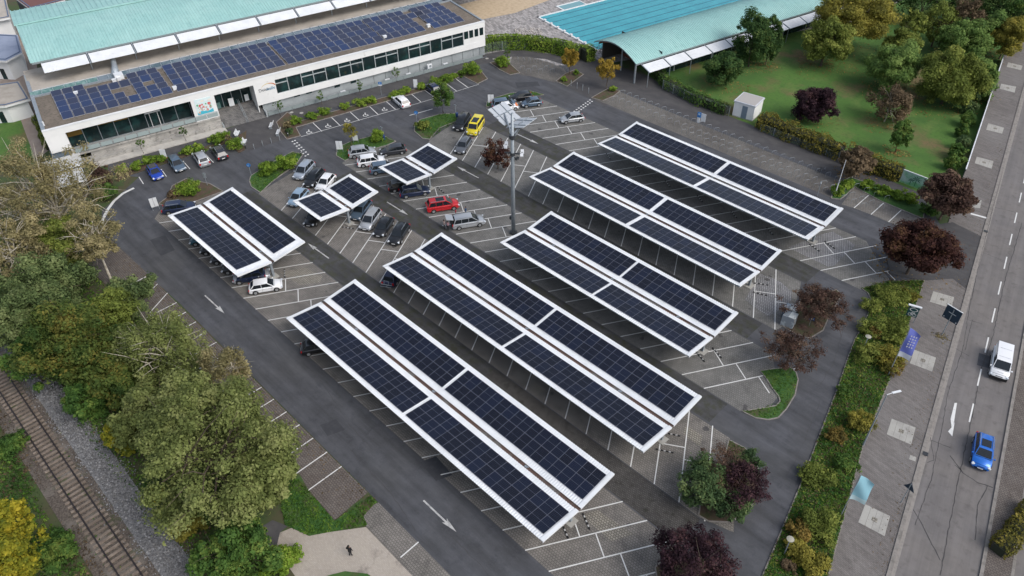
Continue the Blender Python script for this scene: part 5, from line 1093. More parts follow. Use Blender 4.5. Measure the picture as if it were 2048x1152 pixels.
def scatter_grass(name, polys, n, kind, size, z, label):
    pts = []
    for pl in polys:
        q = pix(pl); tri = tessellate_polygon([[Vector((x, y, 0)) for x, y in q]]); A = []
        for t_ in tri: a, b_, c = (np.array(q[i]) for i in t_); A.append(abs(np.cross(b_ - a, c - a)) / 2)
        A = np.array(A); k = int(n * A.sum()); idx = rng.choice(len(tri), k, p=A / A.sum())
        r1 = np.sqrt(rng.random(k))[:, None]; r2 = rng.random(k)[:, None]
        a, b_, c = (np.array([q[tri[i][j]] for i in idx]) for j in range(3)); xy = (1 - r1) * a + r1 * (1 - r2) * b_ + r1 * r2 * c
        pts.append(xy)
    xy = np.concatenate(pts); k = len(xy); cen = np.column_stack([xy, z + rng.random(k) * size * .5]); cl = np.sin(xy[:, 0] * .9) * np.sin(xy[:, 1] * 1.3 + xy[:, 0] * .5) * .3 + .4
    nr = np.tile(np.array([0, 0, .5]), (k, 1)); o = obj(name, leaf_mesh(name, cen, nr, size, LEAF[kind], wob=.7, aspect=.35, val=cl), kind='stuff', label=label); return o
VP = [(1723, 577), (1780, 563), (1848, 561), (1824, 631), (1803, 684), (1776, 768), (1726, 891), (1656, 1152), (1636, 1225), (1505, 1225), (1525, 1152), (1556, 1078), (1603, 965), (1636, 878), (1679, 767), (1693, 724), (1709, 681), (1726, 651), (1741, 617), (1743, 601), (1736, 587)]
scatter_grass('grass', [VP], 90, 'grass', .22, .09, 'rough green grass of the roadside verge')
scatter_grass('grass', [[(499, 362), (540, 328), (585, 304), (606, 309), (560, 352), (521, 386)], [(673, 312), (700, 284), (762, 268), (790, 282), (730, 303), (690, 320)], [(829, 252), (879, 229), (915, 227), (921, 240), (859, 279)], [(972, 214), (990, 196), (1062, 183), (1088, 190), (990, 213)], [(1520, 742), (1543, 775), (1560, 803), (1524, 817), (1484, 823), (1536, 840), (1573, 818), (1596, 760), (1580, 735)], [(1457, 880), (1490, 897), (1515, 930), (1452, 905)]], 60, 'grass', .18, .08, 'short green grass on the kerbed islands')
scatter_grass('grass', [[(575, 930), (620, 985), (669, 1042), (742, 992), (753, 1004), (727, 1032), (735, 1050), (660, 1064), (618, 1072), (570, 1050), (560, 1000)]], 100, 'grass', .22, .01, 'fresh green grass patch beside the light paved yard')
def scatter_uv(name, u0, u1, v0, v1, n, kind, size, label, z=0.0, ph=0.0):
    k = int(n * (u1 - u0) * (v1 - v0)); x = rng.uniform(u0, u1, k); y = rng.uniform(v0, v1, k); keep = (np.sin(x * .45 + 1 + ph) + np.sin(y * .7 + x * .2 + ph)) > rng.uniform(-1.6, 1.2, k); x = x[keep]; y = y[keep]
    cen = np.column_stack([x, y, z + rng.random(len(x)) * size * .8]); obj(name, leaf_mesh(name, cen, np.tile(np.array([0, 0, .5]), (len(x), 1)), size, LEAF[kind], wob=.8, aspect=.5, val=.4 + .3 * np.sin(x * .6)), kind='stuff', label=label)
scatter_uv('undergrowth', -47, -36, 4.4, 9.5, 34, 'green', .30, 'green undergrowth between gravel and light paved yard')
scatter_uv('undergrowth', -120, -47, 4.4, 15.6, 34, 'green', .30, 'green undergrowth between railway gravel and car park')
scatter_uv('undergrowth', -100, -47, 4.0, 14.0, 12, 'brown', .26, 'brown leaf litter and dry weeds on the railway bank')
scatter_uv('undergrowth', -90, -35, -16, -2.8, 44, 'green', .30, 'green weeds on the far side of the track')
scatter_uv('undergrowth', -75, -35, -9, -2.4, 14, 'brown', .24, 'brown weeds along the track edge')
scatter_grass('dry_weeds', [VP], 26, 'brown', .24, .10, 'dry brown weeds among the grass of the roadside verge')
scatter_grass('leafy_weeds', [VP], 16, 'olive', .26, .14, 'olive leafy weeds of the roadside verge')
scatter_uv('bank_weeds', -90, -35, -16, -3.2, 26, 'grass', .28, 'grassy weeds on the open strip beyond the track', ph=3.1)
scatter_uv('bank_weeds', -110, -47, 4.4, 15.0, 14, 'grass', .28, 'grassy weeds on the open parts of the railway bank', ph=3.1)
scatter_uv('bank_weeds', -100, -42, 3.3, 6.0, 30, 'green', .2, 'green weeds creeping over the edge of the ballast gravel', z=.05)
scatter_uv('bank_weeds', -100, -42, -3.4, -1.6, 22, 'brown', .2, 'brown weeds along the far edge of the track bed', z=.02)
scatter_uv('weeds', -80, -44, -2.0, 2.0, 2.2, 'green', .16, 'sparse green weeds growing in the track bed')

# fallen leaves under the park trees and along the left kerb
lp = []
for x, y, zc, r, k, rz, l in PK:
    if x > 1860 and y > 330: continue
    c = P(x, y, zc); n = 260 if r < 45 else 520; rr_ = r / ppm(x, y, zc) * 1.25; a = rng.random(n) * 6.283; q = np.sqrt(rng.random(n)) * rr_ * (1 + .3 * np.sin(3 * a)); lp.append(np.column_stack([c.x + q * np.cos(a), c.y + q * np.sin(a), np.full(n, .03)]))
lp = np.concatenate(lp); obj('fallen_leaves', leaf_mesh('fallen_leaves', lp, np.tile(np.array([0, 0, 1.0]), (len(lp), 1)), .24, leafmat('leaf_litter_mix', (.12, .075, .03), (.24, .15, .05), (.36, .26, .09)), wob=.25), kind='stuff', label='fallen autumn leaves on the lawn under the park trees')
k = 1500; u = rng.uniform(-95, -40, k); v = 20.2 - np.abs(rng.normal(0, 1.6, k)); obj('fallen_leaves', leaf_mesh('fallen_leaves', np.column_stack([u, v, np.full(k, .025)]), np.tile(np.array([0, 0, 1.0]), (k, 1)), .15, LEAF['brown'], wob=.25), kind='stuff', label='fallen leaves on the left parking strip')
k = 900; s_ = rng.uniform(-30, 60, k); o_ = -.5 - np.abs(rng.normal(0, 1.0, k)); q_ = [RP(a, b_) for a, b_ in zip(s_, o_)]; obj('fallen_leaves', leaf_mesh('fallen_leaves', np.array([(x, y, .07) for x, y in q_]), np.tile(np.array([0, 0, 1.0]), (k, 1)), .11, LEAF['brown'], wob=.25), kind='stuff', label='fallen leaves along the footway kerb of the main road')
# ------------------------------------------------------------------ railway
tk = thing('railway_track', (-60, -.22, 0), 0, 'single rusty railway track with wooden sleepers at the lower left', 'railway track')
sl = MB(); sl.box((0, 0, .05), (.26, 2.5, .14)); sl_me = sl.mesh('sleeper', wood_m)
for i in range(78):
    o = bpy.data.objects.new('sleeper', sl_me); COL.objects.link(o); o.parent = tk; o.location = (-32 + i * .66, random.uniform(-.03, .03), random.uniform(-.02, .01)); o.rotation_euler = (0, 0, random.uniform(-.02, .02))
for v in (-.75, .75):
    b = MB(); b.box((-15, v, .15), (110, .14, .03)); b.box((-15, v, .20), (110, .03, .1)); b.box((-15, v, .26), (110, .10, .06)); b.build('rail', rail_m, tk)
# loose ballast stones
k = 20000; x = rng.uniform(-90, -42, k); y = 3.0 + rng.normal(0, .75, k) + .3 * np.sin(x * .9); cen = np.column_stack([x, y, np.full(k, .06) + rng.random(k) * .04])
m_ = bpy.data.materials.new('ballast_stone'); m_.use_nodes = True; nt = m_.node_tree; at = nt.nodes.new('ShaderNodeAttribute'); at.attribute_name = 'leaf'; cr_ = nt.nodes.new('ShaderNodeValToRGB'); cr_.color_ramp.elements[0].color = (.09, .09, .092, 1); cr_.color_ramp.elements[1].color = (.30, .30, .305, 1)
nt.links.new(at.outputs['Fac'], cr_.inputs[0]); nt.links.new(cr_.outputs[0], nt.nodes['Principled BSDF'].inputs['Base Color']); nt.nodes['Principled BSDF'].inputs['Roughness'].default_value = .9
obj('gravel', leaf_mesh('gravel', cen, np.tile(np.array([0, 0, 1.0]), (k, 1)), .13, m_, aspect=.9, wob=.7), kind='stuff', label='loose grey ballast gravel beside the track')

# ------------------------------------------------------------------ park wall, fences, palm board
a_, c_ = P(1983, 181, 0), P(1927, 348, 0); d_ = c_ - a_
t = thing('park_wall', a_, math.atan2(d_.y, d_.x), 'long dark board fence with white top rail between park and footway', 'fence')
n = int(d_.length / 2.5)
for i in range(-6, n + 1):
    x0 = i * 2.5
    b = MB(); b.box((x0 + 1.25, .0, .85), (2.44, .05, 1.6)); b.build('fence_panel', mat('dark_fence', (.03, .035, .04), .7), t)
    b = MB(); b.box((x0, 0, .9), (.08, .1, 1.8)); b.build('fence_post', galv, t)
b = MB(); b.box(((n + 1 - 6) * 1.25, 0, 1.74), ((n + 7) * 2.5, .16, .09)); b.build('top_rail', white_metal, t)
def wire_fence(pts, h, label):
    q = [P(*p) for p in pts]; o = q[0]; t = thing('wire_fence', o, 0, label, 'fence'); wm = mat('wire_green_grey', (.22, .26, .25), .6)
    for a, c in zip(q[:-1], q[1:]):
        L = (c - a).length; n = max(1, round(L / 2.5)); w = MB()
        for i in range(n + 1): p = a.lerp(c, i / n) - o; b = MB(); b.bar((p.x, p.y, 0), (p.x, p.y, h), .07); b.build('fence_post', galv, t)
        for z in np.arange(.15, h, .2): w.bar(a - o + Vector((0, 0, z)), c - o + Vector((0, 0, z)), .02)
        for i in range(int(L / .25)): p = a.lerp(c, i * .25 / L) - o; w.bar((p.x, p.y, .1), (p.x, p.y, h - .05), .01)
        w.build('wire_mesh', wm, t)
wire_fence([(960, 112), (985, 104), (1024, 99), (1075, 101), (1125, 111), (1150, 118)], 2.0, 'wire mesh fence on the footpath side of the long tall hedge')
wire_fence([(1325, 178), (1388, 208), (1457, 232)], 1.8, 'wire mesh fence with grey posts from the arched hall to the shed')
wire_fence([(1520, 262), (1600, 294), (1676, 321)], 1.5, 'wire mesh fence along the foot of the golden brown hedge')
a_, c_ = P(1799, 364), P(1845, 382); d_ = c_ - a_; t = thing('picture_board', a_, math.atan2(d_.y, d_.x), 'pale green board painted with palm trees at the end of the hedge', 'picture board'); L = d_.length
b = MB(); b.box((L / 2, 0, 1.15), (L, .08, 2.1)); b.build('board', mat('board_pale_green', (.34, .52, .44), .6, noise=[(.9, (.16, .42, .20), .45, .62, 3), (.4, (.50, .62, .60), .55, .7, 2)]), t)
b = MB(); b.box((L / 2, 0, 2.23), (L + .1, .14, .06)); b.build('board_trim', white_metal, t)
b = MB()
for cx, cz, s in ((L * .62, 1.35, .75), (L * .42, 1.0, .5)):
    b.add([(cx - .04, -.05, .3), (cx + .04, -.05, .3), (cx + .04, -.05, cz), (cx - .04, -.05, cz)], [(0, 1, 2, 3)])
    for k in range(7):
        a = math.radians(-20 + k * 37); d = Vector((math.cos(a), 0, math.sin(a))); n_ = Vector((-d.z, 0, d.x)); o = Vector((cx, -.055 - k * .0006, cz))
        b.add([o, o + d * s * .5 + n_ * s * .13, o + d * s - Vector((0, 0, s * .15)), o + d * s * .5 - n_ * s * .06], [(0, 1, 2, 3)])
b.build('palm_painting', mat('palm_dark_green', (.01, .09, .05), .7), t)

# ------------------------------------------------------------------ signs, poles, furniture
def panel_sign(px, py, label, w=1.0, h=1.5, two=True, ang=None, z=.6):
    p = P(px, py); ang = math.atan2(FA.y, FA.x) + math.radians(0) if ang is None else ang
    t = thing('board_sign', p, ang, label, 'sign')
    xs = (-.27, .27) if two else (0,)
    for x in xs: b = MB(); b.box((x * w, 0, z + h / 2), (w * (.5 if two else .9), .06, h), M=None); b.build('panel', white_metal, t)
    b = MB(); 
    for x in (-w * .45, w * .45): b.bar((x, .06, 0), (x, .06, z + h), .06)
    b.build('post', galv, t)
CAMA = math.radians(45)
panel_sign(681, 305, 'white double panel sign back on the island with the thin autumn tree', ang=CAMA)
panel_sign(313, 420, 'white double panel sign back beside the left carport corner', ang=CAMA + .5)
panel_sign(982, 211, 'white double panel sign back on the top island beside the mast panels', ang=CAMA)
panel_sign(1405, 246, 'white double panel sign between path and bicycle stands beside the blue totem', ang=CAMA - .6, w=.8, h=1.4, z=.3)
panel_sign(832, 179, 'white single panel sign behind the bays right of the white car', two=False, w=.8, h=1.6, z=.4, ang=CAMA)
panel_sign(331, 322, 'white single panel sign behind the grey estate car by the hall', two=False, w=1.0, h=1.5, z=.6, ang=CAMA)
panel_sign(712, 286, 'white low panel half hidden behind the thin autumn tree', two=False, w=.9, h=.9, z=.5, ang=CAMA)
blue = mat('sign_blue_plate', (.02, .16, .45), .5)
def round_sign(px, py, h, label, m=blue, square=False, ang=CAMA, bin_=False):
    p = P(px, py); t = thing('road_sign', p, ang, label, 'road sign')
    b = MB(); b.bar((0, 0, 0), (0, 0, h), .06); b.build('post', galv, t)
    b = MB()
    if square: b.box((0, -.05, h - .3), (.6, .03, .6))
    else: b.cyl((0, -.05, h - .3), .32, .03, 18, axis='Y')
    s = b.build('sign_plate', m, t)
    b = MB(); M45 = None
    if square: b.box((0, -.072, h - .48), (.4, .006, .12)); 
    else: b.bar((.14, -.07, h - .16), (-.12, -.07, h - .42), .07, .006); b.bar((-.14, -.07, h - .22), (-.14, -.07, h - .45), .06, .006); b.bar((-.15, -.07, h - .44), (.06, -.07, h - .44), .06, .006)
    b.build('symbol', paint_white, s)
    if bin_: b = MB(); b.box((.3, 0, .55), (.35, .35, .7)); b.build('litter_bin', mat('bin_blue', (.02, .05, .16), .5), t)
round_sign(834, 246, 2.3, 'round blue arrow road sign on the grass island before the hall')
round_sign(503, 352, 2.3, 'round blue arrow road sign beside the two light green bushes')
t_ = thing('parking_sign', P(763, 190), CAMA, 'square blue parking sign with white panel below on a grey post by the bays', 'road sign')
b = MB(); b.bar((0, 0, 0), (0, 0, 2.6), .06); b.build('post', galv, t_); b = MB(); b.box((0, -.05, 2.35), (.6, .03, .5)); pl_ = b.build('sign_plate', blue, t_); b = MB(); b.box((0, -.05, 1.95), (.6, .03, .25)); b.build('sign_plate', white_metal, t_)
text('P', .42, Matrix.Translation((0, -.075, 2.2)) @ RX90, paint_white, 'sign_letter', t_, extr=.003)
for x, y, l in ((914, 236, 'grey post with dark blue litter bin on the island beside the round topped tree'), (768, 281, 'grey post with dark blue litter bin on the island right of the light green bush')):
    t = thing('litter_bin', P(x, y), 0, l, 'litter bin'); b = MB(); b.bar((-.3, 0, 0), (-.3, 0, 2.4), .07); b.box((-.3, 0, 2.35), (.5, .1, .15)); b.build('post', galv, t); b = MB(); b.tube([(.05, 0, .25), (.05, 0, 1.0)], [.2, .24], 10); b.build('bin', mat('bin_blue', (.02, .05, .16), .5), t)
t = thing('road_sign', P(415, 371), CAMA, 'small triangular sign back on a grey post above the large corner bush', 'road sign'); b = MB(); b.bar((0, 0, 0), (0, 0, 2.3), .06); b.build('post', galv, t); b = MB(); b.box((0, .05, 2.0), (.5, .03, .5)); b.box((0, .05, 1.5), (.45, .03, .3)); b.build('sign_plate', galv, t)
# blue totem on the path
t = thing('parking_totem', P(1396, 245), CAMA - .6, 'blue and white upright totem sign between path and bicycle stands', 'sign'); b = MB(); b.box((0, 0, 1.45), (.62, .14, .9)); b.build('head', blue, t); b = MB(); b.box((0, 0, .5), (.45, .14, 1.0)); b.build('body', white_metal, t); b = MB(); b.box((0, -.08, 1.6), (.36, .02, .3)); b.build('display', mat('display_pale', (.4, .55, .7), .4), t)
# benches
def bench(px, py, ang, label):
    t = thing('bench', P(px, py), ang, label, 'bench', 'white metal benches round the entrance plaza')
    b = MB(); 
    for k in range(5): b.box((0, -.22 + k * .11, .45), (1.7, .08, .03))
    b.build('seat', white_metal, t); b = MB()
    for k in range(4): b.box((0, .27 + k * .03, .55 + k * .1), (1.7, .03, .08))
    b.build('backrest', white_metal, t)
    for s in (-.7, .7): b = MB(); b.box((s, 0, .22), (.06, .5, .44)); b.build('leg', galv, t)
bench(543, 254, math.radians(-42), 'upper white bench at the right side of the entrance plaza'); bench(557, 268, math.radians(-42), 'lower white bench at the right side of the entrance plaza')
bench(476, 271, math.radians(138), 'upper white bench at the left side of the entrance plaza'); bench(490, 288, math.radians(138), 'lower white bench at the left side of the entrance plaza')
# bollards across the plaza and at the ring road corner
def bollard(px, py, label, h=.95, r=.05, m=galv, group='grey bollards at the plaza edges'):
    t = thing('bollard', P(px, py), 0, label, 'bollard', group); b = MB(); b.tube([(0, 0, 0), (0, 0, h), (0, 0, h + .04)], [r, r, r * .5], 8); b.build('post', m, t); b = MB(); b.tube([(0, 0, h * .75), (0, 0, h * .82)], r * 1.08, 8); b.build('band', paint_white, t)
for i, (x, y) in enumerate(((509, 298), (526, 292), (543, 286), (560, 281))): bollard(x, y, ['leftmost', 'second from left', 'third from left', 'rightmost'][i] + ' grey bollard at the road edge of the entrance plaza')
for i, (x, y) in enumerate(((1142, 172), (1154, 177), (1165, 181), (1177, 187))): bollard(x, y, ['leftmost', 'second from left', 'third from left', 'rightmost'][i] + ' tall grey bollard between the two orange trees', h=1.2)
for x, y, l in ((577, 274, 'dark post with white band in the mulch bed right of the plaza'), (492, 297, 'dark post with white band left of the entrance plaza'), (603, 312, 'dark post with white bands on the studded crossing')): bollard(x, y, l, h=.9, r=.10, m=steel_dark, group='dark posts')
# flag poles, lamps and road signs on the verge
def pole_flag(px, py, h, cloth_m, z0, z1, w, label, ang, lean=0, text_m=None):
    t = thing('flag_pole', P(px, py), ang, label, 'flagpole')
    b = MB(); b.tube([(0, 0, 0), (0, 0, h)], [.06, .035], 8); b.build('pole', galv, t)
    b = MB(); nx, nz = 6, 12; vs = []; 
    for j in range(nz + 1):
        for i in range(nx + 1):
            z = z0 + (z1 - z0) * j / nz; ww = w * i / nx; zz = z - (i / nx) * .9 * (j / nz) ** 4 + (i / nx) * -.35 * (1 - j / nz)
            vs.append((ww + .05, .10 * math.sin(ww * 3 + j * .5), zz))
    fs = [(j * (nx + 1) + i, j * (nx + 1) + i + 1, (j + 1) * (nx + 1) + i + 1, (j + 1) * (nx + 1) + i) for j in range(nz) for i in range(nx)]
    b.add(vs, fs); f = b.build('flag', cloth_m[0], t, smooth=True); f.data.materials.append(cloth_m[1])
    for p_ in f.data.polygons:
        if p_.index // nx < 2: p_.material_index = 1
    if text_m:
        b = MB(); r_ = random.Random(2)
        for row in range(3):
            x = w * (.35 + row * .2)
            for k in range(5):
                z = z0 + (z1 - z0) * (.42 + k * .09); b.box((x, -.16, z - (x / w) * .25), (.12, .008, .16 * r_.uniform(.7, 1.1)))
        b.build('lettering_bars', text_m, f, kind='stuff')
pole_flag(1776, 751, 7.6, (mat('banner_violet', (.14, .17, .52), .7), mat('banner_pale', (.55, .58, .66), .7)), 3.2, 7.5, 1.3, 'violet blue banner with white lettering on a grey pole by the footway', math.radians(28), text_m=paint_white)
pole_flag(1682, 1030, 6.5, (mat('banner_cyan', (.30, .56, .66), .7), mat('banner_cyan_pale', (.50, .66, .70), .7)), 2.7, 6.4, 1.4, 'light blue banner on a grey pole beside the largest concrete slab', math.radians(30))
def lamp(px, py, h, armdir, label, reach=1.6):
    t = thing('street_lamp', P(px, py), armdir, label, 'street lamp'); b = MB(); b.tube([(0, 0, 0), (0, 0, 1), (0, 0, h)], [.11, .09, .05], 8); b.build('pole', galv, t)
    b = MB(); b.tube([(0, 0, h), (reach * .4, 0, h + .08)], .035, 6); b.box((reach * .65, 0, h + .09), (reach * .6, .22, .07)); b.build('lamp_head', white_metal, t)
lamp(1726, 891, 7.9, math.radians(60), 'grey street lamp mast with flat white head above the yellow brown bush')
t = thing('flag_pole', P(1669, 392), 0, 'bare white flagpole in the round bushes at the bay corner', 'flagpole'); b = MB(); b.tube([(0, 0, 0), (0, 0, 2.6)], [.09, .08], 8); b.tube([(0, 0, 2.6), (0, 0, 6.2)], [.055, .04], 8); b.build('pole', white_metal, t); b = MB(); b.cyl((0, 0, 2.6), .12, .3, 8); b.build('collar', galv, t)
t = thing('pole', P(1634, 392), 0, 'short grey pole between the uppermost carport and the bicycle paving', 'pole'); b = MB(); b.tube([(0, 0, 0), (0, 0, 2.6)], [.06, .05], 8); b.build('shaft', galv, t); b = MB(); b.box((0, 0, 2.3), (.2, .1, .25)); b.build('box', white_metal, t)
for px, py, z, l in ((1737, 673, 2.6, 'round pale lamp on a short post in the upper verge near the banner'), (1581, 1078, 2.6, 'round pale lamp on a short post in the lower verge at the bright orange shrub')):
    p = P(px, py, z); t = thing('path_lamp', (p.x, p.y, 0), 0, l, 'lamp'); b = MB(); b.tube([(0, 0, 0), (0, 0, z - .1)], .05, 8); b.build('post', galv, t); b = MB(); b.tube([(0, 0, z - .1), (0, 0, z), (0, 0, z + .06)], [.14, .34, .12], 16); b.build('lamp_head', mat('lamp_lid', (.33, .32, .26), .7), t)
# road signs seen from behind
p = P(1883, 671); q = P(1928, 680); t = thing('road_sign', p, math.radians(-12), 'large dark backed square road sign on a grey pole beside the kerb', 'road sign')
b = MB(); b.tube([(0, 0, 0), (0, 0, 4.1)], .06, 8); b.build('pole', galv, t)
b = MB(); b.box((0, .08, 3.35), (1.9, .04, 1.9)); s_ = b.build('sign_plate', mat('sign_back_blue', (.012, .03, .055), .6), t)
b = MB(); b.box((0, .08, 4.32), (1.95, .1, .05)); b.box((0, .02, 3.5), (.9, .04, .05)); b.build('frame', white_metal, s_)
b = MB(); b.cyl((-.75, .04, 2.6), .06, .05, 8, axis='Y'); b.cyl((.75, .04, 2.6), .06, .05, 8, axis='Y'); b.build('reflector', white_metal, s_)
b = MB(); r_ = random.Random(9)
pts = np.array([[r_.gauss(0, .45), r_.gauss(0, .35), .02] for k in range(160)]); pp = P(1881, 674)
obj('leaf_litter', leaf_mesh('leaf_litter', pts + np.array([pp.x, pp.y, .05]), np.tile(np.array([0, 0, 1.0]), (160, 1)), .18, LEAF['drygrass']), kind='stuff', label='dry weeds and leaves round the foot of the big road sign')
t = thing('road_sign', P(1801, 1006), math.radians(-12), 'small triangular road sign seen from behind near the light blue banner', 'road sign')
b = MB(); b.tube([(0, 0, 0), (0, 0, 3.1)], .04, 8); b.build('pole', galv, t); b = MB(); b.add([(-.55, .06, 2.25), (.55, .06, 2.25), (0, .06, 3.2), (-.55, .09, 2.25), (.55, .09, 2.25), (0, .09, 3.2)], [(0, 1, 2), (5, 4, 3), (0, 3, 4, 1), (1, 4, 5, 2), (2, 5, 3, 0)]); b.build('sign_plate', mat('sign_back_blue'  , (.012, .03, .055)), t)
# green bicycle sign on the verge
a_, c_ = P(1806, 641), P(1827, 647); d_ = c_ - a_; L = d_.length
t = thing('info_sign', a_, math.atan2(d_.y, d_.x), 'dark green sign board with white bicycle drawing at the verge edge', 'sign'); b = MB()
for x in (0.05, L - .05): b.bar((x, .05, 0), (x, .05, 2.6), .07)
b.build('post', galv, t); b = MB(); b.box((L / 2, 0, 1.75), (L, .05, 1.6)); bd_ = b.build('board', mat('board_dark_green', (.008, .055, .06), .5), t); b = MB(); b.box((L / 2, 0, 2.6), (L + .3, .3, .08)); b.build('cap_rail', white_metal, t)
b = MB()
def ring(b, cx, cz, r, w, y=-.032, n=14, sx=1.0):
    for k in range(n):
        a0, a1 = 2 * math.pi * k / n, 2 * math.pi * (k + 1) / n
        b.add([(cx + sx * r * math.cos(a0), y, cz + r * math.sin(a0)), (cx + sx * r * math.cos(a1), y, cz + r * math.sin(a1)), (cx + sx * (r + w) * math.cos(a1), y, cz + (r + w) * math.sin(a1)), (cx + sx * (r + w) * math.cos(a0), y, cz + (r + w) * math.sin(a0))], [(0, 1, 2, 3)])
ring(b, L * .33, 1.28, .18, .05); ring(b, L * .72, 1.28, .18, .05); ring(b, L * .52, 2.0, .2, .06, sx=1.8)
for p0, p1 in (((L * .33, 1.28), (L * .45, 1.6)), ((L * .45, 1.6), (L * .66, 1.6)), ((L * .66, 1.6), (L * .52, 1.28)), ((L * .33, 1.28), (L * .52, 1.28)), ((L * .45, 1.6), (L * .52, 1.28)), ((L * .66, 1.68), (L * .72, 1.28))): b.bar((p0[0], -.034, p0[1]), (p1[0], -.034, p1[1]), .012, .05)
b.box((L * .35, -.03, 2.4), (L * .4, .01, .1)); b.build('bicycle_drawing', paint_white, bd_)
# clothing containers
for px, py, l, mc in ((1577, 634, 'dark blue and white clothing container, upper of the pair beside the bed', (.02, .05, .09)), (1575, 649, 'grey clothing container, lower of the pair beside the bed', (.28, .31, .34))):
    p = P(px, py); t = thing('clothing_container', p, math.radians(8), l, 'container', 'clothing containers in the parking bays')
    b = MB(); b.box((0, 0, .8), (1.5, 1.15, 1.6)); b.build('body', mat('cont_%d' % px, mc, .5, noise=[(1.4, (.45, .5, .52), .55, .6, 2)]), t); b = MB(); b.box((.35, 0, 1.65), (.8, 1.2, .12)); b.build('hood', mat('cont_hood', (.46, .5, .5), .5), t); b = MB(); b.box((-.4, -.0, 1.63), (.5, .9, .07)); b.build('flap', galv, t)
t = thing('info_sign', P(1618, 652), math.radians(20), 'small blue and white sign on a stake in the bed under the red tree', 'sign'); b = MB(); b.bar((0, 0, 0), (0, 0, 1.2), .05); b.build('post', galv, t); b = MB(); b.box((0, -.05, 1.25), (.75, .05, .4)); b.build('panel', blue, t); b = MB(); b.box((.05, -.08, 1.25), (.35, .01, .16)); b.build('print', paint_white, t)
# bicycle hoops
hp_ = MB(); hp_.tube([(-.45, 0, 0), (-.45, 0, .72), (-.3, 0, .85), (.3, 0, .85), (.45, 0, .72), (.45, 0, 0)], .022, 6); hoop_me = hp_.mesh('hoop', galv)
def hoop(x, y, a, label, group):
    o = obj('bike_stand', hoop_me, loc=(x, y, .01), rz=a, label=label, cat='bicycle stand', group=group)
for row, (v, u0, n, d) in enumerate(((104.6, -76.5, 33, 1.55), (101.9, -76, 34, 1.5), (100.4, -60, 22, 1.5))):
    for i in range(n): hoop(u0 + i * d, v, math.radians(55 + (i % 3) * 4), 'thin steel bicycle hoop in the %s row of the long bicycle paving' % ('row beside the path', 'middle', 'road side')[row].replace('row beside the path', 'path side'), 'bicycle hoops, %s row' % ('path side', 'middle', 'road side')[row])
for i in range(9): p = P(1036 + i * 11.5, 122 + i * 1.2 + (i / 3.2) ** 2 * .9); hoop(p.x, p.y, math.radians(-30 + i * 8), 'thin steel bicycle hoop on the curved bicycle paving by the hedge', 'bicycle hoops on the curved paving')
for i in range(6): p = P(1045 + i * 12, 140 + (i % 2) * 6); hoop(p.x, p.y, math.radians(60), 'thin steel bicycle hoop on the curved bicycle paving by the hedge', 'bicycle hoops on the curved paving')
def bicycle(p, ang, label, m):
    t = thing('bicycle', p, ang, label, 'bicycle')
    for x in (-.52, .52):
        b = MB(); n = 18; b.tube([(x + .33 * math.cos(2 * math.pi * k / n), 0, .35 + .33 * math.sin(2 * math.pi * k / n)) for k in range(n + 1)], .022, 5, cap=False)
        for k in range(5): a = math.pi * k / 5; b.bar((x + .32 * math.cos(a), 0, .35 + .32 * math.sin(a)), (x - .32 * math.cos(a), 0, .35 - .32 * math.sin(a)), .008)
        b.build('wheel', tyre_m, t)
    b = MB(); 
    for a, c in (((-.52, 0, .35), (-.15, 0, .32)), ((-.52, 0, .35), (-.2, 0, .85)), ((-.15, 0, .32), (-.22, 0, .95)), ((-.15, 0, .32), (.36, 0, .8)), ((-.2, 0, .85), (.36, 0, .88)), ((.52, 0, .35), (.34, 0, 1.0))): b.bar(a, c, .04)
    b.build('frame', m, t); b = MB(); b.bar((.34, -.28, 1.02), (.34, .28, 1.02), .03); b.build('handlebar', galv, t); b = MB(); b.box((-.24, 0, .98), (.26, .14, .06)); b.build('saddle', black_pl, t); return t
bicycle(P(1642, 347), .3, 'single dark bicycle standing at the hoops near the path', steel_dark)
for i, (x, y) in enumerate(((1196, 104), (1203, 107), (1210, 110), (1200, 96), (1208, 99), (1214, 104))):
    bicycle(P(x, y), .9, 'bicycle parked in the shade under the left gable of the arched hall', steel_dark)['group'] = 'bicycles under the gable of the arched hall'

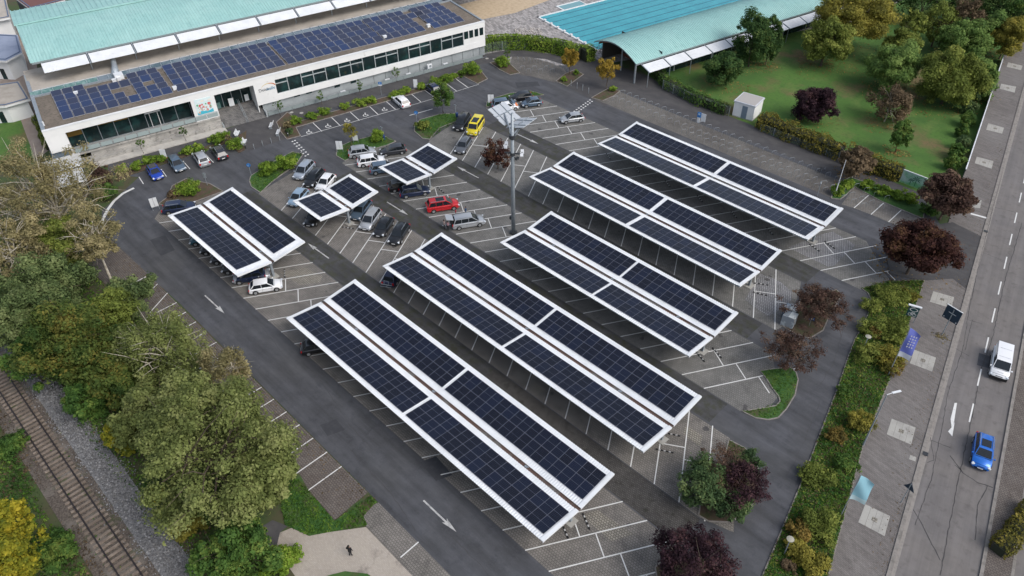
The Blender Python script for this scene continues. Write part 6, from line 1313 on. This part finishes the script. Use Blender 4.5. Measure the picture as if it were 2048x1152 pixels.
# ------------------------------------------------------------------ cars
def car_meshes(L, W, H, kind):
    """returns list of (part name, mesh, parent index, paint slot?)  x forward"""
    parts = []; hl = L / 2; hw = W / 2; G = .20
    belt = H * .60 if kind != 'van' else H * .56
    hood = {'hatch': .24, 'estate': .25, 'suv': .24, 'mpv': .20, 'sedan': .27, 'bus': .12, 'van': .17}[kind] * L
    cf = hl - hood                                   # windscreen foot
    cr = -hl + {'hatch': .05, 'estate': .04, 'suv': .05, 'mpv': .04, 'sedan': .20, 'bus': .03, 'van': .02}[kind] * L
    rf = cf - {'hatch': .80, 'estate': .78, 'suv': .70, 'mpv': .95, 'sedan': .80, 'bus': .66, 'van': .70}[kind]
    rr = cr + {'hatch': .55, 'estate': .46, 'suv': .42, 'mpv': .32, 'sedan': .85, 'bus': .16, 'van': .08}[kind]
    hz = belt * (.93 if kind not in ('van', 'bus') else .95)
    tz = belt * (1.0 if kind != 'sedan' else .96)
    st = [(-hl, .84, belt * .55, G + .16), (-hl + .05, .93, belt * .86, G + .05), (-hl + .22, .98, tz * .985, G), (cr + .1, 1.0, tz, G), (0, 1.0, belt, G), (cf - .1, 1.0, belt * .99, G), (cf + hood * .4, .985, hz * .985, G), (hl - .42, .95, hz * .91, G), (hl - .14, .87, hz * .80, G + .04), (hl - .03, .76, hz * .62, G + .10), (hl, .62, hz * .5, G + .16)]
    b = MB(); vs = []; K = 9
    for x, w, zt, zb in st:
        w *= hw; sh = zt - .09
        vs += [(x, -w * .80, zb), (x, -w * .985, zb + .10), (x, -w, (zb + sh) * .5), (x, -w * .975, sh), (x, -w * .86, zt), (x, 0, zt + .03), (x, w * .86, zt), (x, w * .975, sh), (x, w, (zb + sh) * .5), (x, w * .985, zb + .10), (x, w * .80, zb)]
    K = 11; fs = []
    for i in range(len(st) - 1):
        for k in range(K): k2 = (k + 1) % K; fs.append((i * K + k, i * K + k2, (i + 1) * K + k2, (i + 1) * K + k))
    fs.append(tuple(range(K))); fs.append(tuple((len(st) - 1) * K + k for k in reversed(range(K))))
    b.add(vs, fs)
    seam = MB()
    for x in ((cf - .35), (cf - .35 + (cr + .35)) / 2, cr + .55):
        for y in (-1, 1): seam.box((x, y * hw * 1.0, (belt + G) / 2 - .02), (.018, .012, belt - G - .22))
    for y in (-1, 1): seam.box(((cf + cr) / 2, y * hw * .992, belt * .80), ((cf - cr) * .9, .012, .014))
    seam.box((cf + .04, 0, belt + .008), (.02, W * .78, .03)); seam.box((hl - .2, 0, hz * .80 + .06), (.016, W * .7, .02))
    # cabin
    bw, tw = hw * .89, hw * (.70 if kind not in ('van', 'bus') else .80)
    zb = belt - .02
    cab = [(cr, -bw, zb), (cf, -bw * .97, zb), (cf, bw * .97, zb), (cr, bw, zb), (rr, -tw, H - .05), (rf, -tw * .97, H - .05), (rf, tw * .97, H - .05), (rr, tw, H - .05)]
    me = None
    bm = bmesh.new(); bv = [bm.verts.new(v) for v in cab]
    # extra crown line
    c1 = bm.verts.new((rr + .1, 0, H)); c2 = bm.verts.new((rf - .1, 0, H - .01))
    for f in ((0, 1, 5, 4), (2, 3, 7, 6), (1, 2, 6, 5), (3, 0, 4, 7)): bm.faces.new([bv[i] for i in f])
    bm.faces.new([bv[4], bv[5], c2, c1]); bm.faces.new([bv[6], bv[7], c1, c2]); bm.faces.new([bv[5], bv[6], c2]); bm.faces.new([bv[7], bv[4], c1])
    bmesh.ops.bevel(bm, geom=[e for e in bm.edges if len(e.link_faces) == 2 and e.calc_face_angle(0) > .5], offset=.06, segments=2, affect='EDGES')
    bm.verts.index_update(); o = len(b.v); b.v += [tuple(v.co) for v in bm.verts]; 
    for f in bm.faces: b.f.append(tuple(v.index + o for v in f.verts)); b.m.append(0)
    bm.free()
    me = b.mesh('car_body', white_metal, smooth=True); me.set_sharp_from_angle(angle=math.radians(38)); parts.append(('body', me, -1, True)); parts.append(('door_seam', seam.mesh('door_seam', black_pl), -1, False))
    dh = MB()
    for x in (cf - .95, (cf + cr) / 2 - .45):
        for y in (-1, 1): dh.box((x, y * (hw + .012), belt * .86), (.18, .03, .035))
    parts.append(('door_handle', dh.mesh('door_handle', white_metal), -1, True))
    def quad(nm, q, m, par=-1, off=.012, inset=(.06, .06, .07, .07)):
        """q: bl, br, tr, tl ; inset left,right,bottom,top in metres"""
        q = [Vector(v) for v in q]; n = (q[1] - q[0]).cross(q[3] - q[0]).normalized()
        wl = (q[1] - q[0]).length; wt = (q[2] - q[3]).length; hl_ = (q[3] - q[0]).length; hr_ = (q[2] - q[1]).length
        def at(s, t): return q[0].lerp(q[1], s).lerp(q[3].lerp(q[2], s), t)
        l_, r_, bt, tp = inset; v = [at(l_ / wl, bt / hl_), at(1 - r_ / wl, bt / hr_), at(1 - r_ / wt, 1 - tp / hr_), at(l_ / wt, 1 - tp / hl_)]
        bb = MB(); v2 = [x + n * off for x in v]; bb.add(v2 + [x - n * .03 for x in v], [(0, 1, 2, 3), (0, 4, 5, 1), (1, 5, 6, 2), (2, 6, 7, 3), (3, 7, 4, 0)])
        parts.append((nm, bb.mesh(nm, m), par, False))
    quad('windscreen', [cab[1], cab[2], cab[6], cab[5]], carglass)
    quad('rear_window', [cab[3], cab[0], cab[4], cab[7]], carglass, inset=(.1, .1, .10, .09))
    # side windows split by pillars
    nwin = {'hatch': 2, 'estate': 3, 'suv': 3, 'mpv': 3, 'sedan': 2, 'bus': 3, 'van': 1}[kind]
    def lerp_side(y):
        i0, i1, i5, i4 = (0, 1, 5, 4) if y < 0 else (3, 2, 6, 7)
        A, B_, C_, D = (Vector(cab[i]) for i in (i0, i1, i5, i4))
        for k in range(nwin):
            s0, s1 = k / nwin, (k + 1) / nwin
            if kind == 'van': s0, s1 = .66, 1.0
            bl, br, tl, tr = A.lerp(B_, s0), A.lerp(B_, s1), D.lerp(C_, s0), D.lerp(C_, s1)
            if 0 < k: bl.x = tl.x = (bl.x + tl.x) / 2
            if k < nwin - 1: br.x = tr.x = (br.x + tr.x) / 2
            if kind == 'van': bl.x = tl.x
            ins = (.10 if k == 0 else .025, .12 if k == nwin - 1 else .025, .05, .08)
            if y < 0: quad('side_window', [bl, br, tr, tl], carglass, inset=ins)
            else: quad('side_window', [br, bl, tl, tr], carglass, inset=(ins[1], ins[0], ins[2], ins[3]))
    lerp_side(-1); lerp_side(1)
    # wheels and arches
    r = .33 if kind not in ('suv', 'van', 'bus') else .36
    wx = (hl - L * .19, -hl + L * .19)
    for x in wx:
        for s in (-1, 1):
            a = MB(); n = 16
            ring_ = [(x + (r + .055) * math.cos(math.pi * k / n * 1.0), s * (hw + .004), r + (r + .055) * math.sin(math.pi * k / n)) for k in range(n + 1)]
            a.add([(x, s * (hw + .004), r * .7)] + ring_, [(0, k + 1, k + 2) if s < 0 else (0, k + 2, k + 1) for k in range(n)]); a.add([(x - r - .055, s * (hw + .004), r), (x + r + .055, s * (hw + .004), r), (x + r + .055, s * (hw + .004), G + .02), (x - r - .055, s * (hw + .004), G + .02)], [(3, 2, 1, 0) if s < 0 else (0, 1, 2, 3)])
            parts.append(('wheel_arch', a.mesh('wheel_arch', black_pl), -1, False))
            w_ = MB(); w_.cyl((x, s * (hw - .09), r), r, .22, 18, axis='Y'); parts.append(('wheel', w_.mesh('wheel', tyre_m, smooth=False), -1, False)); wi = len(parts) - 1
            rm = MB(); rm.cyl((x, s * (hw + .022), r), r * .62, .012, 14, axis='Y')
            for k in range(5): a_ = 2 * math.pi * k / 5; rm.bar((x, s * (hw + .034), r), (x + r * .6 * math.cos(a_), s * (hw + .034), r + r * .6 * math.sin(a_)), .012, .07)
            parts.append(('rim', rm.mesh('rim', rim_m), wi, False))
    zl = hz * .72
    for s in (-1, 1):
        h = MB(); h.add([(hl - .26, s * hw * .905, zl + .10), (hl - .06, s * hw * .76, zl + .06), (hl - .035, s * hw * .74, zl - .05), (hl - .22, s * hw * .92, zl - .04), (hl - .3, s * hw * .80, zl + .13), (hl - .12, s * hw * .6, zl + .09)], [(0, 1, 2, 3), (4, 5, 1, 0)] if s > 0 else [(3, 2, 1, 0), (0, 1, 5, 4)]); 
        h.box((hl - .11, s * hw * .80, zl + .02), (.16, .30 * hw, .12), -s * .45); parts.append(('headlight', h.mesh('headlight', lamp_m), -1, False))
        tl_ = MB(); tl_.box((-hl + .06, s * hw * .80, belt * .80), (.10, hw * .24, .20 if kind in ('hatch', 'sedan') else .32), s * .2); parts.append(('tail_light', tl_.mesh('tail_light', tail_m), -1, False))
        m_ = MB(); m_.box((cf - .15, s * (hw + .07), belt + .06), (.12, .16, .12)); parts.append(('mirror', m_.mesh('mirror', white_metal), -1, True))
    g_ = MB(); g_.box((hl - .03, 0, G + .22), (.06, W * .62, .16)); g_.box((hl - .06, 0, zl - .06), (.06, W * .36, .10)); parts.append(('grille', g_.mesh('grille', black_pl), -1, False))
    for x, z in ((hl + .005, G + .24), (-hl - .005, belt * .62)): n_ = MB(); n_.box((x, 0, z), (.02, .52, .11)); parts.append(('number_plate', n_.mesh('number_plate', plate_m), -1, False))
    return parts, dict(rf=rf, rr=rr, tw=tw, H=H, hl=hl, hw=hw, belt=belt, cf=cf, cr=cr)
KINDS_ = {'hatch': (4.25, 1.78, 1.47), 'small': (3.75, 1.66, 1.48), 'estate': (4.65, 1.82, 1.48), 'suv': (4.45, 1.84, 1.64), 'mpv': (4.6, 1.84, 1.66), 'bigmpv': (4.85, 1.9, 1.74), 'sedan': (4.7, 1.8, 1.40), 'bus': (4.9, 1.92, 1.95), 'van': (5.0, 1.95, 1.95)}
BASE_ = {'small': 'hatch', 'bigmpv': 'mpv'}
PROTO = {}
PAINT = {}
def paint(name, c, metal=.0, rough=.28):
    if name not in PAINT: PAINT[name] = mat('car_paint_' + name, c, rough, metal, coat=.6)
    return PAINT[name]
paint('black', (.010, .011, .013)); paint('white', (.78, .79, .80)); paint('silver', (.42, .44, .46), .35, .32); paint('grey', (.13, .14, .155), .35); paint('navy', (.012, .022, .06), .1)
paint('blue', (.010, .055, .40), .15); paint('red', (.50, .012, .018)); paint('yellow', (.72, .60, .03)); paint('lightblue', (.30, .42, .54), .3); paint('bluegrey', (.10, .15, .21), .3); paint('silverblue', (.38, .43, .49), .35); paint('teal', (.01, .08, .11), .2); paint('anthracite', (.035, .038, .045), .2); paint('darkgreen', (.02, .03, .035), .1); paint('brightblue', (.010, .14, .56), .25)
def car(px, py, ang, kind, pc, label, rails=False, roofglass=False, blackroof=False, z=.7, extra=None, inuv=False):
    if kind not in PROTO: PROTO[kind] = car_meshes(*KINDS_[kind], BASE_.get(kind, kind))
    parts, d = PROTO[kind]; p = Vector((px, py, 0)) if inuv else P(px, py, z)
    t = thing('parked_car' if 'driving' not in label else 'car', (p.x, p.y, .012), ang, label, 'van' if kind in ('van', 'bus') else 'car')
    objs = []
    for nm, me, par, pt in parts:
        o = bpy.data.objects.new(nm, me); COL.objects.link(o); o.parent = t if par < 0 else objs[par]
        if pt: o.material_slots[0].link = 'OBJECT'; o.material_slots[0].material = PAINT[pc]
        objs.append(o)
    rl = d['rf'] - d['rr']; zc = d['H'] - .02
    if rails:
        for s in (-1, 1): b = MB(); b.bar((d['rr'] + .15, s * (d['tw'] - .05), zc + .05), (d['rf'] - .15, s * (d['tw'] - .06), zc + .045), .035, .05); b.build('roof_rail', galv, t)
    if roofglass: b = MB(); b.box((d['rf'] - rl * .36, 0, zc + .018), (rl * .5, d['tw'] * 1.35, .02)); b.build('sunroof', carglass, t)
    if blackroof: b = MB(); b.box(((d['rf'] + d['rr']) / 2, 0, zc + .012), (rl * .9, d['tw'] * 1.7, .03)); b.build('roof_panel', PAINT['black'], t)
    if extra: extra(t, d)
    return t
A1 = math.atan2(10.35, 6.1); A2 = math.atan2(10.3, -5.9); A3 = math.atan2(10.2, 5.95); A5 = A3
PI = math.pi
RDA = math.atan2(rd.y, rd.x)
car(1966, 902, RDA + math.radians(3), 'suv', 'brightblue', 'bright blue sport utility car with glass roof driving down the main road', roofglass=True, rails=True)
def vanx(t, d):
    b = MB()
    for k in range(2): b.box((.4 - k * 1.5, 0, d['H'] + .0), (.02, d['tw'] * 1.5, .015))
    b.build('roof_seam', galv, t)
    text('sixt', .42, Matrix.Translation((d['hl'] - .42, 0, d['belt'] * .95 * .93 + .035)) @ Matrix.Rotation(math.radians(90), 4, 'Z') @ Matrix.Rotation(math.radians(10), 4, 'X'), black_pl, 'hood_lettering', t, extr=.003)
    b = MB(); b.box((d['hl'] - .05, 0, .42), (.14, 1.75, .36)); b.build('front_bumper', black_pl, t)
    for s in (-1, 1): b = MB(); b.box((0, s * (d['hw'] + .006), .34), (3.0, .02, .16)); b.build('side_strip', black_pl, t)
car(2004, 722, RDA + math.radians(2), 'van', 'white', 'white delivery van with black lettering on its bonnet driving down the main road', extra=vanx, z=1.0)
hb = math.atan2(FN.y, FN.x)   # into the hall
car(309, 343, hb + PI + .05, 'hatch', 'blue', 'deep blue hatchback with black roof in the leftmost bay before the hall', blackroof=True)
car(353, 326, hb + PI + .05, 'estate', 'bluegrey', 'blue grey estate car parked before the white panel sign at the hall')
car(402, 316, hb + .02, 'mpv', 'silver', 'silver compact car parked nose to the hedge, third from left before the hall')
car(438, 303, hb + .02, 'estate', 'anthracite', 'dark car with glass roof parked beside the big hedge bush at the plaza', roofglass=True, rails=True)
car(802, 201, hb + .0, 'estate', 'white', 'white estate car parked alone in the bays before the hall')
car(865, 175, hb + .02, 'hatch', 'navy', 'dark hatchback half hidden behind the round topped green tree')
# top right cluster
car(1042, 192, A5 + PI, 'hatch', 'black', 'black hatchback at the top island, farthest car of the lot'); car(1063, 204, A5 + PI, 'small', 'bluegrey', 'small dark grey three door car beside the farthest black hatchback')
def orange_nose(t, d): b = MB(); b.box((d['hl'] - .5, 0, d['belt'] * .9 + .02), (.7, 1.2, .03)); b.build('hood_stripe', mat('orange_paint', (.75, .22, .06), .4), t)
car(1008, 207, A5, 'mpv', 'bluegrey', 'dark blue compact van mostly hidden behind the mast panels', extra=None)
car(1016, 212, A5 + .0, 'small', 'white', 'small white and orange car peeping out behind the mast panels', extra=orange_nose)
car(1144, 235, A5 + PI, 'hatch', 'silver', 'silver hatchback alone in the upper bays above the uppermost carport')
A4 = math.atan2(10.3, -5.8)
car(924, 244, A4 + PI, 'bigmpv', 'black', 'black people carrier left of the yellow van'); car(951, 251, A4 + PI, 'bus', 'yellow', 'bright yellow van with dark roof window left of the mast panels', roofglass=True, z=.9); car(927, 289, A4 + PI, 'estate', 'grey', 'dark grey estate car below the yellow van', rails=True)
car(608, 340, A2 + PI, 'mpv', 'silverblue', 'silver blue people carrier nearest the studded crossing'); car(628, 354, A2 + PI, 'suv', 'black', 'black sport utility car between silver blue and white cars', rails=True, z=.8); car(651, 363, A2 + PI, 'hatch', 'white', 'white hatchback beside the black sport utility car behind the small carport')
car(596, 393, A2 + PI, 'hatch', 'lightblue', 'light blue hatchback at the left corner of the small carport'); car(629, 432, A2 + PI, 'hatch', 'black', 'black car under the left corner of the small carport')
car(722, 418, A2 + PI, 'estate', 'bluegrey', 'blue grey estate car under the right edge of the small carport'); car(741, 438, A2 + PI, 'mpv', 'silver', 'silver compact van between the blue grey estate and a black car'); car(767, 452, A2 + PI, 'hatch', 'black', 'black hatchback, middle of the three cars right of the small carport post'); car(798, 466, A2 + PI, 'suv', 'black', 'black people carrier with silver rails at the end of the row', rails=True, z=.75)
def rack(t, d):
    b = MB(); x = -d['hl'] - .35
    b.bar((x, -.75, .95), (x, .75, .95), .07); b.bar((x - .25, -.75, .8), (x - .25, .75, .8), .05); b.bar((x + .4, 0, .5), (x - .25, 0, .8), .06)
    for y in (-.3, .3): b.bar((x, y, .9), (x + .1, y, 1.5), .04)
    b.bar((x + .1, -.3, 1.5), (x + .1, .3, 1.5), .04); b.build('bike_rack', galv, t)
car(788, 548, A2, 'suv', 'navy', 'dark blue sport utility car with bicycle rack under the long carport corner', extra=rack)
car(724, 303, A3, 'suv', 'silver', 'silver sport utility car beside the island with the thin autumn tree', rails=True); car(742, 320, A3, 'suv', 'white', 'white sport utility car next to the silver one above the small carport', z=.75); car(786, 299, A3 + PI, 'hatch', 'anthracite', 'dark grey hatchback facing left above the small carport')
car(767, 335, A3, 'suv', 'bluegrey', 'blue grey car half under the left edge of the small carport'); car(806, 369, A3, 'estate', 'black', 'black estate car with chrome window line under the small carport', rails=True); car(829, 381, A3, 'estate', 'navy', 'dark blue estate car at the front edge below the small carport', rails=True)
car(885, 408, A3, 'bigmpv', 'red', 'bright red people carrier with dark glass roof', roofglass=True, rails=True, z=.8)
def tailgate(t, d):
    b = MB(); b.add([(-d['hl'] + .25, -.72, d['H'] + .02), (-d['hl'] + .25, .72, d['H'] + .02), (-d['hl'] - .75, .66, d['H'] + .22), (-d['hl'] - .75, -.66, d['H'] + .22), (-d['hl'] + .25, -.72, d['H'] - .04), (-d['hl'] + .25, .72, d['H'] - .04), (-d['hl'] - .75, .66, d['H'] + .14), (-d['hl'] - .75, -.66, d['H'] + .14)], [(0, 3, 2, 1), (4, 5, 6, 7), (0, 1, 5, 4), (1, 2, 6, 5), (2, 3, 7, 6), (3, 0, 4, 7)]); b.build('open_tailgate', PAINT['silver'], t)
    b = MB(); b.add([(-d['hl'] + .15, -.6, d['H'] + .035), (-d['hl'] + .15, .6, d['H'] + .035), (-d['hl'] - .35, .56, d['H'] + .135), (-d['hl'] - .35, -.56, d['H'] + .135)], [(0, 3, 2, 1)]); b.build('tailgate_window', carglass, t)
    b = MB(); b.box((-d['hl'] + .06, 0, 1.05), (.3, 1.35, .9)); b.build('boot_opening', black_pl, t)
car(936, 441, A3, 'bigmpv', 'silver', 'silver people carrier with its tailgate open and two people behind it', extra=tailgate, rails=True, z=.8)
# block 1, in and beside the left carport
def bay1(i, k=0): 
    u = -99.5 + (i + .5) * PIT + 6.1 * .27; return (u, 29.1)
car(357, 413, A1, 'estate', 'navy', 'dark blue estate car at the top left corner of the left carport', rails=True)
for j, (i, pc, l) in enumerate(((2, 'teal', 'teal car under the edge of the left carport, second from its top corner'), (3, 'black', 'black car in the shade under the left carport, third from its top corner'), (4, 'anthracite', 'dark grey car in the shade under the left carport, fourth from its top corner'), (5, 'black', 'black car in the shade under the left carport, fifth from its top corner'), (6, 'navy', 'dark car in the shade under the left carport, sixth from its top corner'))):
    x, y = bay1(i); car(x, y, A1 + PI, 'hatch', pc, l, inuv=True)
car(503, 549, A1, 'sedan', 'silver', 'silver coupe half under the lower corner of the left carport'); car(531, 570, A1, 'hatch', 'white', 'white hatchback beside the silver coupe at the left carport')
x, y = bay1(13); car(638, 690, A1, 'hatch', 'black', 'black car hidden under the nearest long carport, only its rear in view')

# ------------------------------------------------------------------ people
def person(px, py, ang, label, top, legs, h=1.75, hair=(.02, .015, .01), arms='down', pos=None):
    J = {'hip': (0, 0, .96), 'chest': (0, 0, 1.28), 'neck': (0, 0, 1.47), 'head': (.02, 0, 1.60), 'crown': (.02, 0, 1.72)}
    vs = [(0, 0, .96), (0, 0, 1.12), (0, 0, 1.30), (0, 0, 1.44), (.0, 0, 1.50), (.02, 0, 1.60), (.01, 0, 1.72)]; rs = [.145, .13, .155, .09, .055, .095, .075]; es = [(i, i + 1) for i in range(6)]
    def add(par, p, r): vs.append(p); rs.append(r); es.append((par, len(vs) - 1)); return len(vs) - 1
    for s in (-1, 1):
        a = add(0, (0, s * .10, .86), .095); a = add(a, (.05 * s, s * .11, .50), .062); a = add(a, (-.03 * s, s * .11, .10), .042); a = add(a, (.12 - .03 * s, s * .12, .03), .04)
        c = add(3, (0, s * .19, 1.40), .065)
        if arms == 'down': c = add(c, (-.02, s * .26, 1.14), .048); c = add(c, (.10, s * .25, .90), .036); c = add(c, (.15, s * .24, .80), .035)
        else: c = add(c, (.08, s * .26, 1.18), .048); c = add(c, (.30, s * .14, 1.14), .036); c = add(c, (.38, s * .08, 1.16), .035)
    me = bpy.data.meshes.new('person_body'); me.from_pydata(vs, es, []); o = bpy.data.objects.new('tmp', me); COL.objects.link(o)
    sk = o.modifiers.new('skin', 'SKIN'); ss = o.modifiers.new('sub', 'SUBSURF'); ss.levels = 1; ss.render_levels = 1
    for i, r in enumerate(rs): o.data.skin_vertices[0].data[i].radius = (r, r * (1.25 if i in (1, 2, 0) else 1.0)); 
    o.data.skin_vertices[0].data[0].use_root = True
    dg = bpy.context.evaluated_depsgraph_get(); m2 = bpy.data.meshes.new_from_object(o.evaluated_get(dg)); bpy.data.objects.remove(o)
    skin = mat('skin', (.42, .25, .18), .6); tm = mat('cloth_' + ''.join('%02x' % int(c * 255) for c in top), top, .85); lm = mat('cloth_' + ''.join('%02x' % int(c * 255) for c in legs), legs, .85); hm = mat('hair_%d' % int(hair[0] * 100), hair, .8); sm = mat('shoe_dark', (.03, .03, .03), .7)
    m2.materials.clear(); [m2.materials.append(x) for x in (skin, tm, lm, hm, sm)]
    for p_ in m2.polygons:
        c = p_.center; z = c.z; p_.use_smooth = True
        hand = (arms == 'down' and abs(c.y) > .17 and z < .86 and z > .7) or (arms != 'down' and c.x > .33)
        p_.material_index = 4 if z < .09 else 0 if hand else 2 if z < .97 and abs(c.y) < .21 else 1 if z < 1.475 else 3 if (z > 1.66 or c.x < -.02) else 0
    p = P(px, py) if pos is None else pos; t = thing('person', (p.x, p.y, .012), ang, label, 'person'); s = h / 1.78; t.scale = (s, s, s)
    obj('body', m2, t)
    b = MB(); b.tube([(-.01, 0, 1.60), (-.005, 0, 1.70), (.0, 0, 1.755)], [.105, .10, .04], 10); b.build('hair', hm, t, smooth=True)
    b = MB(); 
    for s in (-1, 1): b.box((.112, s * .035, 1.625), (.012, .022, .012))
    b.box((.118, 0, 1.595), (.03, .022, .035)); b.box((.108, 0, 1.555), (.012, .05, .01)); b.build('face', mat('face_dark', (.12, .06, .05), .7), t)
person(702, 1112, math.radians(120), 'person in black clothes walking across the light paved yard', (.008, .008, .010), (.008, .008, .012), 1.82)
person(889, 459, A3 + .2, 'person in pale top and black trousers at the open tailgate, left of the two', (.42, .33, .30), (.012, .012, .015), arms='up')
person(896, 461, A3 + .9, 'person in pink grey top and dark trousers at the open tailgate, right of the two', (.34, .20, .22), (.015, .015, .02), arms='up', h=1.68)
person(932, 431, A3 + PI, 'person in blue jacket beyond the silver people carrier', (.03, .10, .22), (.02, .02, .03), h=1.6)
person(912, 431, A3 + PI, 'child in red top beyond the silver people carrier', (.45, .03, .05), (.03, .02, .03), h=1.2)
